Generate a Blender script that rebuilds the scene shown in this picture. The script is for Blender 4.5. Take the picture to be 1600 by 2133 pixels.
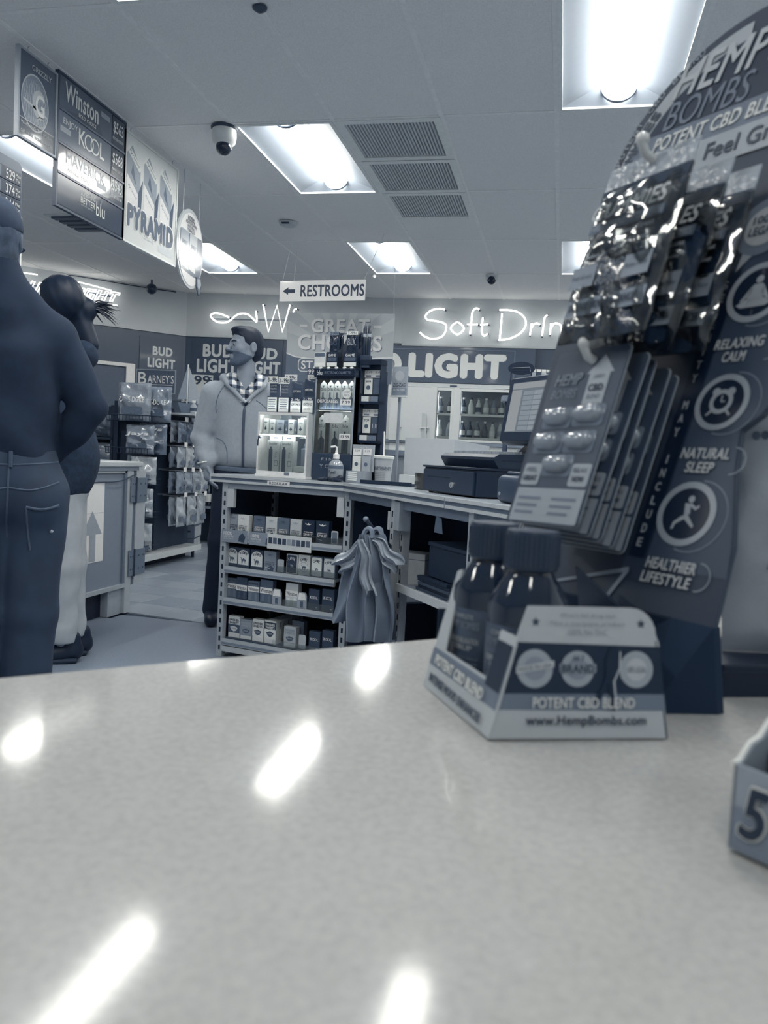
import bpy, bmesh, math, random
import numpy as np
from mathutils import Matrix, Vector
random.seed(7)
PI = math.pi
R = math.radians
for o in list(bpy.data.objects):
    bpy.data.objects.remove(o)
scene = bpy.context.scene
COL = scene.collection

# ------------------------------------------------------------------ camera
F_PX, PITCH, ROLL, YAW, CAM_H = 1678.0, R(3.8), R(3.02), R(12.2), 1.06
cd = bpy.data.cameras.new('camera')
cam = bpy.data.objects.new('camera', cd); COL.objects.link(cam)
fw = Vector((-math.sin(YAW) * math.cos(PITCH), math.cos(YAW) * math.cos(PITCH), -math.sin(PITCH)))
r0 = Vector((math.cos(YAW), math.sin(YAW), 0)); u0 = r0.cross(fw)
rt = math.cos(ROLL) * r0 + math.sin(ROLL) * u0
up = -math.sin(ROLL) * r0 + math.cos(ROLL) * u0
cam.matrix_world = Matrix(((rt.x, up.x, -fw.x, 0), (rt.y, up.y, -fw.y, 0), (rt.z, up.z, -fw.z, CAM_H), (0, 0, 0, 1)))
cd.sensor_fit = 'VERTICAL'; cd.sensor_height = 36.0
cd.lens = 36.0 * F_PX / 2133.0
cd.clip_start = 0.02; cd.clip_end = 60
cd.dof.use_dof = True; cd.dof.focus_distance = 4.2
cd.dof.aperture_fstop = cd.lens / 2.3          # a phone sized opening of about 2.3 mm
scene.camera = cam

# ------------------------------------------------------------------ world, exposure
w = bpy.data.worlds.new('room_air'); scene.world = w; w.use_nodes = True
w.node_tree.nodes['Background'].inputs[0].default_value = (0.42, 0.58, 0.85, 1)
w.node_tree.nodes['Background'].inputs[1].default_value = 0.10
vs = scene.view_settings
vs.view_transform = 'Standard'; vs.look = 'None'; vs.gamma = 1.0; vs.use_curve_mapping = False
vs.exposure = 0.0
LAMP = 27.0        # radiance of the fluorescent lenses

# ------------------------------------------------------------------ helpers
def s2l(c):
    c /= 255.0
    return c / 12.92 if c <= 0.04045 else ((c + 0.055) / 1.055) ** 2.4
TAB = [(0, (4, 15, 34)), (25, (11, 28, 50)), (60, (44, 58, 78)), (90, (76, 89, 108)), (125, (111, 122, 138)),
       (160, (152, 159, 167)), (190, (187, 191, 193)), (215, (214, 216, 213)), (245, (247, 246, 238))]
KALB = 1.35
def duo(level, k=None):
    level = max(0, min(245, level))
    for (a, ca), (b, cb) in zip(TAB, TAB[1:]):
        if level <= b:
            t = (level - a) / (b - a)
            return tuple(min(0.88, s2l(x + (y - x) * t) * (k or KALB)) for x, y in zip(ca, cb)) + (1,)
MATS = {}
def M(level, rough=0.6, metal=0.0, var=0.06, scale=30.0, coat=0.0, bump=0.0, alpha=1.0, trans=0.0, spec=0.5, name=None):
    key = (level, rough, metal, var, scale, coat, bump, alpha, trans, spec, name)
    if key in MATS: return MATS[key]
    m = bpy.data.materials.new(name or 'tone_%d_%d' % (level, int(rough * 100))); m.use_nodes = True
    nt = m.node_tree; b = nt.nodes['Principled BSDF']
    c = duo(level)
    b.inputs['Base Color'].default_value = c
    b.inputs['Roughness'].default_value = rough
    b.inputs['Metallic'].default_value = metal
    b.inputs['Specular IOR Level'].default_value = spec
    b.inputs['Coat Weight'].default_value = coat
    b.inputs['Coat Roughness'].default_value = 0.06
    b.inputs['Alpha'].default_value = alpha
    b.inputs['Transmission Weight'].default_value = trans
    if var or bump:
        tc = nt.nodes.new('ShaderNodeTexCoord'); nz = nt.nodes.new('ShaderNodeTexNoise')
        nz.inputs['Scale'].default_value = scale; nz.inputs['Detail'].default_value = 4
        nt.links.new(tc.outputs['Object'], nz.inputs['Vector'])
        if var:
            mx = nt.nodes.new('ShaderNodeMix'); mx.data_type = 'RGBA'
            mx.inputs[6].default_value = tuple(x * (1 - 2 * var) for x in c[:3]) + (1,)
            mx.inputs[7].default_value = tuple(min(1, x * (1 + 2 * var)) for x in c[:3]) + (1,)
            nt.links.new(nz.outputs['Fac'], mx.inputs[0]); nt.links.new(mx.outputs[2], b.inputs['Base Color'])
        if bump:
            bp = nt.nodes.new('ShaderNodeBump'); bp.inputs['Strength'].default_value = bump; bp.inputs['Distance'].default_value = 0.01
            nt.links.new(nz.outputs['Fac'], bp.inputs['Height']); nt.links.new(bp.outputs[0], b.inputs['Normal'])
    MATS[key] = m
    return m
def EM(name, col, strength):
    if name in MATS: return MATS[name]
    m = bpy.data.materials.new(name); m.use_nodes = True
    nt = m.node_tree; nt.nodes.clear()
    e = nt.nodes.new('ShaderNodeEmission'); o = nt.nodes.new('ShaderNodeOutputMaterial')
    e.inputs[0].default_value = tuple(col) + (1,); e.inputs[1].default_value = strength
    nt.links.new(e.outputs[0], o.inputs[0]); MATS[name] = m
    return m
def GLASS(name, tint=0.9, rough=0.05, alpha=0.15):
    """thin clear plastic or glass: a glossy film over what stands behind it"""
    if name in MATS: return MATS[name]
    m = bpy.data.materials.new(name); m.use_nodes = True
    nt = m.node_tree; nt.nodes.clear()
    o = nt.nodes.new('ShaderNodeOutputMaterial'); t = nt.nodes.new('ShaderNodeBsdfTransparent'); g = nt.nodes.new('ShaderNodeBsdfGlossy')
    mx = nt.nodes.new('ShaderNodeMixShader'); fr = nt.nodes.new('ShaderNodeFresnel'); ad = nt.nodes.new('ShaderNodeMath'); ad.operation = 'ADD'; ad.use_clamp = True
    nz = nt.nodes.new('ShaderNodeTexNoise'); nz.inputs['Scale'].default_value = 14; bp = nt.nodes.new('ShaderNodeBump'); bp.inputs['Strength'].default_value = 0.12
    nt.links.new(nz.outputs['Fac'], bp.inputs['Height']); nt.links.new(bp.outputs[0], g.inputs['Normal'])
    t.inputs[0].default_value = (tint * 0.97, tint, tint * 1.0, 1); g.inputs['Roughness'].default_value = rough
    fr.inputs[0].default_value = 1.45; ad.inputs[1].default_value = alpha
    nt.links.new(fr.outputs[0], ad.inputs[0]); nt.links.new(ad.outputs[0], mx.inputs[0])
    nt.links.new(t.outputs[0], mx.inputs[1]); nt.links.new(g.outputs[0], mx.inputs[2]); nt.links.new(mx.outputs[0], o.inputs[0])
    MATS[name] = m
    return m

class MB:
    def __init__(s): s.v = []; s.f = []
    def add(s, vs, fs, mtx=None):
        n = len(s.v)
        s.v += [tuple(mtx @ Vector(p)) if mtx else tuple(p) for p in vs]
        s.f += [tuple(i + n for i in f) for f in fs]
        return s
    def box(s, x0, x1, y0, y1, z0, z1, mtx=None):
        vs = [(x0, y0, z0), (x1, y0, z0), (x1, y1, z0), (x0, y1, z0), (x0, y0, z1), (x1, y0, z1), (x1, y1, z1), (x0, y1, z1)]
        return s.add(vs, [(0, 3, 2, 1), (4, 5, 6, 7), (0, 1, 5, 4), (1, 2, 6, 5), (2, 3, 7, 6), (3, 0, 4, 7)], mtx)
    def cbox(s, x0, x1, y0, y1, z0, z1, r=0.005, seg=2, mtx=None):
        bm = bmesh.new(); t = MB().box(x0, x1, y0, y1, z0, z1)
        vv = [bm.verts.new(p) for p in t.v]
        for f in t.f: bm.faces.new([vv[i] for i in f])
        bmesh.ops.bevel(bm, geom=bm.edges[:], offset=r, segments=seg, profile=0.5, affect='EDGES')
        bm.verts.index_update()
        s.add([v.co[:] for v in bm.verts], [[v.index for v in f.verts] for f in bm.faces], mtx); bm.free()
        return s
    def prism(s, poly, d0, d1, axis='y', mtx=None):
        """poly in the plane across the axis: (x,z) for y, (x,y) for z, (y,z) for x"""
        def P(a, b, d): return {'y': (a, d, b), 'z': (a, b, d), 'x': (d, a, b)}[axis]
        n = len(poly); vs = [P(a, b, d0) for a, b in poly] + [P(a, b, d1) for a, b in poly]
        fs = [tuple(range(n))[::-1], tuple(range(n, 2 * n))] + [(i, (i + 1) % n, n + (i + 1) % n, n + i) for i in range(n)]
        return s.add(vs, fs, mtx)
    def cyl(s, p0, p1, r0, r1=None, n=16, caps=True):
        r1 = r0 if r1 is None else r1
        p0, p1 = Vector(p0), Vector(p1); d = (p1 - p0).normalized()
        a = d.orthogonal().normalized(); b = d.cross(a)
        vs = [tuple(p + (a * math.cos(2 * PI * i / n) + b * math.sin(2 * PI * i / n)) * r) for p, r in ((p0, r0), (p1, r1)) for i in range(n)]
        fs = [(i, (i + 1) % n, n + (i + 1) % n, n + i) for i in range(n)]
        if caps: fs += [tuple(range(n))[::-1], tuple(range(n, 2 * n))]
        return s.add(vs, fs)
    def tube(s, path, r, n=8, closed=False):
        pts = [Vector(p) for p in path]; m = len(pts); rs = r if isinstance(r, (list, tuple)) else [r] * m
        a = None; rings = []
        for i, p in enumerate(pts):
            q0 = pts[i - 1] if (i or closed) else p; q1 = pts[(i + 1) % m] if (i < m - 1 or closed) else p
            d = (q1 - q0).normalized()
            a = d.orthogonal().normalized() if a is None else (a - d * a.dot(d)).normalized()
            b = d.cross(a); rings += [tuple(p + (a * math.cos(2 * PI * k / n) + b * math.sin(2 * PI * k / n)) * rs[i]) for k in range(n)]
        fs = []
        for i in range(m if closed else m - 1):
            j = (i + 1) % m
            fs += [(i * n + k, i * n + (k + 1) % n, j * n + (k + 1) % n, j * n + k) for k in range(n)]
        if not closed: fs += [tuple(range(n))[::-1], tuple(range((m - 1) * n, m * n))]
        return s.add(rings, fs)
    def lathe(s, prof, n=24, c=(0, 0, 0)):
        """prof: (radius, z) pairs from bottom to top"""
        vs = [(c[0] + r * math.cos(2 * PI * k / n), c[1] + r * math.sin(2 * PI * k / n), c[2] + z) for r, z in prof for k in range(n)]
        m = len(prof)
        fs = [(i * n + k, i * n + (k + 1) % n, (i + 1) * n + (k + 1) % n, (i + 1) * n + k) for i in range(m - 1) for k in range(n)]
        fs += [tuple(range(n))[::-1], tuple(range((m - 1) * n, m * n))]
        return s.add(vs, fs)
    def ball(s, c, r, n=16, m=10):
        rx, ry, rz = r if isinstance(r, (tuple, list)) else (r, r, r)
        vs = [(c[0], c[1], c[2] - rz)]
        for i in range(1, m):
            t = -PI / 2 + PI * i / m
            vs += [(c[0] + rx * math.cos(t) * math.cos(2 * PI * k / n), c[1] + ry * math.cos(t) * math.sin(2 * PI * k / n), c[2] + rz * math.sin(t)) for k in range(n)]
        vs.append((c[0], c[1], c[2] + rz)); e = len(vs) - 1
        fs = [(0, 1 + (k + 1) % n, 1 + k) for k in range(n)]
        for i in range(m - 2):
            a = 1 + i * n
            fs += [(a + k, a + (k + 1) % n, a + n + (k + 1) % n, a + n + k) for k in range(n)]
        a = 1 + (m - 2) * n
        fs += [(a + k, a + (k + 1) % n, e) for k in range(n)]
        return s.add(vs, fs)
    def flat(s, pts, y=0.0):
        """a flat print in the local x-z plane, facing -y"""
        return s.add([(a, y, b) for a, b in pts], [tuple(range(len(pts)))])
    def mesh(s, name, smooth=False):
        me = bpy.data.meshes.new(name); me.from_pydata(s.v, [], s.f); me.update()
        if smooth:
            me.polygons.foreach_set('use_smooth', [True] * len(me.polygons)); me.set_sharp_from_angle(angle=R(38))
        return me
    def build(s, name, mat, parent=None, smooth=False, mtx=None):
        return put(name, s.mesh(name, smooth), mat, parent, mtx)
def put(name, me, mat=None, parent=None, mtx=None):
    o = bpy.data.objects.new(name, me); COL.objects.link(o)
    if mat is not None:
        if len(me.materials) == 0: me.materials.append(mat)
        elif me.materials[0] != mat:
            o.material_slots[0].link = 'OBJECT'; o.material_slots[0].material = mat
    if parent: o.parent = parent
    if mtx is not None: o.matrix_local = mtx
    return o
def tag(o, label=None, cat=None, group=None, kind=None):
    if label: o['label'] = label
    if cat: o['category'] = cat
    if group: o['group'] = group
    if kind: o['kind'] = kind
    return o
def thing(name, label, cat, loc=(0, 0, 0), rz=0.0, group=None, mtx=None):
    o = bpy.data.objects.new(name, None); COL.objects.link(o); o.empty_display_size = 0.05
    if mtx is not None: o.matrix_world = mtx
    else: o.location = loc; o.rotation_euler = (0, 0, rz)
    return tag(o, label, cat, group)
def kid(name, mb, mat, parent, smooth=False, label=None, mtx=None):
    o = mb.build(name, mat, parent, smooth, mtx)
    if label: o['label'] = label
    return o
def circ(cx, cz, r, n=24, rz=None, a0=0, a1=2 * PI, open_=False):
    k = n + 1 if open_ else n
    return [(cx + r * math.cos(a0 + (a1 - a0) * i / n), cz + (rz or r) * math.sin(a0 + (a1 - a0) * i / n)) for i in range(k)]
def ringflat(mb, cx, cz, r0, r1, y, n=28, k=1.0, a0=0, a1=2 * PI):
    for i in range(n):
        a, b = a0 + (a1 - a0) * i / n, a0 + (a1 - a0) * (i + 1) / n
        mb.flat([(cx + r0 * math.cos(a), cz + k * r0 * math.sin(a)), (cx + r1 * math.cos(a), cz + k * r1 * math.sin(a)),
                 (cx + r1 * math.cos(b), cz + k * r1 * math.sin(b)), (cx + r0 * math.cos(b), cz + k * r0 * math.sin(b))], y)
    return mb
def rrect(x0, x1, z0, z1, r, n=5):
    pts = []
    for cx, cz, a in ((x1 - r, z0 + r, -PI / 2), (x1 - r, z1 - r, 0), (x0 + r, z1 - r, PI / 2), (x0 + r, z0 + r, PI)):
        pts += [(cx + r * math.cos(a + PI / 2 * i / n), cz + r * math.sin(a + PI / 2 * i / n)) for i in range(n + 1)]
    return pts
def star(cx, cz, r, n=5):
    return [(cx + (r if i % 2 == 0 else r * 0.42) * math.sin(PI * i / n), cz + (r if i % 2 == 0 else r * 0.42) * math.cos(PI * i / n)) for i in range(2 * n)]

TXT = {}
def text_mesh(s, bold, shear, space):
    key = (s, bold, shear, space)
    if key not in TXT:
        c = bpy.data.curves.new('lettering', 'FONT'); c.body = s; c.size = 1; c.shear = shear
        c.space_character = space + 1.6 * bold; c.resolution_u = 3; c.align_x = 'LEFT'; c.fill_mode = 'FRONT'
        o = bpy.data.objects.new('tmp', c); me = bpy.data.meshes.new_from_object(o)
        bpy.data.objects.remove(o); bpy.data.curves.remove(c); me.name = 'lettering'; me.materials.clear()
        n = len(me.vertices); a = np.empty(n * 3); me.vertices.foreach_get('co', a); a = a.reshape(-1, 3)
        if bold:                                                    # heavier letters: the outline spread a little to all sides
            P = [list(q.vertices) for q in me.polygons]; V = []; Fc = []; b = bold * 0.85
            for k, (dx, dy) in enumerate(((0, 0), (1, 0), (-1, 0), (0, 1), (0, -1), (0.7, 0.7), (-0.7, 0.7), (0.7, -0.7), (-0.7, -0.7))):
                V.append(a + np.array([dx * b, dy * b, k * 4e-5])); Fc += [[i + k * n for i in q] for q in P]
            bpy.data.meshes.remove(me); a = np.concatenate(V); me = bpy.data.meshes.new('lettering'); me.from_pydata(a.tolist(), [], Fc)
        TXT[key] = (me, a[:, 0].min(), a[:, 0].max(), a[:, 1].min(), a[:, 1].max())
    return TXT[key]
def txt(parent, s, mat, x, z, h, w=None, y=-0.001, bold=0.0, shear=0.0, align='C', rot=0.0, space=1.0, name='lettering', ang=None):
    """flat print on the front (-y) of a thing: x,z the middle of the text, h the height of its letters, w its whole width"""
    me, x0, x1, y0, y1 = text_mesh(s, bold, shear, space)
    sy = h / (y1 - y0); sx = (w / (x1 - x0)) if w else sy
    cx = {'C': (x0 + x1) / 2, 'L': x0, 'R': x1}[align]
    base = Matrix(((sx, 0, 0, -cx * sx), (0, 0, -1, 0), (0, sy, 0, -(y0 + y1) / 2 * sy), (0, 0, 0, 1)))
    mtx = Matrix.Translation((x, y, z)) @ Matrix.Rotation(-rot, 4, 'Y') @ base
    if ang is not None: mtx = ang @ mtx
    return put(name, me, mat, parent, mtx)
def neon(path, r, mat, name, parent, closed=False, n=8):
    return MB().tube(path, r, n, closed).build(name, mat, parent, True)
def spline(pts, k=6, closed=False):
    """Catmull-Rom through the points"""
    P = [np.array(p, float) for p in pts]; out = []; m = len(P)
    for i in range(m if closed else m - 1):
        g = lambda j: P[j % m] if closed else P[max(0, min(m - 1, j))]
        a, b, c, d = g(i - 1), g(i), g(i + 1), g(i + 2)
        for t in np.arange(k) / k:
            out.append(tuple(0.5 * (2 * b + (c - a) * t + (2 * a - 5 * b + 4 * c - d) * t * t + (3 * b - a - 3 * c + d) * t ** 3)))
    if not closed: out.append(tuple(P[-1]))
    return out
def copy_tree(o, parent=None):
    c = o.copy(); COL.objects.link(c); c.parent = parent
    for ch in list(o.children): copy_tree(ch, c)
    return c
def surface_net(fn, lo, hi, h):
    """a continuous surface around a signed distance field, as (verts, quads)"""
    lo = np.array(lo, float); n = np.maximum(3, np.ceil((np.array(hi) - lo) / h).astype(int) + 1)
    ax = [lo[i] + h * np.arange(n[i]) for i in range(3)]
    X, Y, Z = np.meshgrid(*ax, indexing='ij'); D = fn(X, Y, Z); S = D < 0
    c = [S[i:n[0] - 1 + i, j:n[1] - 1 + j, k:n[2] - 1 + k] for i in (0, 1) for j in (0, 1) for k in (0, 1)]
    cnt = sum(x.astype(int) for x in c); act = (cnt > 0) & (cnt < 8)
    idx = -np.ones(act.shape, int); I = np.argwhere(act); idx[tuple(I.T)] = np.arange(len(I))
    acc = np.zeros((len(I), 3)); num = np.zeros(len(I))
    corners = [(i, j, k) for i in (0, 1) for j in (0, 1) for k in (0, 1)]
    for a in corners:
        for d in range(3):
            if a[d]: continue
            b = list(a); b[d] = 1
            va = D[I[:, 0] + a[0], I[:, 1] + a[1], I[:, 2] + a[2]]; vb = D[I[:, 0] + b[0], I[:, 1] + b[1], I[:, 2] + b[2]]
            m = (va < 0) != (vb < 0); t = np.where(m, va / np.where(m, va - vb, 1), 0)
            p = np.repeat(np.array([a], float), len(I), 0); p[:, d] = t
            acc[m] += p[m]; num[m] += 1
    V = lo + h * (I + acc / num[:, None]); Q = []
    for d in range(3):
        e = [1, 1, 1]; e[d] = 0; o1, o2 = [i for i in range(3) if i != d]
        sl0 = [slice(0, n[i]) for i in range(3)]; sl1 = list(sl0); sl0[d] = slice(0, n[d] - 1); sl1[d] = slice(1, n[d])
        A, B = S[tuple(sl0)], S[tuple(sl1)]
        E = np.argwhere(A != B); E = E[(E[:, o1] > 0) & (E[:, o2] > 0) & (E[:, o1] < n[o1] - 1) & (E[:, o2] < n[o2] - 1)]
        def ix(s1, s2):
            q = E.copy(); q[:, o1] -= s1; q[:, o2] -= s2; return idx[tuple(q.T)]
        q = np.stack([ix(0, 0), ix(1, 0), ix(1, 1), ix(0, 1)], 1); fl = A[tuple(E.T)]
        if d == 1: fl = ~fl
        Q.append(np.where(fl[:, None], q, q[:, ::-1]))
    return V, np.concatenate(Q)
def sdf_mesh(name, fn, lo, hi, h, mat, parent=None, mtx=None, smooth_it=1):
    V, Q = surface_net(fn, lo, hi, h)
    for _ in range(smooth_it):
        acc = np.zeros_like(V); num = np.zeros(len(V))
        for a, b in ((0, 1), (1, 2), (2, 3), (3, 0)):
            np.add.at(acc, Q[:, a], V[Q[:, b]]); np.add.at(acc, Q[:, b], V[Q[:, a]]); np.add.at(num, Q[:, a], 1); np.add.at(num, Q[:, b], 1)
        V = 0.5 * V + 0.5 * acc / num[:, None]
    me = bpy.data.meshes.new(name); me.from_pydata(V.tolist(), [], Q.tolist()); me.update()
    me.polygons.foreach_set('use_smooth', [True] * len(me.polygons))
    return put(name, me, mat, parent, mtx)
# distance fields
def d_cap(X, Y, Z, a, b, ra, rb, sq=(1, 1, 1)):
    a = np.array(a, float); b = np.array(b, float); d = b - a; L = max(1e-9, (d * d).sum())
    t = np.clip(((X - a[0]) * d[0] + (Y - a[1]) * d[1] + (Z - a[2]) * d[2]) / L, 0, 1)
    ux, uy, uz = (X - a[0] - t * d[0]) / sq[0], (Y - a[1] - t * d[1]) / sq[1], (Z - a[2] - t * d[2]) / sq[2]
    return (np.sqrt(ux * ux + uy * uy + uz * uz) - (ra + (rb - ra) * t)) * min(sq)
def d_ell(X, Y, Z, c, r, rz=0.0, rx=0.0):
    x, y, z = X - c[0], Y - c[1], Z - c[2]
    if rz: x, y = x * math.cos(rz) + y * math.sin(rz), -x * math.sin(rz) + y * math.cos(rz)
    if rx: y, z = y * math.cos(rx) + z * math.sin(rx), -y * math.sin(rx) + z * math.cos(rx)
    k = np.sqrt((x / r[0]) ** 2 + (y / r[1]) ** 2 + (z / r[2]) ** 2) + 1e-9
    k2 = np.sqrt((x / r[0] ** 2) ** 2 + (y / r[1] ** 2) ** 2 + (z / r[2] ** 2) ** 2) + 1e-9
    return k * (k - 1) / k2
def smin(a, b, k):
    h = np.clip(0.5 + 0.5 * (b - a) / k, 0, 1)
    return b + (a - b) * h - k * h * (1 - h)
def smax(a, b, k): return -smin(-a, -b, k)
def ssub(a, b, k): return smax(a, -b, k)
# ------------------------------------------------------------------ the room
ZC, X0, Y0 = 2.92, -0.146, 4.43
XL, XR, YN, YB = -6.0, 3.3, -2.6, 9.3
def struct(name, mb, mat, smooth=False): return tag(mb.build(name, mat, None, smooth), kind='structure')
floor = struct('floor', MB().box(XL, XR, YN, YB + 0.2, -0.1, -0.012), M(72, 0.5, var=0.1, scale=3, name='floor_bed'))
mat_v = M(122, 0.42, var=0.10, scale=90, bump=0.05, name='vinyl_sheet')
kid('vinyl_sheet', MB().box(-2.62, XR, YN, 4.52, -0.012, 0.0), mat_v, floor)
kid('vinyl_sheet', MB().box(XL, -2.62, YN, 4.4, -0.012, 0.0), mat_v, floor)
tile_me = MB().cbox(-0.1485, 0.1485, -0.1485, 0.1485, -0.012, 0.0, 0.002, 1).mesh('floor_tile')
tmats = [M(l, 0.32, var=0.08, scale=9, name='ceramic_tile_%d' % l) for l in (138, 144, 132)]
ta = R(-8)
for i in range(-16, 3):
    for j in range(0, 19):
        x, y = -2.0 + 0.30 * (i * math.cos(ta) - j * math.sin(ta)), 4.68 + 0.30 * (i * math.sin(ta) + j * math.cos(ta))
        if y > 4.66 and y < YB - 0.16 and x > -5.0 and x < -1.2 and (x + 0.55 * y > -0.9 - 0.0):
            put('floor_tile', tile_me, random.choice(tmats), floor, Matrix.Translation((x, y, 0.0)) @ Matrix.Rotation(ta, 4, 'Z'))
kid('tile_field', MB().box(-1.1, XR, 4.54, YB, -0.012, -0.001), M(136, 0.35, var=0.08, scale=9, name='far_tiles'), floor)
kid('tile_field', MB().box(XL, -2.7, 4.42, YB, -0.0125, -0.006), M(120, 0.4, var=0.08, scale=9, name='tile_grout'), floor)

ceiling = struct('ceiling', MB().box(XL - 0.1, XR + 0.1, YN - 0.1, YB + 0.2, ZC + 0.17, ZC + 0.27), M(120, 0.8, name='ceiling_deck'))
upper = M(180, 0.75, var=0.05, scale=4, name='painted_wall')
def wall(name, a, b, z1=ZC + 0.17, mat=upper, th=0.12):
    a, b = Vector(a), Vector(b); d = (b - a).normalized(); n = Vector((-d.y, d.x))
    pts = [(a.x, a.y), (b.x, b.y), (b.x + n.x * th, b.y + n.y * th), (a.x + n.x * th, a.y + n.y * th)]
    return struct(name, MB().prism(pts, 0, z1, 'z'), mat)
wall_back = wall('wall_back', (XR, YB), (-4.5, 9.14)) if False else None
wall_back = struct('wall_back', MB().prism([(-4.52, 9.08), (-1.9, 9.3), (XR, 9.3), (XR, 9.42), (-4.52, 9.42)], 0, ZC + 0.17, 'z'), upper)
wall_corner = struct('wall_corner', MB().prism([(-4.52, 9.08), (-4.52, 9.42), (-6.1, 7.85), (-6.0, 7.6)], 0, ZC + 0.17, 'z'), upper)
wall_left = struct('wall_left', MB().box(XL - 0.12, XL, YN, 7.62, 0, ZC + 0.17), upper)
wall_right = struct('wall_right', MB().box(XR, XR + 0.12, YN, YB, 0, ZC + 0.17), upper)
wall_front = struct('wall_front', MB().box(XL, XR, YN - 0.12, YN, 0, ZC + 0.17), upper)

# dark lower panelling on the walls with a pale cap strip
dark_panel = M(74, 0.35, var=0.05, scale=5, name='dark_wall_panel')
cap = M(176, 0.4, name='pale_cap_strip')
def panel_run(n, a, b, z0=0.02, z1=2.40, off=0.012):
    a, b = Vector(a), Vector(b); L = (b - a).length; d = (b - a).normalized(); ang = math.atan2(d.y, d.x)
    mtx = Matrix.Translation((a.x, a.y, 0)) @ Matrix.Rotation(ang, 4, 'Z')
    o = MB().box(0, L, -off, -0.001, z0, z1).build('trim_%d' % n, dark_panel, None, False, mtx); tag(o, kind='structure')
    kid('cap_strip', MB().box(0, L, -off - 0.02, 0, z1, z1 + 0.022), cap, o)
    return o
trim1 = panel_run(1, (-4.52, 9.08), (-1.9, 9.3), z1=2.40)
trim2 = panel_run(2, (-1.9, 9.3), (XR, 9.3), z0=1.93, z1=2.375)
trim3 = panel_run(3, (-6.0, 7.6), (-4.52, 9.08), z1=2.40)

# ------------------------------------------------------------------ ceiling grid
LIGHTS = [(-3, -2), (-3, 0), (-3, 2), (0, -1), (0, 2), (-6, 0), (-6, 2), (-6, -2), (3, 0), (3, 2), (3, -2), (0, -3), (-3, -4), (-6, -4), (3, -4), (0, -5), (-1, -2)]   # column, row of each lit bay
bar = M(228, 0.5, name='grid_bar')
pan = M(214, 0.85, var=0.10, scale=160, bump=0.15, name='mineral_fibre_panel')
def colx(j): return X0 + 0.61 * j
def rowy(k): return Y0 + 1.22 * k
gm = MB()
for j in range(-9, 6): kid('grid_bar', MB().box(colx(j) - 0.012, colx(j) + 0.012, rowy(-6), YB, ZC, ZC + 0.03), bar, ceiling)
for k in range(-5, 4): kid('grid_bar', MB().box(XL, XR, rowy(k) - 0.012, rowy(k) + 0.012, ZC + 0.0005, ZC + 0.03), bar, ceiling)
pan_me = MB().cbox(-0.297, 0.297, -0.602, 0.602, 0.004, 0.02, 0.003, 1).mesh('ceiling_panel')
half_me = MB().cbox(-0.297, 0.297, -0.297, 0.297, 0.004, 0.02, 0.003, 1).mesh('ceiling_panel')
VENTS = [(-2, 4.43 + 0.305), (-2, 4.43 + 0.915), (-2, 5.65 + 0.305)]
for j in range(-10, 6):
    for k in range(-6, 4):
        if (j, k) in LIGHTS or (j == -2 and k == 0): continue
        x, y = colx(j) + 0.305, rowy(k) + 0.61
        if (j, k) == (-2, 1):
            put('ceiling_panel', half_me, pan, ceiling, Matrix.Translation((x, y + 0.305, ZC))); continue
        if x - 0.3 < XL or x + 0.3 > XR or y + 0.6 > YB:
            kid('ceiling_panel', MB().box(max(XL, x - 0.297), min(XR, x + 0.297), y - 0.602, min(YB, y + 0.602), ZC + 0.004, ZC + 0.02), pan, ceiling); continue
        put('ceiling_panel', pan_me, pan, ceiling, Matrix.Translation((x, y, ZC)))

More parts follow.
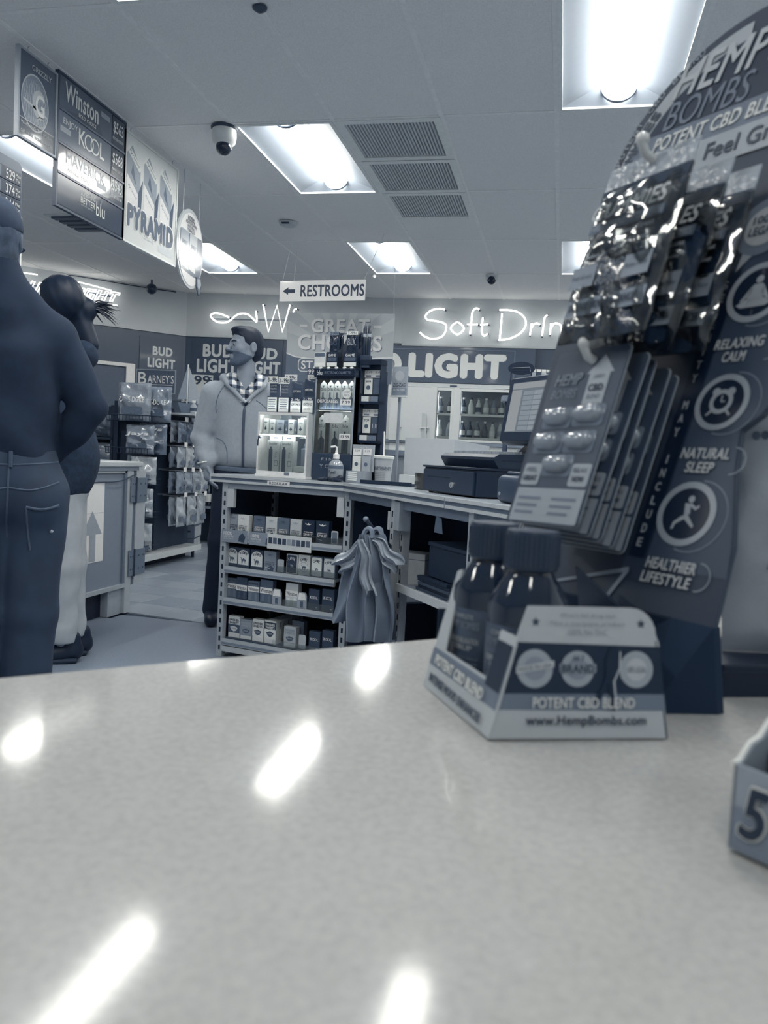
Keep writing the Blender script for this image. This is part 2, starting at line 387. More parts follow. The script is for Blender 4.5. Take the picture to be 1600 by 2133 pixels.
# ------------------------------------------------------------------ recessed fluorescent lights
lens_mat = EM('fluorescent_lens', (1.0, 0.983, 0.91), LAMP)
refl = M(146, 0.5, var=0.02, name='white_reflector')
rim_m = M(205, 0.4, name='white_light_rim')
bracket = M(120, 0.5, name='lens_bracket')
LIGHT_LABEL = {(-3, -2): 'recessed fluorescent light cut off by the top edge, left of centre', (-3, 0): 'recessed fluorescent light beside the row of three ceiling vents',
    (-3, 2): 'recessed fluorescent light above the restrooms sign', (0, -1): 'largest recessed fluorescent light, at the top right above the arched display board',
    (0, 2): 'recessed fluorescent light half hidden by the arched display board, near the wall camera', (-6, 0): 'recessed fluorescent light glowing behind the tobacco can poster',
    (-6, 2): 'recessed fluorescent light showing behind the oval hanging sign'}
def make_light():
    t = thing('ceiling_light', 'x', 'ceiling light', group='recessed fluorescent ceiling lights')
    m = MB()
    for x0, x1, y0, y1 in ((-0.297, -0.275, -0.602, 0.602), (0.275, 0.297, -0.602, 0.602), (-0.275, 0.275, -0.602, -0.58), (-0.275, 0.275, 0.58, 0.602)):
        m.box(x0, x1, y0, y1, -0.004, 0.012)
    kid('rim', m, rim_m, t)
    m = MB(); a, b, h = (0.275, 0.58), (0.084, 0.50), 0.078
    q = [(-a[0], -a[1], 0.008), (a[0], -a[1], 0.008), (a[0], a[1], 0.008), (-a[0], a[1], 0.008), (-b[0], -b[1], h), (b[0], -b[1], h), (b[0], b[1], h), (-b[0], b[1], h)]
    q2 = [(x * 1.03, y * 1.02, z + 0.012) for x, y, z in q]
    m.add(q + q2, [(0, 1, 5, 4), (1, 2, 6, 5), (2, 3, 7, 6), (3, 0, 4, 7), (4, 5, 6, 7), (9, 8, 12, 13), (10, 9, 13, 14), (11, 10, 14, 15), (8, 11, 15, 12), (13, 12, 15, 14)])
    kid('reflector', m, refl, t)
    arc = [(0.080 * math.cos(PI + PI * i / 14), 0.075 + 0.066 * math.sin(PI + PI * i / 14)) for i in range(15)]
    kid('lens', MB().prism(arc, -0.525, 0.525, 'y'), lens_mat, t, True)
    for s in (-1, 1):
        oarc = [(x * 1.10, 0.075 + (z - 0.075) * 1.10) for x, z in arc]
        kid('lens_bracket', MB().prism(oarc + arc[::-1], s * 0.528 - 0.012, s * 0.528 + 0.012, 'y'), bracket, t, True)
    return t
L0 = make_light(); first = True
for j, k in LIGHTS:
    o = L0 if first else copy_tree(L0); first = False
    o.location = (colx(j) + 0.305, rowy(k) + 0.61, ZC)
    o['label'] = LIGHT_LABEL.get((j, k), 'recessed fluorescent light of the ceiling outside the picture')

# ------------------------------------------------------------------ air vents
vent_slat = MB().prism([(-0.006, 0.0), (0.004, 0.0), (0.010, 0.016), (0.0, 0.016)], -0.245, 0.245, 'y').mesh('slat')
vlab = ['slatted ceiling vent nearest the camera, largest of three in a row', 'slatted ceiling vent between two other vents', 'slatted ceiling vent farthest of the three in a row']
for i, (j, y) in enumerate(VENTS):
    t = thing('ceiling_vent', vlab[i], 'vent', (colx(j) + 0.305, y, ZC), 0, 'square slatted ceiling vents')
    m = MB()
    for x0, x1, y0, y1 in ((-0.297, -0.255, -0.297, 0.297), (0.255, 0.297, -0.297, 0.297), (-0.255, 0.255, -0.297, -0.25), (-0.255, 0.255, 0.25, 0.297)):
        m.box(x0, x1, y0, y1, -0.004, 0.02)
    kid('frame', m, M(205, 0.5, name='vent_frame'), t)
    kid('duct', MB().box(-0.255, 0.255, -0.25, 0.25, 0.03, 0.04), M(80, 0.7, name='vent_duct'), t)
    for q in range(27): put('slat', vent_slat, M(176, 0.5, name='vent_slat'), t, Matrix.Translation((-0.248 + 0.0187 * q, 0, 0.002)))
t = thing('ceiling_vent', 'dark louvred vent on the ceiling below the hanging price panel', 'vent', (-4.0, 6.27, ZC), 0)
kid('frame', MB().box(-0.3, 0.3, -0.26, 0.26, -0.006, 0.003), M(190, 0.5, name='vent_frame2'), t)
for q in range(4): kid('louvre', MB().box(-0.26, 0.26, -0.22 + 0.11 * q, -0.15 + 0.11 * q, -0.02, -0.007), M(70, 0.5, name='vent_louvre'), t)

# ------------------------------------------------------------------ cameras, detectors
t = thing('dome_camera', 'white dome security camera with a black lens ball on the ceiling', 'camera', (-2.03, 4.47, ZC))
kid('mount', MB().lathe([(0.072, -0.016), (0.078, -0.008), (0.078, -0.001)], 28), M(60, 0.5), t, True)
kid('housing', MB().lathe([(0.045, -0.105), (0.066, -0.085), (0.072, -0.05), (0.070, -0.016)], 28), M(205, 0.35, name='white_plastic'), t, True)
kid('lens_ball', MB().ball((0.004, -0.01, -0.115), 0.046, 20, 14), M(28, 0.08, coat=0.5, name='black_lens'), t, True)
t = thing('turret_camera', 'small white turret camera on the ceiling above the soft drink neon', 'camera', (-0.79, 8.12, ZC))
kid('base', MB().lathe([(0.05, -0.03), (0.062, -0.012), (0.062, -0.001)], 20), M(190, 0.4, name='white_plastic2'), t, True)
kid('lens', MB().ball((0, -0.03, -0.055), 0.042, 16, 10), M(25, 0.15, name='black_lens2'), t, True)
kid('eye_ring', MB().lathe([(0.045, -0.06), (0.062, -0.05), (0.055, -0.025)], 20), M(195, 0.4, name='white_plastic3'), t, True)
t = thing('smoke_detector', 'small white smoke detector on the ceiling panels', 'detector', (-2.28, 6.31, ZC))
kid('body', MB().lathe([(0.05, -0.032), (0.07, -0.022), (0.076, -0.001)], 20), M(178, 0.5, name='detector_plastic'), t, True)
kid('sensor_slot', MB().box(-0.03, 0.03, -0.08, -0.062, -0.028, -0.018), M(50), t)
t = thing('ball_camera', 'black ball camera hanging under the ceiling near the corner wall', 'camera', (-4.62, 8.4, ZC))
kid('stem', MB().cyl((0, 0, -0.001), (0, 0, -0.05), 0.012), M(70), t)
kid('ball', MB().ball((0, 0, -0.1), 0.06, 18, 12), M(40, 0.3), t, True)
t = thing('sprinkler_head', 'small dark sprinkler head on the ceiling at the top edge', 'sprinkler', (-1.36, 3.30, ZC))
kid('rosette', MB().lathe([(0.012, -0.02), (0.03, -0.008), (0.032, -0.001)], 16), M(60, 0.4), t, True)
# ------------------------------------------------------------------ hanging signs over the till aisle
XS = -2.59
white, pale, mid, dark, ink = (M(l, 0.4, var=0.02) for l in (225, 190, 130, 72, 38))
gloss = dict(coat=0.9, var=0.02)
def hooks(t, w, h, top):
    for x in (0.06, w - 0.06):
        kid('hook', MB().tube([(x, 0.004, h - 0.01), (x, 0.004, top - 0.012), (x + 0.008, 0.004, top - 0.004), (x + 0.012, 0.004, top)], 0.0022, 6), M(150, 0.4), t)
def hang(name, label, cat, y0, z0, w, h, lvl, frame=None, th=0.012, rough=0.25):
    t = thing(name, label, cat, (XS, y0, z0), PI / 2, 'signs hung from the ceiling')
    kid('panel', MB().box(0, w, 0, th, 0, h), M(lvl, rough, **gloss), t)
    if frame is not None:
        b = 0.011; m = MB()
        for a in ((-b, w + b, -b, 0), (-b, w + b, h, h + b)): m.box(a[0], a[1], -0.006, th + 0.004, a[2], a[3])
        m.box(-b, 0, -0.006, th + 0.004, 0, h); m.box(w, w + b, -0.006, th + 0.004, 0, h)
        kid('frame', m, M(frame, 0.35), t)
    hooks(t, w, h, ZC - z0)
    return t
# tobacco can poster
t = hang('tobacco_poster', 'dark tobacco poster with a patterned round can and a warning strip, hung from the ceiling', 'poster', 3.415, 2.49, 0.275, 0.392, 84, 150)
m = MB().flat(circ(0.118, 0.185, 0.098, 32, 0.125), -0.0008); kid('can_print', m, M(128, 0.3, var=0.25, scale=120, **{'coat': 0.5}), t)
m = MB(); ringflat(m, 0.118, 0.185, 0.098, 0.104, -0.0016, 32, 1.27); ringflat(m, 0.15, 0.19, 0.032, 0.052, -0.0016, 24, 1.3, R(50), R(330))
for q in range(-5, 6):                                             # the net pattern on the can
    c = 0.018 * q
    for sg in (1, -1):
        hw = math.sqrt(max(0, 0.09 ** 2 - c * c)); x0, x1 = 0.118 + c - 0.03 * sg * 0.5, 0.118 + c + 0.03 * sg * 0.5
        m.flat([(x0 - 0.0012, 0.185 - hw * 1.1), (x0 + 0.0012, 0.185 - hw * 1.1), (x1 + 0.0012, 0.185 + hw * 1.1), (x1 - 0.0012, 0.185 + hw * 1.1)], -0.0012)
m.flat([(0.03, 0.172), (0.21, 0.148), (0.21, 0.158), (0.03, 0.184)], -0.0016); ringflat(m, 0.165, 0.115, 0.026, 0.031, -0.0016, 20, 0.8)
kid('can_ornament', m, M(178, 0.3, **gloss), t)
txt(t, 'G', M(200, 0.3), 0.155, 0.19, 0.10, 0.07, -0.002, bold=0.02)
txt(t, 'GRIZZLY', M(170, 0.3), 0.165, 0.345, 0.026, 0.15, -0.0015, bold=0.02)
kid('warning_box', MB().flat([(0.008, 0.006), (0.267, 0.006), (0.267, 0.085), (0.008, 0.085)], -0.001), M(60, 0.3, **gloss), t)
kid('warning_rule', MB().flat([(0.008, 0.085), (0.267, 0.085), (0.267, 0.088), (0.008, 0.088)], -0.0014), pale, t)
txt(t, 'WARNING: This product', M(185), 0.136, 0.064, 0.022, 0.24, -0.0018, bold=0.01)
txt(t, 'can cause mouth cancer', M(185), 0.136, 0.03, 0.022, 0.24, -0.0018, bold=0.01)
# four-row cigarette price panel
t = hang('cigarette_price_panel', 'tall dark cigarette price panel in four rows, hung from the ceiling', 'sign', 3.716, 2.262, 0.625, 0.645, 66, 70)
rows = [(0.478, 0.645, 86), (0.312, 0.474, 104), (0.165, 0.308, 58), (0.0, 0.16, 62)]
for z0, z1, l in rows: kid('row_card', MB().box(0.005, 0.485 if z0 else 0.62, -0.003, -0.0005, z0 + 0.006, z1 - 0.004), M(l, 0.22, **gloss), t)
for z0, z1, l in rows[:3]: kid('price_card', MB().box(0.49, 0.62, -0.003, -0.0005, z0 + 0.006, z1 - 0.004), M(44 if z0 > 0.2 else 60, 0.22, **gloss), t)
for z in (0.162, 0.309, 0.476): kid('row_rail', MB().box(0, 0.625, -0.008, 0, z - 0.005, z + 0.005), M(92, 0.3), t)
kid('eagle_print', MB().flat([(0.05, 0.485), (0.40, 0.485), (0.31, 0.60), (0.22, 0.52)], -0.0034), M(70, 0.25, **gloss), t)
lw = M(205, 0.35, var=0.0)
txt(t, 'Winston', lw, 0.20, 0.578, 0.098, 0.30, -0.004, bold=0.022)
txt(t, 'BOLD. CHOICE', lw, 0.25, 0.508, 0.018, 0.16, -0.004, bold=0.01)
txt(t, 'ENJOY.', lw, 0.105, 0.425, 0.04, 0.13, -0.004)
txt(t, 'K', lw, 0.205, 0.402, 0.085, 0.06, -0.004, bold=0.015); txt(t, 'L', lw, 0.395, 0.402, 0.085, 0.045, -0.004, bold=0.015)
m = MB(); ringflat(m, 0.27, 0.40, 0.034, 0.043, -0.004, 26, 1.0); ringflat(m, 0.325, 0.40, 0.034, 0.043, -0.0043, 26, 1.0); kid('ring_letters', m, lw, t)
txt(t, 'MAVERICK', M(150, 0.3), 0.25, 0.258, 0.06, 0.36, -0.004, bold=0.02)
txt(t, 'American Quality', lw, 0.185, 0.196, 0.03, 0.21, -0.004, shear=0.4)
txt(t, 'SOMETHING', lw, 0.275, 0.125, 0.024, 0.135, -0.004); txt(t, 'BETTER', lw, 0.275, 0.088, 0.032, 0.135, -0.004, bold=0.008)
txt(t, 'blu', lw, 0.395, 0.085, 0.075, 0.085, -0.004, bold=0.006)
kid('triangle_mark', MB().flat([(0.385, 0.142), (0.415, 0.142), (0.40, 0.112)], -0.004), M(110), t)
txt(t, 'electronic cigarettes', M(170), 0.265, 0.062, 0.012, 0.11, -0.004)
for z, s in ((0.575, '$563'), (0.405, '$568'), (0.255, '$543')):
    txt(t, s, lw, 0.553, z + 0.005, 0.07, 0.105, -0.004, bold=0.012); txt(t, 'PER PACK PLUS TAX', lw, 0.553, z - 0.052, 0.016, 0.11, -0.004)
for x, z in ((0.42, 0.60), (0.06, 0.385), (0.40, 0.215)): kid('notice_box', MB().flat([(x - 0.045, z - 0.014), (x + 0.045, z - 0.014), (x + 0.045, z + 0.014), (x - 0.045, z + 0.014)], -0.0038), M(150, 0.3, var=0.15, scale=300), t)
# pale poster of cigarette packs
t = hang('cigarette_pack_poster', 'pale poster with slanted cigarette packs and fat rounded lettering, hung from the ceiling', 'poster', 4.352, 2.262, 0.64, 0.612, 200, 205)
for q in range(3):
    x = 0.02 + 0.2 * q
    kid('pack_print', MB().flat([(x, 0.36), (x + 0.16, 0.28), (x + 0.16, 0.45), (x + 0.06, 0.56), (x, 0.5)], -0.0008), M(150, 0.22, **gloss), t)
    kid('pack_lid_print', MB().flat([(x, 0.52), (x + 0.15, 0.43), (x + 0.17, 0.46), (x + 0.02, 0.555)], -0.0012), M(208, 0.22, **gloss), t)
    kid('pack_face_print', MB().flat([(x + 0.005, 0.20), (x + 0.135, 0.20), (x + 0.135, 0.30), (x + 0.005, 0.385)], -0.0014), M(214, 0.22, **gloss), t)
    kid('pack_shade_print', MB().flat([(x + 0.14, 0.20), (x + 0.175, 0.20), (x + 0.19, 0.40), (x + 0.14, 0.31)], -0.0014), M(90, 0.22, **gloss), t)
    kid('pack_peak_print', MB().flat([(x + 0.05, 0.40), (x + 0.11, 0.345), (x + 0.07, 0.46)], -0.0016), M(105, 0.22, **gloss), t)
    txt(t, 'Pyramid', M(95), x + 0.085, 0.492, 0.026, 0.13, -0.0018, rot=R(-31)); txt(t, 'Pyramid', M(110), x + 0.07, 0.295, 0.022, 0.11, -0.0018, rot=R(-32))
txt(t, 'PYRAMID', M(226, 0.4, var=0), 0.325, 0.155, 0.15, 0.60, -0.0022, bold=0.13)
txt(t, 'PYRAMID', M(92, 0.35, var=0), 0.325, 0.155, 0.135, 0.575, -0.003, bold=0.085)
kid('small_print_box', MB().flat([(0.42, 0.03), (0.61, 0.03), (0.61, 0.075), (0.42, 0.075)], -0.001), M(176, 0.3, var=0.1, scale=400), t)
txt(t, 'see warning', M(160), 0.30, 0.065, 0.016, 0.12, -0.0012)
# oval sign on chains
t = thing('oval_tobacco_sign', 'oval white and dark natural tobacco sign hanging on two chains', 'sign', (XS, 5.225, 2.16), PI / 2 + R(4))
ov = circ(0, 0.265, 0.235, 40, 0.265)
kid('rim_board', MB().prism(ov, 0, 0.012, 'y'), M(178, 0.25, **gloss), t)
kid('white_board', MB().prism(circ(0, 0.262, 0.215, 40, 0.243), -0.003, 0, 'y'), M(222, 0.2, **gloss), t)
kid('dark_field', MB().flat([(-0.205, 0.195), (-0.19, 0.145), (-0.165, 0.105), (0.02, 0.09), (0.155, 0.09), (0.19, 0.145), (0.21, 0.20), (0.21, 0.33), (0.185, 0.375), (-0.19, 0.36)], -0.0036), M(95, 0.2, **gloss), t)
for x, l in ((-0.11, 150), (0.045, 165)):
    kid('pack_print', MB().flat([(x - 0.07, 0.18), (x + 0.065, 0.165), (x + 0.065, 0.37), (x - 0.07, 0.37)], -0.0042), M(l, 0.2, **gloss), t)
    kid('figure_print', MB().flat([(x - 0.02, 0.18), (x + 0.04, 0.175), (x + 0.05, 0.22), (x + 0.0, 0.25), (x - 0.03, 0.21)], -0.0046), M(60, 0.25, **gloss), t)
    txt(t, 'SPIRIT', M(85), x, 0.285, 0.028, 0.10, -0.0046)
for x, w_ in ((-0.10, 0.07), (0.03, 0.055)): kid('caption_box', MB().flat([(x - w_, 0.125), (x + w_, 0.115), (x + w_, 0.15), (x - w_, 0.158)], -0.0046), M(200, 0.3), t)
for s, z, h_, w_ in (('100%', 0.462, 0.035, 0.12), ('ADDITIVE-FREE', 0.432, 0.02, 0.19), ('NATURAL', 0.408, 0.02, 0.12), ('TOBACCO', 0.384, 0.02, 0.13)): txt(t, s, M(62), -0.01, z, h_, w_, -0.0046, bold=0.015)
kid('shield_badge', MB().prism([(0.10, 0.10), (0.17, 0.11), (0.205, 0.06), (0.15, -0.02), (0.11, 0.03)], -0.012, -0.004, 'y'), M(80, 0.2, **gloss), t)
kid('shield_rim', MB().flat([(0.115, 0.09), (0.165, 0.098), (0.185, 0.062), (0.15, 0.01), (0.12, 0.04)], -0.0125), M(150, 0.25), t)
for x in (-0.13, 0.15):
    z = 0.265 + 0.265 * math.sqrt(1 - (x / 0.235) ** 2)
    kid('chain', MB().tube([(x, 0.006, z - 0.01), (x, 0.006, ZC - 2.16)], 0.0028, 6), M(165, 0.35), t)
# price board behind the nearest shopper, with a rail of price tags
t = thing('tobacco_price_board', 'dark price board with white numbers 529, 374 and 344 at the left edge', 'sign', (XS, 2.86, 1.93), PI / 2)
kid('panel', MB().prism(rrect(0, 0.59, 0, 0.43, 0.03), 0, 0.015, 'y'), M(88, 0.3), t)
for q, (n_, nm) in enumerate((('529', 'LIGHT'), ('374', 'CLASSIC'), ('344', 'KINGS'))):
    z = 0.352 - 0.066 * q
    kid('price_row', MB().box(0.012, 0.578, -0.004, 0, z - 0.029, z + 0.029), M(54, 0.3), t)
    kid('name_plate', MB().flat([(0.02, z - 0.024), (0.44, z - 0.024), (0.44, z + 0.024), (0.02, z + 0.024)], -0.0045), M(100, 0.3), t)
    txt(t, n_, M(215), 0.503, z, 0.044, 0.062, -0.005, bold=0.006); txt(t, 'Plus', M(205), 0.557, z + 0.011, 0.015, 0.033, -0.005, bold=0.01); txt(t, 'Tax', M(205), 0.557, z - 0.011, 0.015, 0.03, -0.005, bold=0.01)
    txt(t, nm, M(190), 0.33, z, 0.022, 0.12, -0.005)
kid('price_row', MB().box(0.012, 0.578, -0.004, 0, 0.02, 0.18), M(50, 0.3), t)
kid('hanger', MB().tube([(0.1, 0.008, 0.42), (0.1, 0.008, ZC - 1.93)], 0.003, 6), M(120), t); kid('hanger', MB().tube([(0.4, 0.008, 0.42), (0.4, 0.008, ZC - 1.93)], 0.003, 6), M(120), t)
t = thing('price_tag_stand', 'upright stand with white price tags stacked behind the man in the cap', 'tag stand', (-2.30, 3.0, 0), PI / 2)
kid('post', MB().box(-0.012, 0.012, 0.0, 0.02, 0, 2.0), M(110, 0.4), t); kid('base', MB().box(-0.08, 0.08, -0.05, 0.09, 0, 0.03), M(80, 0.5), t)
for z, h_, s in ((1.954, 0.08, '39'), (1.828, 0.08, '3.89'), (1.693, 0.07, '3.39')):
    k = kid('price_tag', MB().prism(rrect(-0.05, 0.055, z - h_ / 2, z + h_ / 2, 0.008), -0.012, -0.004, 'y'), M(205, 0.35), t)
    p = kid('print_field', MB().flat(rrect(-0.046, 0.044, z - h_ / 2 + 0.005, z + h_ / 2 - 0.005, 0.005), -0.0125), M(78, 0.35), k)
    txt(k, s, M(215), 0.005, z + 0.008, 0.03, 0.06, -0.013, bold=0.01, align='C')
kid('clip', MB().cbox(-0.03, 0.02, -0.02, 0.0, 1.745, 1.78, 0.004), M(190), t)
# restrooms sign
t = thing('restrooms_sign', 'white hanging sign reading RESTROOMS with an arrow to the left', 'sign', (-2.0, 6.4, 2.315), R(-6))
kid('panel', MB().box(-0.378, 0.378, 0, 0.008, 0, 0.166), M(236, 0.25, coat=0.4, var=0.0), t)
txt(t, 'RESTROOMS', M(58, 0.4, var=0), 0.09, 0.083, 0.098, 0.56, -0.001, bold=0.028)
kid('arrow', MB().flat([(-0.352, 0.083), (-0.30, 0.113), (-0.30, 0.098), (-0.238, 0.098), (-0.238, 0.068), (-0.30, 0.068), (-0.30, 0.053)], -0.001), M(58), t)
for x, dx in ((-0.36, -0.06), (0.36, 0.05)): kid('string', MB().tube([(x, 0.004, 0.16), (x + dx, 0.3, ZC - 2.315)], 0.0016, 5), M(185), t)
# hanging promotion banner
t = thing('promotion_banner', 'large pale hanging banner reading GREAT CHOICES START HERE', 'banner', (-1.958, 6.85, 1.70), 0)
kid('sheet', MB().box(-0.482, 0.482, 0, 0.005, 0, 0.60), M(176, 0.5, var=0.02), t)
for q in range(7):
    a, b = R(20 + 22 * q), R(31 + 22 * q); c0 = (0, 0.28)
    def lim(an):
        k = min(0.48 / max(1e-3, abs(math.cos(an))), 0.318 / max(1e-3, math.sin(an))); return (c0[0] + k * math.cos(an), c0[1] + k * math.sin(an))
    kid('ray_print', MB().flat([(0, 0.28), lim(a), lim(b)], -0.0006), M(186, 0.5, var=0.0), t)
kid('dark_wave_print', MB().flat([(-0.482, 0.0), (0.482, 0.0), (0.482, 0.22), (0.35, 0.215), (0.1, 0.19), (-0.2, 0.19), (-0.4, 0.21), (-0.482, 0.24)], -0.0012), M(104, 0.5, var=0.0), t)
kid('wave_line', MB().flat([(0.482, 0.22), (0.482, 0.232), (0.35, 0.226), (0.1, 0.20), (-0.2, 0.20), (-0.4, 0.22), (-0.482, 0.252), (-0.482, 0.24), (-0.4, 0.21), (-0.2, 0.19), (0.1, 0.19), (0.35, 0.215)], -0.0016), M(215), t)
for s, z, h_, w_ in (('GREAT', 0.49, 0.125, 0.53), ('CHOICES', 0.345, 0.135, 0.76)):
    txt(t, s, M(110), 0.006, z - 0.006, h_, w_, -0.0022, bold=0.03); txt(t, s, M(222, 0.4, var=0), 0, z, h_, w_, -0.0028, bold=0.03)
for x in (-0.335, 0.335): kid('dash_print', MB().flat([(x - 0.035, 0.475), (x + 0.035, 0.475), (x + 0.035, 0.497), (x - 0.035, 0.497)], -0.0022), M(222), t)
kid('pill_outline', MB().prism(rrect(-0.37, 0.29, 0.085, 0.205, 0.04), -0.0022, -0.0018, 'y'), M(200), t)
kid('pill_print', MB().prism(rrect(-0.362, 0.282, 0.093, 0.197, 0.035), -0.003, -0.0024, 'y'), M(112), t)
txt(t, 'START HERE!', M(222, 0.4, var=0), -0.04, 0.145, 0.075, 0.60, -0.0036, bold=0.02)
for x in (-0.46, 0.47): kid('string', MB().tube([(x, 0.002, 0.59), (x * 0.95, 0.05, ZC - 1.70)], 0.0016, 5), M(185), t)
t = thing('hanging_hook_light', 'tiny white ball on the ceiling bar above the restrooms sign', 'hook', (-1.98, 8.09, ZC))
kid('ball', MB().ball((0, 0, -0.022), 0.018, 12, 8), M(230), t, True); kid('stem', MB().cyl((0, 0, -0.012), (0, 0, -0.001), 0.006), M(200), t)

# ------------------------------------------------------------------ neon lettering
NEON = EM('white_neon', (1.0, 0.99, 0.93), 3.2)
def neon_word(name, label, y, parts, r=0.0095, closed=(), straight=()):
    t = thing(name, label, 'neon sign', (0, y, 0), 0)
    for k, pts in parts.items():
        p = [(a, 0, b) for a, b in pts]
        if k not in straight: p = spline(p, 6, k in closed)
        neon(p, r, NEON, 'neon_tube', t, k in closed)
        a, b = p[0], p[-1]
        for e in ((a, b) if k not in closed else (a,)): kid('tube_end', MB().cyl((e[0], 0, e[2]), (e[0], 0.06, e[2]), 0.009, n=8), M(70), t)
    return t
SOFT = {'S': [(-1.411, 2.788), (-1.475, 2.798), (-1.57, 2.776), (-1.63, 2.718), (-1.604, 2.671), (-1.499, 2.657), (-1.402, 2.628), (-1.383, 2.574), (-1.425, 2.487), (-1.535, 2.454), (-1.633, 2.483), (-1.687, 2.529)], 'f': [(-1.019, 2.793), (-1.058, 2.807), (-1.095, 2.764), (-1.101, 2.656), (-1.108, 2.514)], 'fx': [(-1.149, 2.624), (-1.024, 2.626)], 't': [(-0.974, 2.704), (-0.976, 2.55), (-0.946, 2.501), (-0.909, 2.528)], 'tx': [(-1.0, 2.622), (-0.908, 2.631)], 'D': [(-0.761, 2.756), (-0.769, 2.469)], 'Db': [(-0.794, 2.791), (-0.694, 2.792), (-0.585, 2.77), (-0.505, 2.703), (-0.492, 2.62), (-0.541, 2.542), (-0.629, 2.487), (-0.72, 2.463), (-0.789, 2.458)], 'r': [(-0.426, 2.651), (-0.437, 2.517)], 'rb': [(-0.433, 2.582), (-0.402, 2.639), (-0.365, 2.649), (-0.334, 2.634)], 'i': [(-0.258, 2.744), (-0.286, 2.714), (-0.295, 2.623), (-0.303, 2.509)], 'n': [(-0.215, 2.654), (-0.217, 2.526)], 'nb': [(-0.216, 2.586), (-0.184, 2.647), (-0.132, 2.648), (-0.099, 2.611), (-0.096, 2.513)], 'k': [(-0.024, 2.815), (-0.022, 2.519)], 'ka': [(0.073, 2.704), (-0.017, 2.605)], 'kb': [(0.004, 2.628), (0.092, 2.532)], 's': [(0.199, 2.691), (0.155, 2.69), (0.151, 2.645), (0.205, 2.609), (0.202, 2.541), (0.136, 2.54)], 'o': [(-1.261, 2.647), (-1.181, 2.58), (-1.253, 2.511), (-1.332, 2.578)]}
neon_word('soft_drinks_neon', 'white neon handwriting Soft Drinks on the back wall', 9.235, SOFT, closed=('o',))
WINE = {'wave': [(-3.951, 2.626), (-4.038, 2.66), (-4.134, 2.677), (-4.19, 2.649), (-4.16, 2.606), (-4.091, 2.571), (-3.996, 2.569), (-3.931, 2.6), (-3.867, 2.654), (-3.792, 2.676), (-3.716, 2.665), (-3.648, 2.613), (-3.604, 2.588), (-3.621, 2.709)], 'W': [(-3.534, 2.785), (-3.455, 2.468), (-3.361, 2.773), (-3.283, 2.472), (-3.202, 2.784)], 'i': [(-3.161, 2.698), (-3.141, 2.733), (-3.117, 2.738)]}
t = neon_word('wine_neon', 'white neon wave and letter W on the wall above the man in the hoodie', 9.04, WINE, straight=('W',))
kid('bracket', MB().box(-4.15, -3.05, 0.0, 0.025, 2.60, 2.615), M(140), t)
neon_word('water_neon', 'white neon letters peeking out past the arched display board', 9.235, {'T': [(1.80, 2.69), (1.90, 2.69)], 'Ts': [(1.85, 2.69), (1.85, 2.56)], 'E': [(2.0, 2.69), (1.94, 2.69), (1.94, 2.56), (2.0, 2.56)], 'Em': [(1.94, 2.63), (1.99, 2.63)], 'R': [(2.05, 2.56), (2.05, 2.69), (2.11, 2.69), (2.11, 2.63), (2.05, 2.63)], 'Rl': [(2.07, 2.63), (2.12, 2.56)]}, straight=('T', 'Ts', 'E', 'Em', 'R', 'Rl'))
# outlined neon beer sign in front of the corner wall
W45 = Matrix.Translation((-6.0, 7.6, 0)) @ Matrix.Rotation(PI / 4, 4, 'Z')
t = thing('beer_neon', 'outlined neon beer sign with ovals hanging on the corner wall', 'neon sign', mtx=W45)
def nl(pts, r=0.0068): kid('neon_tube', MB().tube([(x, -0.10, z) for x, z in pts], r, 8), NEON, t, True)
def slant(x0, pts, w_=0.11, h_=0.105, z0=2.665, k=0.045): nl([(x0 + a * w_ + b * k, z0 + b * h_ + (x0 - 0.8) * 0.02) for a, b in pts])
LET = {'I': [(0, 0), (0, 1), (0.25, 1), (0.25, 0), (0, 0)], 'G': [(0.95, 0.8), (0.95, 1), (0.1, 1), (0, 0.9), (0, 0.1), (0.1, 0), (0.95, 0), (0.95, 0.5), (0.5, 0.5), (0.5, 0.35), (0.7, 0.35), (0.7, 0.2), (0.25, 0.2), (0.25, 0.8), (0.95, 0.8)],
       'H': [(0, 0), (0, 1), (0.28, 1), (0.28, 0.6), (0.68, 0.6), (0.68, 1), (0.95, 1), (0.95, 0), (0.68, 0), (0.68, 0.4), (0.28, 0.4), (0.28, 0), (0, 0)], 'T': [(0.35, 0), (0.35, 0.8), (0, 0.8), (0, 1), (1, 1), (1, 0.8), (0.62, 0.8), (0.62, 0), (0.35, 0)],
       'U': [(0, 1), (0, 0.1), (0.1, 0), (0.85, 0), (0.95, 0.1), (0.95, 1), (0.7, 1), (0.7, 0.2), (0.28, 0.2), (0.28, 1), (0, 1)], 'L': [(0, 0), (0, 1), (0.28, 1), (0.28, 0.2), (0.9, 0.2), (0.9, 0), (0, 0)],
       'B': [(0, 0), (0, 1), (0.8, 1), (0.9, 0.85), (0.8, 0.52), (0.95, 0.35), (0.85, 0), (0, 0)], 'D': [(0, 0), (0, 1), (0.7, 1), (0.95, 0.8), (0.95, 0.2), (0.7, 0), (0, 0)]}
for ch, x in (('B', 0.17), ('U', 0.30), ('D', 0.44), ('L', 0.70), ('I', 0.82), ('G', 0.87), ('H', 1.0), ('T', 1.125)): slant(x, LET[ch])
nl(spline([(0.56, 2.80), (0.66, 2.835), (0.83, 2.828), (1.0, 2.812), (1.18, 2.79)], 5)); nl(spline([(0.05, 2.70), (0.2, 2.82), (0.4, 2.84)], 5))
nl(spline([(0.56, 2.60), (0.80, 2.628), (1.0, 2.636), (1.25, 2.634)], 5)); nl(spline([(0.05, 2.66), (0.2, 2.60), (0.45, 2.595)], 5))
kid('backing_frame', MB().tube([(0.1, -0.06, 2.72), (0.6, -0.06, 2.73), (1.2, -0.06, 2.73)], 0.009, 6), M(60), t)
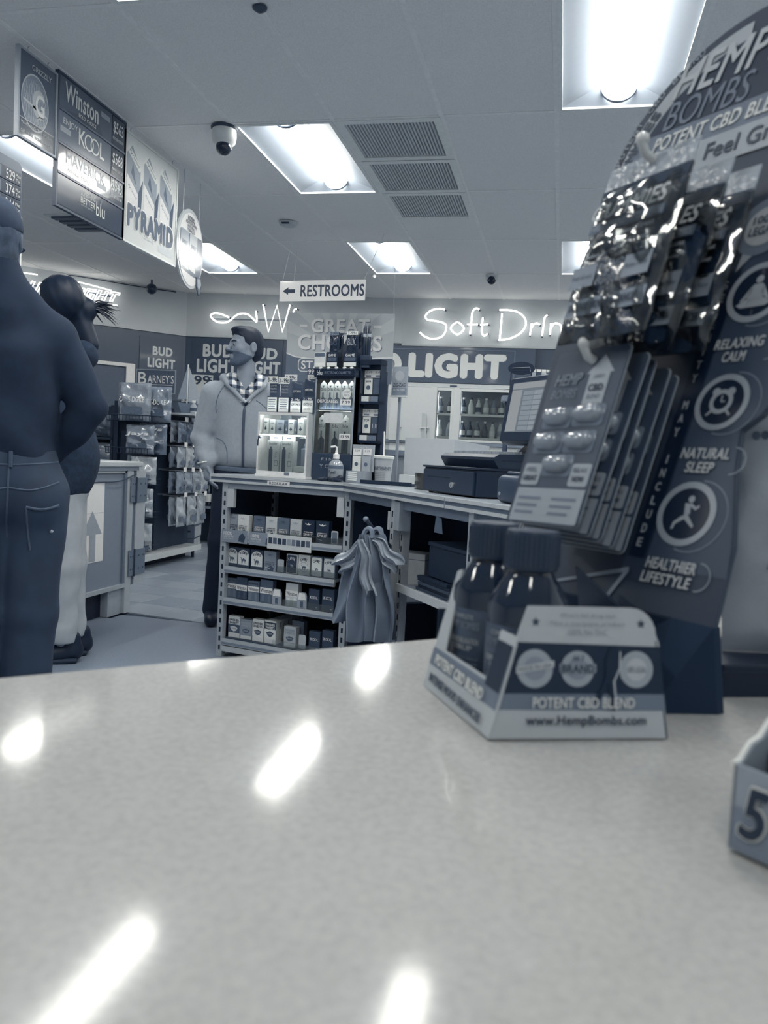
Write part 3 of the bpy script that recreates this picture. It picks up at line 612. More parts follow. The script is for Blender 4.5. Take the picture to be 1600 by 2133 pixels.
for x in (0.2, 0.65, 1.15): kid('stand_off', MB().tube([(x, -0.10, 2.73), (x, -0.012, 2.73)], 0.007, 6), M(60), t)
kid('cord', MB().tube(spline([(0.6, -0.06, 2.73), (0.62, -0.05, 2.86), (0.75, -0.03, 2.90), (1.0, -0.02, 2.905), (1.5, -0.015, 2.9), (1.95, -0.012, 2.905)], 6), 0.006, 6), M(45), t)

# ------------------------------------------------------------------ beer boards on the panelling
def board(name, label, loc, rz, w, h, lvl, words, frame=None):
    t = thing(name, label, 'poster', loc, rz)
    kid('panel', MB().box(-w / 2, w / 2, -0.012, 0, 0, h), M(lvl, 0.35, var=0.03, coat=0.3), t)
    if frame:
        m = MB()
        for a in ((-w / 2, w / 2, 0, 0.012), (-w / 2, w / 2, h - 0.012, h)): m.box(a[0], a[1], -0.016, -0.012, a[2], a[3])
        m.box(-w / 2, -w / 2 + 0.012, -0.016, -0.012, 0, h); m.box(w / 2 - 0.012, w / 2, -0.016, -0.012, 0, h); kid('border', m, M(frame), t)
    for s, x, z, hh, ww, lv, bo in words: txt(t, s, M(lv, 0.4, var=0), x, z, hh, ww, -0.0135, bold=bo)
    return t
def on45(s): return (-6 + 0.7071 * (s + 0.013), 7.6 + 0.7071 * (s - 0.013))
board('beer_poster', 'dark beer board with two pale lettering lines above the store name plaque', on45(1.80) + (1.62,), PI / 4, 0.52, 0.72, 70, [('BUD', 0.01, 0.565, 0.105, 0.24, 192, 0.05), ('LIGHT', 0.0, 0.425, 0.115, 0.33, 192, 0.05)])
a9 = math.atan2(0.22, 2.62)
def onB(x): return (x, 9.08 + (x + 4.52) * 0.22 / 2.62 - 0.014)
board('beer_poster', 'dark beer board partly hidden behind the face of the man in the hoodie', onB(-4.1) + (1.64,), a9, 0.66, 0.745, 68, [('BUD', 0.0, 0.60, 0.155, 0.38, 186, 0.05), ('LIGHT', -0.01, 0.42, 0.165, 0.50, 186, 0.05)])
board('beer_poster', 'dark beer board hidden behind the back of the hoodie man\'s head', onB(-3.54) + (1.64,), a9, 0.46, 0.745, 68, [('BUD', -0.02, 0.585, 0.135, 0.38, 186, 0.05), ('LIGHT', -0.01, 0.42, 0.15, 0.44, 186, 0.05)])
board('price_poster', 'small white price card reading 99 cents on the dark panelling', (onB(-4.27)[0], onB(-4.27)[1] - 0.03, 1.60), a9, 0.26, 0.345, 190, [('99', 0, 0.28, 0.11, 0.2, 60, 0.03), ('c', 0.105, 0.30, 0.05, 0.03, 60, 0.03)])
board('beer_card', 'small dark beer card below the white price card', (onB(-4.44)[0], onB(-4.44)[1] - 0.014, 1.52), a9, 0.24, 0.16, 62, [('BUD', -0.02, 0.115, 0.05, 0.14, 190, 0.05), ('LIGHT', -0.02, 0.05, 0.05, 0.18, 190, 0.05)])
t = thing('beer_fascia', 'long dark fascia with large pale block lettering above the coolers', 'sign', (-1.98, 9.215, 1.955), 0)
kid('panel', MB().box(-0.66, 1.62, -0.02, 0, 0, 0.405), M(80, 0.35, var=0.02, coat=0.2), t)
m = MB(); m.box(-0.66, 1.40, -0.024, -0.02, 0.37, 0.382); m.box(1.388, 1.40, -0.024, -0.02, 0, 0.37); kid('border_line', m, M(108), t)
for s, x, w_ in (('BUD', -0.25, 0.72), ('LIGHT', 0.745, 1.12)): txt(t, s, M(205, 0.4, var=0), x, 0.195, 0.285, w_, -0.0215, bold=0.085)
# ------------------------------------------------------------------ the counter in the foreground
ZK = 0.92
def speckle_mat():
    m = bpy.data.materials.new('speckled_quartz'); m.use_nodes = True; nt = m.node_tree; b = nt.nodes['Principled BSDF']
    tc = nt.nodes.new('ShaderNodeTexCoord'); mix = nt.nodes.new('ShaderNodeMix'); mix.data_type = 'RGBA'
    n1 = nt.nodes.new('ShaderNodeTexNoise'); n1.inputs['Scale'].default_value = 260; n1.inputs['Detail'].default_value = 5
    n2 = nt.nodes.new('ShaderNodeTexNoise'); n2.inputs['Scale'].default_value = 9; n2.inputs['Detail'].default_value = 3
    r = nt.nodes.new('ShaderNodeMapRange'); r.inputs[1].default_value = 0.3; r.inputs[2].default_value = 0.7
    ad = nt.nodes.new('ShaderNodeMath'); ad.operation = 'MULTIPLY_ADD'; ad.inputs[1].default_value = 0.75; ad.inputs[2].default_value = 0.0
    for n in (n1, n2): nt.links.new(tc.outputs['Object'], n.inputs['Vector'])
    nt.links.new(n1.outputs['Fac'], r.inputs[0]); nt.links.new(r.outputs[0], ad.inputs[0])
    a2 = nt.nodes.new('ShaderNodeMath'); a2.operation = 'MULTIPLY_ADD'; a2.inputs[1].default_value = 0.25
    nt.links.new(n2.outputs['Fac'], a2.inputs[0]); nt.links.new(ad.outputs[0], a2.inputs[2]); nt.links.new(a2.outputs[0], mix.inputs[0])
    mix.inputs[6].default_value = (0.365, 0.371, 0.371, 1); mix.inputs[7].default_value = (0.455, 0.462, 0.460, 1)
    nt.links.new(mix.outputs[2], b.inputs['Base Color'])
    b.inputs['Roughness'].default_value = 0.085; b.inputs['Specular IOR Level'].default_value = 0.2
    return m
A, B = Vector((-0.46, 0.273)), Vector((0.62, 1.281))
d = (B - A).normalized(); nrm = Vector((d.y, -d.x))
t = thing('service_counter', 'pale speckled polished counter filling the foreground', 'counter', (A.x, A.y, 0), math.atan2(d.y, d.x))
cp = Matrix.Rotation(-math.atan2(d.y, d.x), 4, 'Z') @ (Vector((0.0, 0.45, 0)) - Vector((A.x, A.y, 0))); cp.z = ZK
TILT = Matrix.Translation(cp) @ Matrix.Rotation(R(0.6), 4, Matrix.Rotation(-math.atan2(d.y, d.x), 3, 'Z') @ Vector((0.977, 0.211, 0))) @ Matrix.Translation(-cp)   # the slab is laid a touch out of level
kid('top', MB().cbox(-0.3, 1.6, -1.3, 0, ZK - 0.035, ZK, 0.004, 3), speckle_mat(), t, mtx=TILT)
kid('body', MB().box(-0.28, 1.58, -1.28, -0.04, 0.1, ZK - 0.035), M(120, 0.5), t)
kid('plinth', MB().box(-0.25, 1.55, -1.25, -0.10, 0.0, 0.1), M(50, 0.6), t)

# ------------------------------------------------------------------ syrup bottles in their carton tray
BLK = (-0.027, 0.404, ZK + 0.0008); TR_RZ = R(21.6)
t = thing('bottle_display_tray', 'printed cardboard tray holding two syrup bottles on the pale counter', 'display tray', BLK, TR_RZ)
cb_l, cb_m, cb_d = M(168, 0.45, var=0.03), M(112, 0.45, var=0.03), M(36, 0.4, var=0.04)
W_, D_, FL, SL = 0.0982, 0.115, 0.16, 0.25          # width, depth, slope of the front and of the sides
def fp(x, z): return (x, z * FL, z)                  # a point of the front panel
def front(poly, mat, lift=0.0, name='print', th=0.0012):
    n = Vector((0, -1, FL)).normalized()
    vs = [Vector(fp(x, z)) + n * lift for x, z in poly]; m = MB(); k = len(vs)
    if th:
        m.add([tuple(v) for v in vs] + [tuple(v - n * th) for v in vs], [tuple(range(k)), tuple(range(k, 2 * k))[::-1]] + [(i, k + i, k + (i + 1) % k, (i + 1) % k) for i in range(k)])
    else: m.add([tuple(v) for v in vs], [tuple(range(k))])
    return kid(name, m, mat, t)
xl = lambda z: z * SL * 1.12; xr = lambda z: W_ - z * 0.10
corner = [(0.0955 - 0.014 + 0.014 * math.cos(a) - 0.004, 0.053 + 0.014 * math.sin(a)) for a in np.linspace(0, PI / 2, 7)]
front([(0, 0), (W_, 0), (xr(0.049), 0.049)] + corner + [(xl(0.066) + 0.002, 0.067), (xl(0.049), 0.049)], cb_l, 0, 'front_panel')
front([(xl(0.0225), 0.0225), (xr(0.0225), 0.0225), (xr(0.047), 0.047), (xl(0.0485), 0.0485)], cb_d, 0.0002, 'dark_print', 0)
front([(xl(0.0145), 0.0145), (xr(0.014), 0.014), (xr(0.0225), 0.0225), (xl(0.0225), 0.0225)], cb_m, 0.0002, 'stripe_print', 0)
FA = Matrix(((1, 0, 0, 0), (0, 1, FL, 0), (0, 0, 1, 0), (0, 0, 0, 1)))
def ft(s, mat, x, z, h, w, **k): return txt(t, s, mat, x, z, h, w, -0.0009, ang=FA, **k)
ft('POTENT CBD BLEND', M(196, 0.5), 0.051, 0.0183, 0.0056, 0.056, bold=0.02)
ft('www.HempBombs.com', M(48, 0.5), 0.0525, 0.0088, 0.0062, 0.066, bold=0.02)
for q, s in enumerate(("Won't fail drug test", 'Not a marijuana product', '100% No THC')): ft(s, M(134), 0.053, 0.0625 - 0.0042 * q, 0.003, (0.031, 0.041, 0.022)[q])
for x in (0.0245, 0.083): front(star(x, 0.0588, 0.0026), M(52), 0.0004, 'star_print', 0)
for x, rr in ((0.0242, 0.0098), (0.0475, 0.0092), (0.0802, 0.0095)):
    front(circ(x, 0.0352, rr, 24), M(150, 0.5), 0.0004, 'seal_print', 0)
    front(circ(x, 0.0352, rr * 0.62, 20), M(168 if x > 0.06 else 132, 0.5), 0.0006, 'seal_core_print', 0)
front([(0.014, 0.0325), (0.0345, 0.036), (0.0345, 0.0395), (0.014, 0.036)], M(172), 0.0009, 'seal_ribbon_print', 0)
ft('MADE IN USA', M(70), 0.0242, 0.036, 0.0022, 0.018, rot=R(9))
front([(0.0375, 0.0335), (0.0575, 0.0335), (0.0575, 0.0378), (0.0375, 0.0378)], M(140), 0.0009, 'seal_ribbon_print', 0)
ft('BRAND', M(66), 0.0475, 0.0356, 0.0042, 0.018, bold=0.02); ft('#1', M(70), 0.0475, 0.041, 0.003, 0.006); ft('100% LEGAL', M(80), 0.0802, 0.0352, 0.003, 0.011)
front([(0.0655, 0.046), (0.068, 0.0475), (0.0708, 0.0445), (0.0705, 0.036), (0.0672, 0.029), (0.0685, 0.0145), (0.0658, 0.0145), (0.0645, 0.0285), (0.0605, 0.0205), (0.0575, 0.018), (0.0565, 0.0205), (0.0605, 0.0255), (0.063, 0.031), (0.0625, 0.040)], M(30, 0.3, coat=0.4), 0.0010, 'figure_print', 0)
front([(0.0705, 0.0445), (0.0714, 0.0440), (0.0711, 0.036), (0.0680, 0.029), (0.0694, 0.0145), (0.0685, 0.0145), (0.0670, 0.029), (0.0702, 0.036)], M(165), 0.0011, 'figure_edge_print', 0)
# the left side, cut away to show the bottles
def sp(y, z): return (z * SL - 0.0135 * y / 0.0966, y, z)
def sidep(poly, mat, lift=0.0, name='print', th=0.0012):
    n = Vector((-1, -0.14, SL)).normalized(); vs = [Vector(sp(y, z)) + n * lift for y, z in poly]; k = len(vs); m = MB()
    if th: m.add([tuple(v) for v in vs] + [tuple(v - n * th) for v in vs], [tuple(range(k))[::-1], tuple(range(k, 2 * k))] + [(i, (i + 1) % k, k + (i + 1) % k, k + i) for i in range(k)])
    else: m.add([tuple(v) for v in vs], [tuple(range(k))[::-1]])
    return kid(name, m, mat, t)
sidep([(0, 0), (0.0966, 0), (0.0966, 0.026), (0.021, 0.026), (0.021, 0.052), (0.004, 0.052), (0.002, 0.0475)], cb_l, 0, 'side_panel')
sidep([(0.08, 0.026), (0.0966, 0.026), (0.0966, 0.072), (0.091, 0.074)], cb_l, 0, 'side_panel')
sidep([(0.0015, 0.014), (0.0966, 0.014), (0.0966, 0.0245), (0.0215, 0.0245), (0.0205, 0.046), (0.003, 0.046)], cb_m, 0.0002, 'stripe_print', 0)
sidep([(0.003, 0.0225), (0.0205, 0.0225), (0.0205, 0.047), (0.003, 0.047)], cb_d, 0.0004, 'dark_print', 0)
dS = Vector((-0.0135 / 0.0966, 1, 0)).normalized(); SA = Matrix(((-dS.x, 0, SL, 0), (-dS.y, 0, 0, 0), (0, 0, 1, 0), (0, 0, 0, 1)))
nS = Vector((-1, -0.14, SL)).normalized()
def st(s, mat, y, z, h, w, **k):
    me, x0, x1, y0, y1 = text_mesh(s, k.get('bold', 0), 0, 1.0); sx, sy = w / (x1 - x0), h / (y1 - y0)
    p = Vector(sp(y, z)) + nS * 0.0007
    R_ = -dS; U_ = Vector((SL, 0, 1)).normalized()
    mtx = Matrix(((R_.x * sx, U_.x * sy, nS.x, p.x), (R_.y * sx, U_.y * sy, nS.y, p.y), (R_.z * sx, U_.z * sy, nS.z, p.z), (0, 0, 0, 1))) @ Matrix.Translation((-(x0 + x1) / 2, -(y0 + y1) / 2, 0))
    return put('lettering', me, mat, t, mtx)
st('POTENT CBD BLEND', M(205, 0.5), 0.052, 0.0188, 0.0062, 0.072, bold=0.03); st('INTENSE MOOD ENHANCER', M(76, 0.5), 0.050, 0.0075, 0.0052, 0.078, bold=0.03)
kid('right_panel', MB().add([(W_, 0, 0), (W_ + 0.004, D_, 0), (W_ - 0.008, D_, 0.075), (W_ - 0.006, 0.008, 0.05), (W_ - 0.0012, 0, 0), (W_ + 0.0028, D_, 0), (W_ - 0.0092, D_, 0.075), (W_ - 0.0072, 0.008, 0.05)], [(0, 1, 2, 3), (7, 6, 5, 4), (0, 3, 7, 4), (3, 2, 6, 7), (2, 1, 5, 6), (1, 0, 4, 5)]), cb_d, t)
kid('floor_panel', MB().box(0.002, W_ - 0.002, 0.002, D_, 0.0006, 0.0018), cb_d, t)
kid('back_panel', MB().box(-0.002, W_ - 0.001, D_ - 0.0014, D_, 0.0018, 0.045), cb_d, t)
def bottle(label, x, y, ang):
    o = thing('syrup_bottle', label, 'bottle', tuple(Vector(BLK) + Matrix.Rotation(TR_RZ, 3, 'Z') @ Vector((x, y, 0.0022))), ang, 'syrup bottles in the tray')
    kid('glass_body', MB().lathe([(0.0195, 0), (0.0225, 0.002), (0.0232, 0.006), (0.0232, 0.058), (0.0225, 0.062), (0.0135, 0.076), (0.0122, 0.079), (0.0122, 0.084)], 40), M(24, 0.06, coat=1.0, var=0.0, name='dark_amber_glass'), o, True)
    c = MB().lathe([(0.0142, 0.0795), (0.0150, 0.0805), (0.0150, 0.1), (0.0143, 0.1015), (0.0, 0.1018)], 40)
    kid('cap', c, M(44, 0.35, var=0.05), o, True)
    m = MB()
    for k in range(36):
        a = 2 * PI * k / 36; m.cyl((0.0150 * math.cos(a), 0.0150 * math.sin(a), 0.082), (0.0150 * math.cos(a), 0.0150 * math.sin(a), 0.099), 0.0006, n=5)
    kid('cap_ribs', m, M(52, 0.35), o)
    lab = MB(); n = 30
    vs = [(0.02335 * math.cos(a), 0.02335 * math.sin(a), z) for z in (0.008, 0.05) for a in np.linspace(-PI * 0.98, PI * 0.1, n)]
    lab.add(vs, [(i, i + 1, n + i + 1, n + i) for i in range(n - 1)]); l = kid('label_wrap', lab, M(74, 0.4, var=0.3, scale=90), o, True)
    for s, z, h, lv in (('COMPLETE', 0.0455, 0.0028, 150), ('HEMP BOMBS', 0.0405, 0.0045, 120), ('COMPLETE RELAXATION', 0.031, 0.0033, 160), ('SYRUP', 0.0268, 0.0033, 160), ('proprietary blend', 0.0205, 0.002, 120), ('relaxing formula', 0.0175, 0.002, 120), ('for calm and sleep', 0.0145, 0.002, 120)):
        cyl_text(l, s, M(lv, 0.5), 0.0236, z, h, 0.024 if len(s) > 9 else 0.016, -PI * 0.52)
    return o
def cyl_text(par, s, mat, r, z, h, w, a0):
    me, x0, x1, y0, y1 = text_mesh(s, 0.01, 0, 1.0); key = ('cyl', s, r, w, h, a0, z)
    n = len(me.vertices); a = np.empty(n * 3); me.vertices.foreach_get('co', a); a = a.reshape(-1, 3)
    ang = a0 + (a[:, 0] - (x0 + x1) / 2) * (w / (x1 - x0)) / r; zz = z + (a[:, 1] - (y0 + y1) / 2) * (h / (y1 - y0))
    m2 = bpy.data.meshes.new('lettering'); m2.from_pydata(np.stack([(r + a[:, 2]) * np.cos(ang), (r + a[:, 2]) * np.sin(ang), zz], 1).tolist(), [], [list(p.vertices) for p in me.polygons])
    return put('lettering', m2, mat, par)
bottle('dark syrup bottle nearer the camera, its cap in front of the small alleviates tag', 0.0325, 0.043, R(-30))
bottle('dark syrup bottle standing behind the other one at the left of the tray', 0.0245, 0.0895, R(-35))

# ------------------------------------------------------------------ arched display board leaning back on its foot
hd, ln = R(43), R(19)
bx = Vector((math.sin(hd), -math.cos(hd), 0)); bw = Vector((math.sin(ln) * math.cos(hd), math.sin(ln) * math.sin(hd), math.cos(ln)))
by = bw.cross(bx)                                     # into the board
PB = Vector((0.099, 0.497, 1.0))
BM = Matrix(((bx.x, by.x, bw.x, PB.x), (bx.y, by.y, bw.y, PB.y), (bx.z, by.z, bw.z, PB.z), (0, 0, 0, 1)))
t = thing('arched_display_board', 'tall dark arched display board hung with bags and blister cards', 'display board', mtx=BM)
cx, cz, rx_, rz_ = -0.107, 0.315, 0.1165, 0.124
def arch(k=1.0, lo=-0.03, dx=0.0):
    return [(0.0, lo), (-0.003, 0.02), (-0.017, 0.07), (-0.021, 0.094), (-0.010, 0.104), (0.003, 0.13), (cx + rx_ * k, 0.22)] + [(cx + rx_ * k * math.cos(a), cz + rz_ * k * math.sin(a)) for a in np.linspace(-0.1, PI + 0.1, 40)] + [(cx - rx_ * k, 0.22), (cx - 0.100 * k, lo)]
kid('board', MB().prism(arch(), 0, 0.004, 'y'), M(46, 0.5, var=0.05), t)
bm_ = M(150, 0.4, var=0.02); bd = M(30, 0.35, coat=0.3)
m = MB(); ringflat(m, cx, cz, rx_ * 0.80, rx_ * 0.925, -0.0006, 40, rz_ / rx_, R(95), R(205)); kid('light_band_print', m, M(158, 0.35, coat=0.3), t)
kid('disc_print', MB().flat([(cx + 0.80 * rx_ * math.cos(a), cz + 0.80 * rz_ * math.sin(a)) for a in np.linspace(R(12), R(168), 30)], -0.0006), M(40, 0.3, coat=0.4), t)
def arc_text(s, mat, r, a_start, a_end, h, bold=0.02):
    for i, ch in enumerate(s):
        if ch == ' ': continue
        a = a_start + (a_end - a_start) * i / (len(s) - 1)
        txt(t, ch, mat, cx + rx_ * r * math.cos(a), cz + rz_ * r * math.sin(a), h, h * (0.35 if ch == 'I' else 0.8), -0.0012, bold=bold, rot=a - PI / 2)
arc_text('HIGH QUALITY POTENT CBD BLEND', M(140, 0.4), 0.965, R(212), R(118), 0.0065)
arc_text('GUMMIES', M(56, 0.4), 0.862, R(176), R(146), 0.0105, 0.04)
txt(t, 'HEMP', M(165, 0.4), -0.135, 0.400, 0.033, 0.085, -0.0014, bold=0.02, shear=0.2); txt(t, 'BOMBS', M(105, 0.4), -0.138, 0.368, 0.026, 0.078, -0.0014, bold=0.0, shear=0.15)
kid('fuse_print', MB().flat([(-0.092, 0.385), (-0.07, 0.395), (-0.066, 0.42), (-0.058, 0.425), (-0.052, 0.40), (-0.075, 0.365)], -0.0013), M(130), t)
kid('stripe_print', MB().flat([(-0.213, 0.332), (0.0, 0.332), (-0.012, 0.354), (-0.200, 0.354)], -0.0010), M(104, 0.35, coat=0.3), t)
kid('stripe_print', MB().flat([(-0.216, 0.306), (0.004, 0.306), (0.0, 0.332), (-0.213, 0.332)], -0.0010), M(152, 0.35, coat=0.3), t)
txt(t, 'POTENT CBD BLEND', M(190, 0.4), -0.118, 0.343, 0.0135, 0.125, -0.0015, bold=0.03, shear=0.15)
txt(t, 'Feel Great!', M(56, 0.4), -0.082, 0.319, 0.0145, 0.082, -0.0015, bold=0.02); txt(t, 'Relax Now.', M(56, 0.4), -0.168, 0.319, 0.0125, 0.07, -0.0015, bold=0.02)
kid('side_field_print', MB().flat([(-0.062, 0.0), (-0.001, 0.0), (-0.004, 0.02), (-0.018, 0.07), (-0.022, 0.094), (-0.011, 0.104), (0.002, 0.13), (0.006, 0.30), (-0.055, 0.30)], -0.0005), M(66, 0.5), t)
kid('letter_strip_print', MB().flat([(-0.077, 0.005), (-0.064, 0.005), (-0.058, 0.21), (-0.072, 0.21)], -0.0007), M(24, 0.35), t)
for q, ch in enumerate('SERENITY MAY INCLUDE'):
    if ch != ' ': txt(t, ch, M(150), -0.066 - 0.0045 * q / 19.0, 0.199 - 0.0097 * q, 0.0062, 0.004 if ch != 'I' else 0.0012, -0.0012, bold=0.03)
def icon(x, z, r, shapes):
    m = MB(); ringflat(m, x, z, r * 0.80, r, -0.0012, 32); kid('ring_print', m, M(150, 0.4), t)
    kid('disc_print', MB().flat(circ(x, z, r * 0.80, 32), -0.0010), M(30, 0.35, coat=0.3), t)
    m = MB(); ringflat(m, x + 0.006, z - 0.001, r * 1.07, r * 1.11, -0.0009, 20, 1, -PI * 0.6, PI * 0.5); kid('swoosh_print', m, M(120), t)
    for s in shapes: kid('figure_print', MB().flat([(x + a * r, z + b * r) for a, b in s], -0.0016), M(156, 0.4), t)
icon(-0.040, 0.190, 0.0215, [circ(0, 0.42, 0.13, 14), [(-0.16, 0.27), (0.16, 0.27), (0.3, -0.1), (0.24, -0.25), (-0.24, -0.25), (-0.3, -0.1)], [(-0.6, -0.4), (-0.3, -0.22), (0.3, -0.22), (0.6, -0.4), (0.4, -0.5), (-0.4, -0.5)], [(-0.2, 0.22), (-0.5, -0.28), (-0.42, -0.3), (-0.14, 0.0)], [(0.2, 0.22), (0.5, -0.28), (0.42, -0.3), (0.14, 0.0)]])
icon(-0.041, 0.113, 0.0195, [circ(-0.28, 0.36, 0.15, 10), circ(0.28, 0.36, 0.15, 10), [(-0.4, -0.5), (-0.2, -0.3), (-0.28, -0.24), (-0.48, -0.46)], [(0.4, -0.5), (0.2, -0.3), (0.28, -0.24), (0.48, -0.46)]])
m = MB(); ringflat(m, -0.041, 0.113, 0.0055, 0.0085, -0.0018, 24); kid('clock_ring_print', m, M(156), t)
m = MB().flat([(-0.0415, 0.113), (-0.0405, 0.113), (-0.0405, 0.1172), (-0.0415, 0.1172)], -0.0019); m.flat([(-0.041, 0.1125), (-0.038, 0.1125), (-0.038, 0.1135), (-0.041, 0.1135)], -0.0019); kid('clock_hands_print', m, M(156), t)
icon(-0.042, 0.037, 0.0215, [circ(0.08, 0.45, 0.11, 12), [(-0.1, 0.32), (0.1, 0.3), (0.16, 0.0), (-0.02, -0.08)], [(0.06, 0.25), (0.3, 0.12), (0.42, 0.22), (0.4, 0.30), (0.3, 0.22), (0.1, 0.34)], [(-0.02, 0.0), (0.12, -0.05), (0.4, -0.35), (0.36, -0.42), (0.02, -0.18)], [(0.0, -0.05), (-0.12, -0.1), (-0.34, -0.3), (-0.36, -0.52), (-0.28, -0.5), (-0.24, -0.34), (0.05, -0.15)]])
for a, b_, z in (('RELAXING', 'CALM', 0.154), ('NATURAL', 'SLEEP', 0.0775), ('HEALTHIER', 'LIFESTYLE', 0.0025)):
    txt(t, a, M(172), -0.041, z, 0.0075, 0.036 if len(a) < 9 else 0.038, -0.0016, bold=0.03, shear=0.1); txt(t, b_, M(172), -0.042, z - 0.0095, 0.0075, 0.0042 * len(b_), -0.0016, bold=0.03, shear=0.1)
    m = MB(); ringflat(m, -0.020, z - 0.0045, 0.0085, 0.0092, -0.0015, 12, 1, -PI / 2, PI / 2); kid('bracket_print', m, M(140), t)
kid('badge_print', MB().flat(circ(-0.050, 0.240, 0.0215, 28), -0.0010), M(112, 0.4), t); kid('badge_core_print', MB().flat(circ(-0.050, 0.240, 0.0145, 24), -0.0013), M(165, 0.4), t)
txt(t, '100%', M(70), -0.050, 0.245, 0.006, 0.018, -0.0016, bold=0.02); txt(t, 'LEGAL', M(70), -0.050, 0.2365, 0.0065, 0.02, -0.0016, bold=0.02)
kid('corner_print', MB().flat([(-0.062, 0.208), (-0.05, 0.222), (-0.060, 0.228)], -0.0009), M(150), t)
txt(t, 'ALLEVIATES', M(180), -0.178, 0.012, 0.0075, 0.034, -0.0014, bold=0.03, shear=0.1)
m = MB().flat([(-0.155, -0.028), (-0.149, -0.028), (-0.072, -0.006), (-0.073, -0.003)], -0.0012); m.flat([(-0.088, -0.03), (-0.0845, -0.03), (-0.072, -0.006), (-0.075, -0.005)], -0.0012); kid('chevron_print', m, M(130), t)
# pegs
def peg(x, z, L):
    k = kid('peg', MB().tube([(x, 0.0, z), (x, -L + 0.006, z - 0.001), (x, -L, z + 0.004)], 0.0032, 10), M(186, 0.3, coat=0.5), t, True)
    kid('peg_head', MB().ball((x, -L, z + 0.006), 0.0046, 12, 8), M(186, 0.3, coat=0.5), k, True)
peg(-0.102, 0.1205, 0.072); peg(-0.092, 0.258, 0.088)
uL = Vector((-bx.x, -bx.y)); bk = Vector((math.cos(hd), math.sin(hd))); Pf = Vector((0.099, 0.497))
low = [Pf, Pf + bk * 0.006, Pf + uL * 0.16 + bk * 0.006, Pf + uL * 0.16, Pf + uL * 0.115, Vector((0.058, 0.483))]
zt = 1.0 - 0.03 * math.cos(ln); sh_ = -0.03 * math.sin(ln)
top = [p + bk * sh_ for p in (Pf, Pf + bk * 0.006, Pf + uL * 0.2 + bk * 0.006, Pf + uL * 0.2, Pf + uL * 0.17, Pf + uL * 0.03)]
m = MB().add([(p.x, p.y, ZK) for p in low] + [(p.x, p.y, zt + 0.001) for p in top], [(5, 4, 3, 2, 1, 0), (6, 7, 8, 9, 10, 11)] + [(i, (i + 1) % 6, 6 + (i + 1) % 6, 6 + i) for i in range(6)])
inv = BM.inverted(); m.v = [tuple(inv @ Vector(p)) for p in m.v]
kid('foot', m, M(46, 0.8, var=0.05, spec=0.15), t)

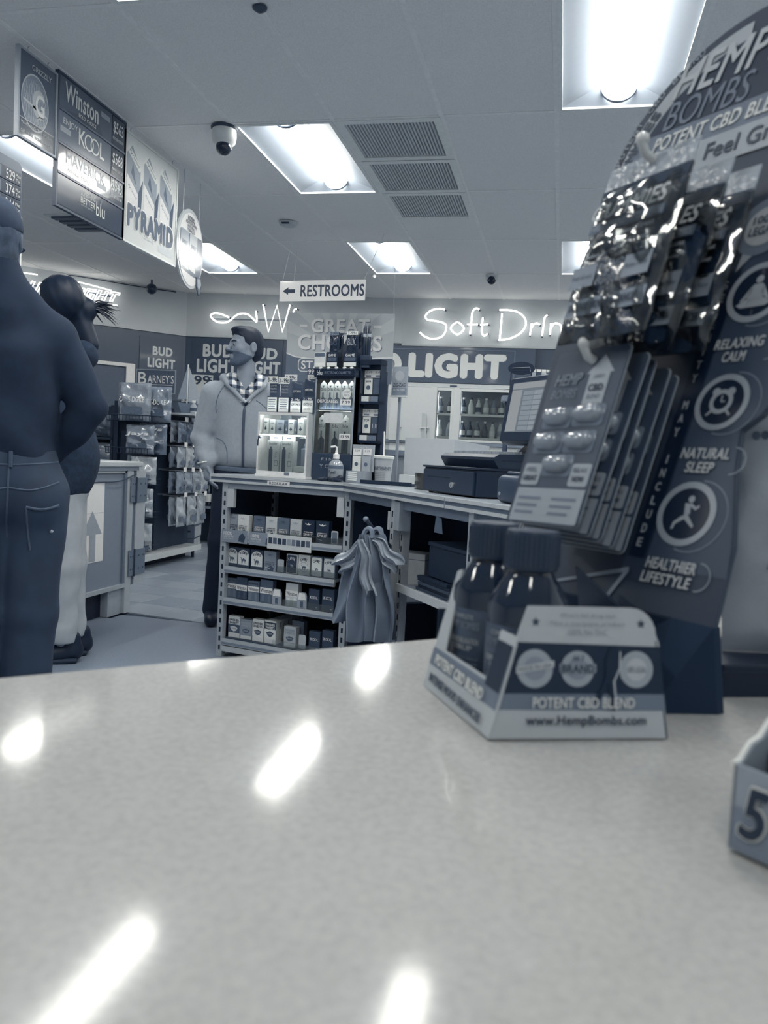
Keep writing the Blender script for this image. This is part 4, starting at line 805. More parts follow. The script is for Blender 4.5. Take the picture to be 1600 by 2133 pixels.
# blister cards on the lower peg
CARDP = (-0.102, 0.0035)
cl = ['front blister card with five bulging capsules, hung on the arched board', 'second blister card in the stack, right behind the front card', 'third blister card in the stack on the arched board', 'fourth blister card in the stack on the arched board', 'rearmost blister card in the stack, lying against the arched board']
for q in range(5):
    off = 0.060 - 0.0112 * q
    o = thing('blister_card', cl[q], 'blister card', group='blister cards on the lower peg', mtx=BM @ Matrix.Translation((CARDP[0] + 0.0006 * (q % 2), -off, CARDP[1] - 0.0003 * q)) @ Matrix.Rotation(R((-1.5, 1, -0.5, 0.8, 0)[q]), 4, 'Y'))
    hole = []
    kid('card', MB().prism(rrect(-0.0325, 0.0325, 0, 0.125, 0.004), 0, 0.0012, 'y'), M(66, 0.3, coat=0.5, var=0.03), o)
    kid('edge_film', MB().prism(rrect(-0.0332, 0.0332, -0.0007, 0.1257, 0.0045), 0.0012, 0.0017, 'y'), M(150, 0.3, coat=0.4), o)
    kid('light_panel_print', MB().flat([(-0.0315, 0.001), (0.0315, 0.001), (0.0315, 0.0245), (-0.0315, 0.0245)], -0.0003), M(148, 0.35, coat=0.3), o)
    for x in (-0.0225, 0.0225): kid('claim_print', MB().prism(rrect(x - 0.0085, x + 0.0085, 0.0265, 0.042, 0.002), -0.0004, -0.0001, 'y'), M(150, 0.35), o)
    txt(o, 'FEEL', M(70), -0.0225, 0.0375, 0.0032, 0.01, -0.0008); txt(o, 'GREAT', M(70), -0.0225, 0.0315, 0.0036, 0.013, -0.0008, bold=0.02)
    txt(o, 'RELAX', M(70), 0.0225, 0.0375, 0.0032, 0.012, -0.0008); txt(o, 'NOW', M(70), 0.0225, 0.0315, 0.0036, 0.01, -0.0008, bold=0.02)
    for r_ in range(3):
        for x in (-0.017, 0.015): kid('small_print', MB().flat([(x - 0.011, 0.0165 - 0.005 * r_), (x + 0.011 - 0.002 * r_, 0.0165 - 0.005 * r_), (x + 0.011 - 0.002 * r_, 0.0183 - 0.005 * r_), (x - 0.011, 0.0183 - 0.005 * r_)], -0.0006), M(112), o)
    kid('arrow_print', MB().flat([(0.0045, 0.084), (0.0225, 0.084), (0.0225, 0.106), (0.0255, 0.106), (0.0135, 0.119), (0.0015, 0.106), (0.0045, 0.106)], -0.0004), M(150, 0.35), o)
    txt(o, 'CBD', M(66), 0.0135, 0.0955, 0.005, 0.013, -0.0008, bold=0.03); txt(o, 'HIGH', M(80), 0.0135, 0.1035, 0.0028, 0.009, -0.0008); txt(o, 'BLEND', M(80), 0.0135, 0.089, 0.003, 0.011, -0.0008)
    txt(o, 'HEMP', M(132), -0.014, 0.103, 0.0085, 0.025, -0.0008, bold=0.01, shear=0.2); txt(o, 'BOMBS', M(118), -0.015, 0.0925, 0.0065, 0.024, -0.0008, shear=0.2)
    for x, z in ((-0.0135, 0.0755), (0.0145, 0.0765), (-0.015, 0.0575), (0.0135, 0.058), (0.0, 0.0415)):
        m = MB(); m.tube([(x - 0.0115, -0.001, z), (x - 0.0095, -0.001, z), (x - 0.007, -0.0012, z), (x + 0.007, -0.0012, z), (x + 0.0095, -0.001, z), (x + 0.0115, -0.001, z)], [0.0015, 0.0048, 0.0062, 0.0062, 0.0048, 0.0015], 16)
        kid('capsule_blister', m, M(138, 0.12, coat=1.0, var=0.02, spec=0.8), o, True)
        kid('blister_flange', MB().prism(rrect(x - 0.0135, x + 0.0135, z - 0.0085, z + 0.007, 0.003), -0.0006, -0.0002, 'y'), M(120, 0.15, coat=0.8), o)

# foil bags of gummies on the upper pegs
def pillow(w, h, d_, nx=14, nz=18, seed=1, crimp=0.06, wr=0.06, flat_top=0.0):
    rnd = np.random.RandomState(seed); ph = rnd.rand(8) * 6.3; fr = 2 + rnd.rand(8) * 7
    m = MB(); vs = []; 
    for s in (-1, 1):
        for j in range(nz + 1):
            for i in range(nx + 1):
                u, v = i / nx * 2 - 1, j / nz * 2 - 1
                vb = min(1, (1 - abs(v)) / (crimp * 2.2 + 0.001)) if abs(v) > 1 - crimp * 2 else 1
                b = (1 - abs(u) ** 2.6) ** 0.6 * (max(0, 1 - abs(v) ** 3.0)) ** 0.55
                wob = sum(math.sin(fr[k] * u * (1.3 if k % 2 else 0.4) + fr[-k - 1] * v * (0.5 if k % 2 else 1.4) + ph[k] + s) for k in range(5)) * wr * d_ * b
                edge = 1 - 0.03 * abs(math.sin(v * 5 + ph[0])) * (abs(u) > 0.99)
                vs.append((u * w / 2 * edge * (1 - 0.05 * b * (abs(u) > 0.5)), s * d_ / 2 * b + s * wob + s * 0.0006, (v + 1) / 2 * h))
    n = (nx + 1) * (nz + 1); fs = []
    for j in range(nz):
        for i in range(nx):
            a = j * (nx + 1) + i; q = (a, a + 1, a + nx + 2, a + nx + 1); fs.append(q); fs.append(tuple(n + k for k in q[::-1]))
    for j in range(nz):
        a, b = j * (nx + 1), (j + 1) * (nx + 1); fs.append((a, b, n + b, n + a)); fs.append((a + nx, n + a + nx, n + b + nx, b + nx))
    for i in range(nx): fs.append((i, n + i, n + i + 1, i + 1)); a = nz * (nx + 1) + i; fs.append((a, a + 1, n + a + 1, n + a))
    return m.add(vs, fs)
foil = M(44, 0.16, coat=1.0, bump=0.55, scale=55, var=0.1, name='crinkled_foil')
film = GLASS('clear_crinkled_film', 0.92, 0.06, 0.10)
def gummy_bag(label, x, z, off, seed, h=0.135, w=0.074, tilt=0):
    o = thing('gummy_bag', label, 'snack bag', group='foil gummy bags on the upper pegs', mtx=BM @ Matrix.Translation((x, -off, z)) @ Matrix.Rotation(R(tilt), 4, 'Y'))
    kid('pouch', pillow(w, h * 0.80, 0.011, seed=seed, wr=0.10), foil, o, True)
    kid('header_film', MB().box(-w / 2, w / 2, -0.0006, 0.0006, h * 0.79, h), M(150, 0.12, coat=1.0, bump=0.5, scale=70, var=0.25), o)
    kid('header_print', MB().flat([(-w / 2, h * 0.80), (w / 2, h * 0.80), (w / 2, h * 0.865), (-w / 2, h * 0.865)], -0.0012), M(52, 0.15, coat=1.0), o)
    y = -0.0075
    txt(o, 'GUMMIES', M(176, 0.3), 0.0, h * 0.69, 0.0125, w * 0.86, y - 0.0008, bold=0.03, shear=0.25)
    kid('stripe_print', MB().flat([(-w / 2 + 0.006, h * 0.575), (w / 2 - 0.006, h * 0.575), (w / 2 - 0.006, h * 0.63), (-w / 2 + 0.006, h * 0.63)], y), M(104, 0.2, coat=0.8), o)
    txt(o, 'HIGH STRENGTH GUMMIES', M(150), 0, h * 0.602, 0.005, w * 0.78, y - 0.0006)
    for q, s in enumerate(('Feel Great', 'Natural Sleep', 'Relax Sooner', 'Reduce Stress')): txt(o, s, M(150), -0.014 if q % 2 else 0.014, h * (0.54 - 0.033 * q), 0.0038, 0.026, y - 0.0006, bold=0.01)
    for xx, s in ((-0.024, 'Feel Great'), (0.022, 'Relax Now')):
        kid('claim_print', MB().flat([(xx - 0.011, h * 0.27), (xx + 0.011, h * 0.27), (xx + 0.011, h * 0.39), (xx - 0.011, h * 0.39)], y - 0.0003), M(138, 0.25, coat=0.6), o); txt(o, s, M(70), xx, h * 0.33, 0.0035, 0.018, y - 0.0008)
    txt(o, 'HEMP', M(112), 0, h * 0.355, 0.009, 0.02, y - 0.0006, shear=0.2); txt(o, 'BOMBS', M(100), 0, h * 0.29, 0.007, 0.021, y - 0.0006, shear=0.2)
    kid('stripe_print', MB().flat([(-w / 2 + 0.004, h * 0.12), (w / 2 - 0.003, h * 0.12), (w / 2 - 0.003, h * 0.215), (-w / 2 + 0.004, h * 0.215)], -0.0055), M(136, 0.2, coat=0.8), o)
    txt(o, 'INTENSE MOOD ENHANCER', M(66), 0, h * 0.168, 0.006, w * 0.8, -0.0062, bold=0.02)
    # loose clear overwrap that catches the light
    kid('clear_wrap', pillow(w * 1.03, h * 0.86, 0.017, seed=seed + 40, wr=0.16, nx=18, nz=26), film, o, True)
    return o
gummy_bag('front glossy gummy bag in crinkled clear wrap on the upper peg', -0.0885, 0.1275, 0.0735, 3, tilt=-2)
gummy_bag('glossy gummy bag right behind the front gummy bag', -0.0915, 0.130, 0.045, 9, tilt=1.5)
gummy_bag('dim gummy bag at the back beside the round badge of the arched board', -0.0900, 0.142, 0.017, 14, h=0.135, tilt=0)

# ------------------------------------------------------------------ energy shot carton, pouch at the right edge
t = thing('energy_shot_carton', 'torn perforated display carton of energy shots at the right edge', 'display carton', (0.071, 0.319, ZK), math.atan2(-0.68, 0.73))
ca, cdk = M(142, 0.4, var=0.05), M(60, 0.4)
kid('front_wall', MB().box(0, 0.13, 0, 0.0012, 0, 0.0325), ca, t)
kid('print_field', MB().flat([(0.001, 0.001), (0.129, 0.001), (0.129, 0.012), (0.001, 0.017)], -0.0003), M(120, 0.4, var=0.05), t)
edge = [(0.0, 0.0325)]
for q in range(13):
    a = q / 12.0; edge.append((0.004 + 0.076 * a, 0.0335 + 0.043 * a + (0.0016 if q % 2 else -0.0004)))
kid('side_wall', MB().prism([(0, 0), (0.085, 0), (0.085, 0.079)] + edge[::-1], 0, 0.0013, 'x'), ca, t)
kid('torn_edge', MB().tube([(-0.0004, y, z) for y, z in edge], 0.0011, 6), M(206, 0.6), t)
kid('back_wall', MB().box(0, 0.13, 0.0838, 0.085, 0, 0.08), ca, t); kid('floor_panel', MB().box(0.0012, 0.13, 0.0012, 0.0838, 0.0005, 0.0015), cdk, t)
txt(t, '5', M(206, 0.4), 0.0098, 0.0165, 0.0215, 0.0132, -0.0008, bold=0.05, shear=0.2); txt(t, '5', M(40, 0.4), 0.0098, 0.0165, 0.0198, 0.0116, -0.0013, bold=0.03, shear=0.2)
txt(t, '-hour ENERGY', M(40, 0.4), 0.054, 0.0165, 0.016, 0.07, -0.0013, bold=0.03, shear=0.2)
for q, (x, y) in enumerate(((0.0205, 0.026), (0.060, 0.026), (0.0205, 0.064), (0.060, 0.064))):
    o = thing('energy_shot_bottle', ('white energy shot bottle at the left front of the torn carton', 'energy shot bottle second from the left in the torn carton', 'energy shot bottle at the left back of the torn carton', 'energy shot bottle second in the back row of the carton')[q], 'bottle', tuple(t.location + Matrix.Rotation(math.atan2(-0.68, 0.73), 3, 'Z') @ Vector((x, y, 0.0017))), math.atan2(-0.68, 0.73), 'energy shots in the torn carton')
    kid('sleeve', MB().lathe([(0.014, 0), (0.017, 0.003), (0.0172, 0.05), (0.013, 0.058), (0.0095, 0.062)], 28), M(186, 0.25, coat=0.7, var=0.05), o, True)
    kid('cap', MB().lathe([(0.0105, 0.062), (0.0112, 0.063), (0.0112, 0.074), (0.0100, 0.0755)], 28), M(60, 0.3), o, True)
    cyl_text(o, '5', M(60), 0.01735, 0.047, 0.011, 0.0085, -PI * 0.62); cyl_text(o, 'ENERGY', M(60), 0.01735, 0.037, 0.0075, 0.026, -PI * 0.55)
t = thing('dark_pedestal_carton', 'low dark carton on the counter behind the right-hand pouch', 'carton', (0.108, 0.536, ZK), R(22))
kid('body', MB().cbox(0, 0.13, 0, 0.08, 0, 0.022, 0.0015), M(22, 0.5), t); kid('lid_line', MB().box(0.0, 0.13, -0.0006, 0, 0.016, 0.0172), M(34), t)
t = thing('snack_pouch', 'pale standing snack pouch with dark stripes cut off by the right edge', 'snack bag', (0.168, 0.590, ZK + 0.0225), R(14))
kid('pouch', pillow(0.115, 0.172, 0.022, seed=21, wr=0.05), M(150, 0.3, coat=0.6, bump=0.2, scale=30), t, True)
for z, w_ in ((0.095, 0.05), (0.078, 0.062), (0.058, 0.066)): kid('stripe_print', MB().flat([(-0.036, z), (0.05, z), (0.05, z + 0.010), (-0.030, z + 0.010)], -0.0128), M(98, 0.3, coat=0.4), t)
kid('header_strip', MB().box(-0.054, 0.054, -0.0035, 0.0035, 0.155, 0.205), M(48, 0.3, coat=0.5), t)
for x in (-0.044, -0.037, -0.05): kid('dot_print', MB().flat(circ(x, 0.15 + x * 0.1, 0.003, 12), -0.0125), M(66), t)
# ------------------------------------------------------------------ till counter with cigarette shelves
O1 = Vector((-1.741, 3.85, 0)); A1 = R(-13.39); O2 = Vector((-0.985, 3.67, 0)); A2 = R(-54.77)
M1 = Matrix.Translation(O1) @ Matrix.Rotation(A1, 4, 'Z'); M2 = Matrix.Translation(O2) @ Matrix.Rotation(A2, 4, 'Z')
def at1(x, y, z=0.0): return tuple(M1 @ Vector((x, y, z)))
def at2(x, y, z=0.0): return tuple(M2 @ Vector((x, y, z)))
ZT = 0.935
E2 = M2 @ Vector((2.2, 0, 0)); E2b = M2 @ Vector((2.2, 0.55, 0)); P0b = M1 @ Vector((0, 0.55, 0)); Bb = (-0.656, 4.157)
t = thing('till_counter', 'long till counter with striped edge carrying the register and tobacco displays', 'counter', tuple(O1))
off = lambda p: (p[0] - O1.x, p[1] - O1.y)
poly = [(0, 0), off(O2), off(E2), off(E2b), off(Bb), off(P0b)]
kid('top', MB().prism(poly, ZT - 0.03, ZT, 'z'), M(150, 0.3, var=0.05, scale=20), t)
lt, dk = M(178, 0.35), M(96, 0.45)
R1, R2 = Matrix.Rotation(A1, 4, 'Z'), Matrix.Translation(O2 - O1) @ Matrix.Rotation(A2, 4, 'Z')
for mt, spans in ((R1, ((0, 0.777),)), (R2, ((0.0, 1.042), (1.05, 2.2)))):
    for a, b in spans:
        kid('edge_strip', MB().box(a, b, -0.014, 0, ZT - 0.012, ZT + 0.001), lt, t, mtx=mt); kid('edge_groove', MB().box(a, b, -0.010, 0, ZT - 0.026, ZT - 0.012), dk, t, mtx=mt)
        kid('edge_strip', MB().box(a, b, -0.013, 0, ZT - 0.038, ZT - 0.026), lt, t, mtx=mt)
kid('end_cap', MB().box(-0.006, 0.0, -0.014, 0.55, ZT - 0.038, ZT + 0.001), lt, t, mtx=R1)
kid('joint_cap', MB().box(1.042, 1.05, -0.012, 0, ZT - 0.036, ZT - 0.001), M(130), t, mtx=R2)
kid('apron', MB().box(0.07, 0.81, 0.004, 0.02, ZT - 0.068, ZT - 0.038), M(150, 0.4), t, mtx=R1)
kid('apron', MB().box(0.02, 2.15, 0.012, 0.03, ZT - 0.075, ZT - 0.030), M(120, 0.4), t, mtx=R2)
lab = kid('paper_label', MB().box(0.347, 0.476, -0.0155, -0.014, ZT - 0.036, ZT - 0.014), M(214, 0.5), t, mtx=R1)
txt(lab, 'REGULAR', M(70), 0.4115, ZT - 0.025, 0.013, 0.105, -0.016, bold=0.01)
kid('back_panel', MB().box(0.0, 2.15, 0.50, 0.515, 0.05, ZT - 0.03), M(30, 0.7), t, mtx=R2)
kid('added_bay_partition', MB().box(-0.02, 0.0, 0.03, 0.52, 0.05, ZT - 0.03), M(36, 0.7), t, mtx=R2)  # dark partition added so the bay under the counter stays dark
kid('bay_floor', MB().box(0.05, 2.15, 0.02, 0.5, 0.02, 0.05), M(44, 0.6), t, mtx=R2)
slot_m = M(22, 0.7)
def upright(par, x, mt, y=0.0, z1=0.895, w=0.034):
    p = kid('upright', MB().box(x, x + w, y, y + 0.03, 0, z1), M(166, 0.35, metal=0.1), par, mtx=mt)
    m = MB(); z = 0.035
    while z < z1 - 0.03: m.box(x + w * 0.36, x + w * 0.66, y - 0.0012, y, z, z + 0.024); z += 0.0465
    sl = kid('slots', m, slot_m, p); sl['kind'] = 'stuff'
    return p
for s in (0.552, 1.205, 1.9): upright(t, s, R2, 0.0); 
for s in (0.59, 1.245): upright(t, s, R2, 0.03, w=0.03)
for x, y, mt in ((0.595, -0.004, R2),): kid('bracket', MB().box(x, x + 0.05, y, y + 0.05, ZT - 0.16, ZT - 0.045), M(150, 0.4), t, mtx=mt)
kid('bracket', MB().box(0.535, 0.553, -0.006, 0.03, ZT - 0.165, ZT - 0.09), M(170, 0.4), t, mtx=R2)
sh = kid('bay_shelf', MB().box(0.62, 1.205, 0.02, 0.42, 0.545, 0.553), M(140, 0.4), t, mtx=R2)
kid('shelf_lip', MB().box(0.62, 1.205, 0.008, 0.02, 0.53, 0.56), M(182, 0.35), sh)
kid('bay_shelf', MB().box(0.03, 0.55, 0.03, 0.42, 0.46, 0.468), M(110, 0.4), t, mtx=R2)
kid('tape_scrap', MB().flat([(0.93, 0.80), (1.0, 0.80), (0.985, 0.855), (0.94, 0.862)], 0.011), M(92), t, mtx=R2)
# the open shelf unit under the left end
u = thing('cigarette_shelf_unit', 'grey slotted shelf unit with four shelves of cigarette packs under the counter', 'shelf unit', at1(0, 0), A1)
upright(u, 0.066, None); upright(u, 0.778, None)
upright(u, 0.066, None, 0.44); upright(u, 0.778, None, 0.44)
kid('back_panel', MB().box(0.07, 0.81, 0.475, 0.49, 0.02, 0.86), M(34, 0.7), u)
for z in (0.2, 0.36, 0.52, 0.68, 0.84): kid('back_seam', MB().box(0.10, 0.778, 0.473, 0.4755, z, z + 0.004), M(24), u)
kid('side_panel', MB().box(0.070, 0.075, 0.03, 0.44, 0.02, 0.86), M(48, 0.6), u); kid('side_panel', MB().box(0.803, 0.808, 0.03, 0.44, 0.02, 0.86), M(40, 0.6), u)
for x in (0.101, 0.737): kid('hanger_bracket', MB().box(x, x + 0.038, -0.002, 0.02, 0.772, 0.866), M(176, 0.4), u)
kid('header_rail', MB().box(0.1, 0.778, 0.012, 0.03, 0.80, 0.866), M(40, 0.5), u) if False else None
SHZ = [0.634, 0.468, 0.306, 0.094]
for q, z in enumerate(SHZ):
    x1 = 0.774 if q == 0 else 0.742
    s = kid('shelf', MB().box(0.10, x1, 0.012, 0.40, z - 0.012, z), M(120, 0.4), u)
    kid('shelf_nose', MB().prism([(-0.004, z - 0.030), (0.004, z - 0.034), (0.012, z - 0.030), (0.012, z), (0.0, z + 0.003), (-0.003, z - 0.012)], 0.10, x1, 'x'), M(164, 0.3, metal=0.1), s)
    kid('nose_groove', MB().box(0.10, x1, -0.0045, -0.003, z - 0.026, z - 0.015), M(124, 0.4), s)
    kid('clear_fence', MB().box(0.40, x1 - 0.004, 0.0135, 0.0148, z + 0.002, z + 0.034), GLASS('shelf_fence', 0.95, 0.1, 0.08), s)
kid('kick_rail', MB().box(0.10, 0.778, -0.002, 0.012, 0.03, 0.058), M(178, 0.4), u)
for x0, x1, s1 in ((0.077, 0.236, '100%'), (0.244, 0.40, '100%')):
    c = kid('shelf_card', MB().box(x0, x1, -0.0062, -0.005, SHZ[0] - 0.040, SHZ[0] + 0.026), M(136, 0.4), u)
    txt(c, s1, M(215), x0 + 0.038, SHZ[0] + 0.006, 0.018, 0.05, -0.007, bold=0.02); txt(c, 'ADDITIVE-FREE', M(205), x0 + 0.043, SHZ[0] - 0.010, 0.009, 0.062, -0.007); txt(c, 'NATURAL TOBACCO', M(190), x0 + 0.043, SHZ[0] - 0.021, 0.006, 0.062, -0.007)
    kid('figure_print', MB().flat([(x1 - 0.055, SHZ[0] - 0.03), (x1 - 0.02, SHZ[0] - 0.034), (x1 - 0.012, SHZ[0] - 0.005), (x1 - 0.03, SHZ[0] + 0.014), (x1 - 0.05, SHZ[0] - 0.002)], -0.007), M(62), c)
c = kid('shelf_card', MB().box(0.357, 0.610, -0.0085, -0.007, SHZ[0] - 0.048, SHZ[0] + 0.026), M(192, 0.4), u)
for q in range(9): kid('pack_print', MB().flat([(0.364 + 0.027 * q, SHZ[0] - 0.022), (0.386 + 0.027 * q, SHZ[0] - 0.022), (0.386 + 0.027 * q, SHZ[0] + 0.008), (0.364 + 0.027 * q, SHZ[0] + 0.008)], -0.0092), M((60, 95, 50, 70, 150, 120, 80, 60, 100)[q], 0.4), c)
for x, z, w_, h_, two in ((0.703, SHZ[0] + 0.002, 0.037, 0.066, 1), (0.405, SHZ[1] + 0.003, 0.037, 0.064, 0), (0.548, SHZ[3] + 0.012, 0.04, 0.07, 0)):
    p = kid('pusher_tab', MB().prism(rrect(x, x + w_, z, z + h_, 0.008), 0.018, 0.0205, 'y'), M(170, 0.3), u)
    if two: kid('tab_window', MB().prism(rrect(x + 0.006, x + w_ - 0.006, z + 0.006, z + h_ - 0.007, 0.005), 0.0168, 0.0178, 'y'), M(110, 0.3), p)
for x, z in ((0.391, SHZ[2] + 0.003), (0.537, SHZ[2] + 0.003)):
    p = kid('pusher_tab', MB().prism([(x, z), (x + 0.052, z), (x + 0.052, z + 0.06), (x + 0.044, z + 0.078), (x + 0.008, z + 0.078), (x, z + 0.06)], 0.006, 0.012, 'y'), M(150, 0.3), u)
    kid('tag_paper', MB().flat([(x + 0.003, z + 0.042), (x + 0.049, z + 0.042), (x + 0.042, z + 0.075), (x + 0.010, z + 0.075)], 0.005), M(212), p); kid('tag_slot', MB().flat([(x + 0.018, z + 0.004), (x + 0.034, z + 0.004), (x + 0.034, z + 0.034), (x + 0.018, z + 0.034)], 0.0048), M(84), p)
CAMEL = [(-0.46, 0.30), (-0.40, 0.38), (-0.30, 0.36), (-0.26, 0.22), (-0.20, 0.10), (-0.08, 0.16), (0.0, 0.34), (0.10, 0.20), (0.26, 0.16), (0.38, 0.05), (0.40, -0.25), (0.43, -0.45), (0.36, -0.46), (0.32, -0.20), (0.24, -0.08), (0.20, -0.28), (0.22, -0.46), (0.14, -0.46), (0.10, -0.12), (-0.06, -0.12), (-0.10, -0.46), (-0.17, -0.46), (-0.16, -0.16), (-0.22, -0.46), (-0.29, -0.46), (-0.27, -0.12), (-0.32, 0.05), (-0.36, 0.24)]
def pack(label, x0, x1, z, h, style, lvl, y=0.017, d=0.034, **k):
    w = x1 - x0 - 0.003
    o = thing('cigarette_pack', label, 'cigarette pack', at1((x0 + x1) / 2, y, z + 0.0004), A1 + R(random.uniform(-2, 2)), 'packs on the cigarette shelves')
    kid('carton', MB().cbox(-w / 2, w / 2, 0, d, 0, h, 0.0012, 1), M(lvl, 0.3, var=0.03, coat=0.4), o)
    kid('lid_seam', MB().box(-w / 2 - 0.0004, w / 2 + 0.0004, -0.0004, d + 0.0004, h * 0.74, h * 0.745), M(max(20, lvl - 40)), o) if style not in ('wides', 'camel') else None
    yy = -0.0008
    if style == 'spirit':
        tl = 215 if lvl < 100 else 70
        txt(o, 'AMERICAN', M(tl), 0, h * 0.46, h * 0.055, w * 0.72, yy, bold=0.02); txt(o, 'SPIRIT', M(tl), 0, h * 0.34, h * 0.12, w * 0.76, yy, bold=0.01)
        kid('eagle_print', MB().flat([(-w * 0.3, h * 0.86), (-w * 0.08, h * 0.83), (0, h * 0.88), (w * 0.08, h * 0.83), (w * 0.3, h * 0.86), (w * 0.1, h * 0.78), (-w * 0.1, h * 0.78)], yy), M(tl if lvl < 60 else max(50, lvl - 30)), o)
        kid('figure_print', MB().flat([(-w * 0.15, h * 0.03), (w * 0.3, h * 0.03), (w * 0.36, h * 0.18), (w * 0.12, h * 0.28), (-w * 0.2, h * 0.18)], yy - 0.0002), M(72), o)
        kid('pipe_print', MB().flat([(-w * 0.36, h * 0.185), (w * 0.02, h * 0.13), (w * 0.03, h * 0.15), (-w * 0.35, h * 0.205)], yy - 0.0005), M(205), o)
    elif style in ('wides', 'camel'):
        pl = k.get('panel', 205); ar = [(-w * 0.44, h * 0.14), (w * 0.44, h * 0.14)] + [(w * 0.44 * math.cos(a), h * 0.66 + h * 0.26 * math.sin(a)) for a in np.linspace(0, PI, 12)]
        if style == 'camel': ar = rrect(-w * 0.44, w * 0.44, h * 0.04, h * 0.95, w * 0.12)
        kid('panel_print', MB().flat(ar, yy), M(pl, 0.35), o)
        tx = 'WIDES' if style == 'wides' else 'CAMEL'; tl = 50 if pl > 120 else 215
        arcs = len(tx)
        for i, ch in enumerate(tx):
            a = R(128 - 76 * i / 4.0); txt(o, ch, M(tl), w * 0.42 * math.cos(a), h * 0.52 + h * 0.27 * math.sin(a), h * 0.13, w * (0.14 if ch != 'I' else 0.05), yy - 0.0004, bold=0.03, rot=a - PI / 2)
        sc = h * k.get('cs', 0.5); kid('camel_print', MB().flat([(a * sc * 0.72, h * k.get('cz', 0.4) + b * sc * 0.62) for a, b in CAMEL], yy - 0.0005), M(88 if pl > 120 else 150), o)
        kid('ground_print', MB().flat([(-w * 0.43, h * 0.05), (w * 0.43, h * 0.05), (w * 0.43, h * k.get('gz', 0.16)), (-w * 0.43, h * k.get('gz', 0.16))], yy - 0.0002), M(k.get('gl', 60)), o) if k.get('gz', 0.16) else None
        if k.get('ring'):
            m = MB(); ringflat(m, 0, h * 0.40, w * 0.36, w * 0.385, yy - 0.0004, 24); kid('ring_print', m, M(120), o)
    elif style == 'winston':
        z0 = k.get('bz', 0.47); kid('band_print', MB().flat([(-w / 2, h * z0), (w / 2, h * z0), (w / 2, h * (z0 + 0.26)), (-w / 2, h * (z0 + 0.26))], yy), M(214, 0.35), o)
        txt(o, 'Winston', M(46), 0, h * (z0 + 0.13), h * 0.17, w * 0.88, yy - 0.0004, bold=0.01)
        if k.get('top'): txt(o, k['top'], M(45), 0, h * 0.88, h * 0.1, w * 0.8, yy - 0.0004, bold=0.02)
        for xx in (-0.25, 0.25): kid('stripe_print', MB().flat([(xx * w - w * 0.1, h * 0.05), (xx * w + w * 0.1, h * 0.05), (xx * w + w * 0.1, h * (z0 - 0.05)), (xx * w - w * 0.1, h * (z0 - 0.05))], yy), M(lvl + 14, 0.35), o)
    elif style == 'kool':
        txt(o, 'K', M(212), -w * 0.27, h * 0.60, h * 0.13, w * 0.16, yy, bold=0.02); txt(o, 'L', M(212), w * 0.30, h * 0.60, h * 0.13, w * 0.11, yy, bold=0.02)
        m = MB(); ringflat(m, -w * 0.07, h * 0.60, w * 0.075, w * 0.105, yy, 18, 1.0); ringflat(m, w * 0.10, h * 0.60, w * 0.075, w * 0.105, yy - 0.0002, 18, 1.0); kid('ring_letters', m, M(212), o)
        kid('code_print', MB().flat([(w * 0.2, h * 0.12), (w * 0.36, h * 0.12), (w * 0.36, h * 0.15), (w * 0.2, h * 0.15)], yy), M(170), o)
    elif style == 'sweets':
        bl = k.get('body', lvl); pale_ = lvl > 120
        kid('body_print', MB().flat([(-w / 2, h * 0.24), (w / 2, h * 0.24), (w / 2, h * 0.62), (-w / 2, h * 0.62)], yy), M(bl, 0.35), o)
        kid('header_print', MB().flat([(-w / 2, h * 0.62), (w / 2, h * 0.62), (w / 2, h * 0.93), (-w / 2, h * 0.93)], yy), M(k.get('head', 205), 0.35), o)
        kid('footer_print', MB().flat([(-w * 0.46, h * 0.03), (w * 0.46, h * 0.03), (w * 0.46, h * 0.2), (-w * 0.46, h * 0.2)], yy), M(196, 0.35, var=0.06, scale=300), o)
        tl = k.get('tl', 50); txt(o, 'SWISHER', M(tl), 0, h * 0.82, h * 0.11, w * 0.84, yy - 0.0004, bold=0.05); txt(o, 'SWEETS', M(tl), 0, h * 0.69, h * 0.11, w * 0.80, yy - 0.0004, bold=0.05)
        kid('shield_print', MB().flat([(-w * 0.34, h * 0.48), (0, h * 0.55), (w * 0.34, h * 0.48), (w * 0.2, h * 0.34), (0, h * 0.29), (-w * 0.2, h * 0.34)], yy - 0.0004), M(k.get('sh', 70), 0.35), o)
        txt(o, 'SWISHER', M(190 if k.get('sh', 70) < 120 else 70), 0, h * 0.435, h * 0.06, w * 0.4, yy - 0.0008)
    return o
# shelf 1
S = SHZ[0]
for a in (('grey pack of natural cigarettes, leftmost on the top cigarette shelf', 0.082, 0.154, 0.101, 150), ('pale pack of natural cigarettes, second from the left on the top cigarette shelf', 0.155, 0.226, 0.103, 200),
          ('mid grey natural cigarette pack beside the dark gap on the top cigarette shelf', 0.251, 0.323, 0.105, 92), ('pale natural cigarette pack fourth from the left on the top cigarette shelf', 0.324, 0.394, 0.106, 188),
          ('mid grey natural cigarette pack fifth from the left on the top cigarette shelf', 0.395, 0.466, 0.106, 98), ('pale natural cigarette pack sixth from the left on the top cigarette shelf', 0.468, 0.535, 0.105, 184),
          ('nearly black natural cigarette pack with white letters on the top cigarette shelf', 0.538, 0.610, 0.107, 34), ('dark pack with winged emblem, rightmost on the top cigarette shelf', 0.615, 0.690, 0.108, 46)): pack(a[0], a[1], a[2], S, a[3], 'spirit', a[4], y=0.033 if a[1] < 0.1 else 0.017)
for x0, x1, l in ((0.16, 0.232, 90), (0.40, 0.47, 120), (0.47, 0.60, 70), (0.62, 0.70, 44)): pack('pack half hidden in the second row of the top shelf, seen over pack at %d centimetres' % int(x0 * 100), x0, x1, S, 0.112, 'plain', l, y=0.06, d=0.1) if False else None
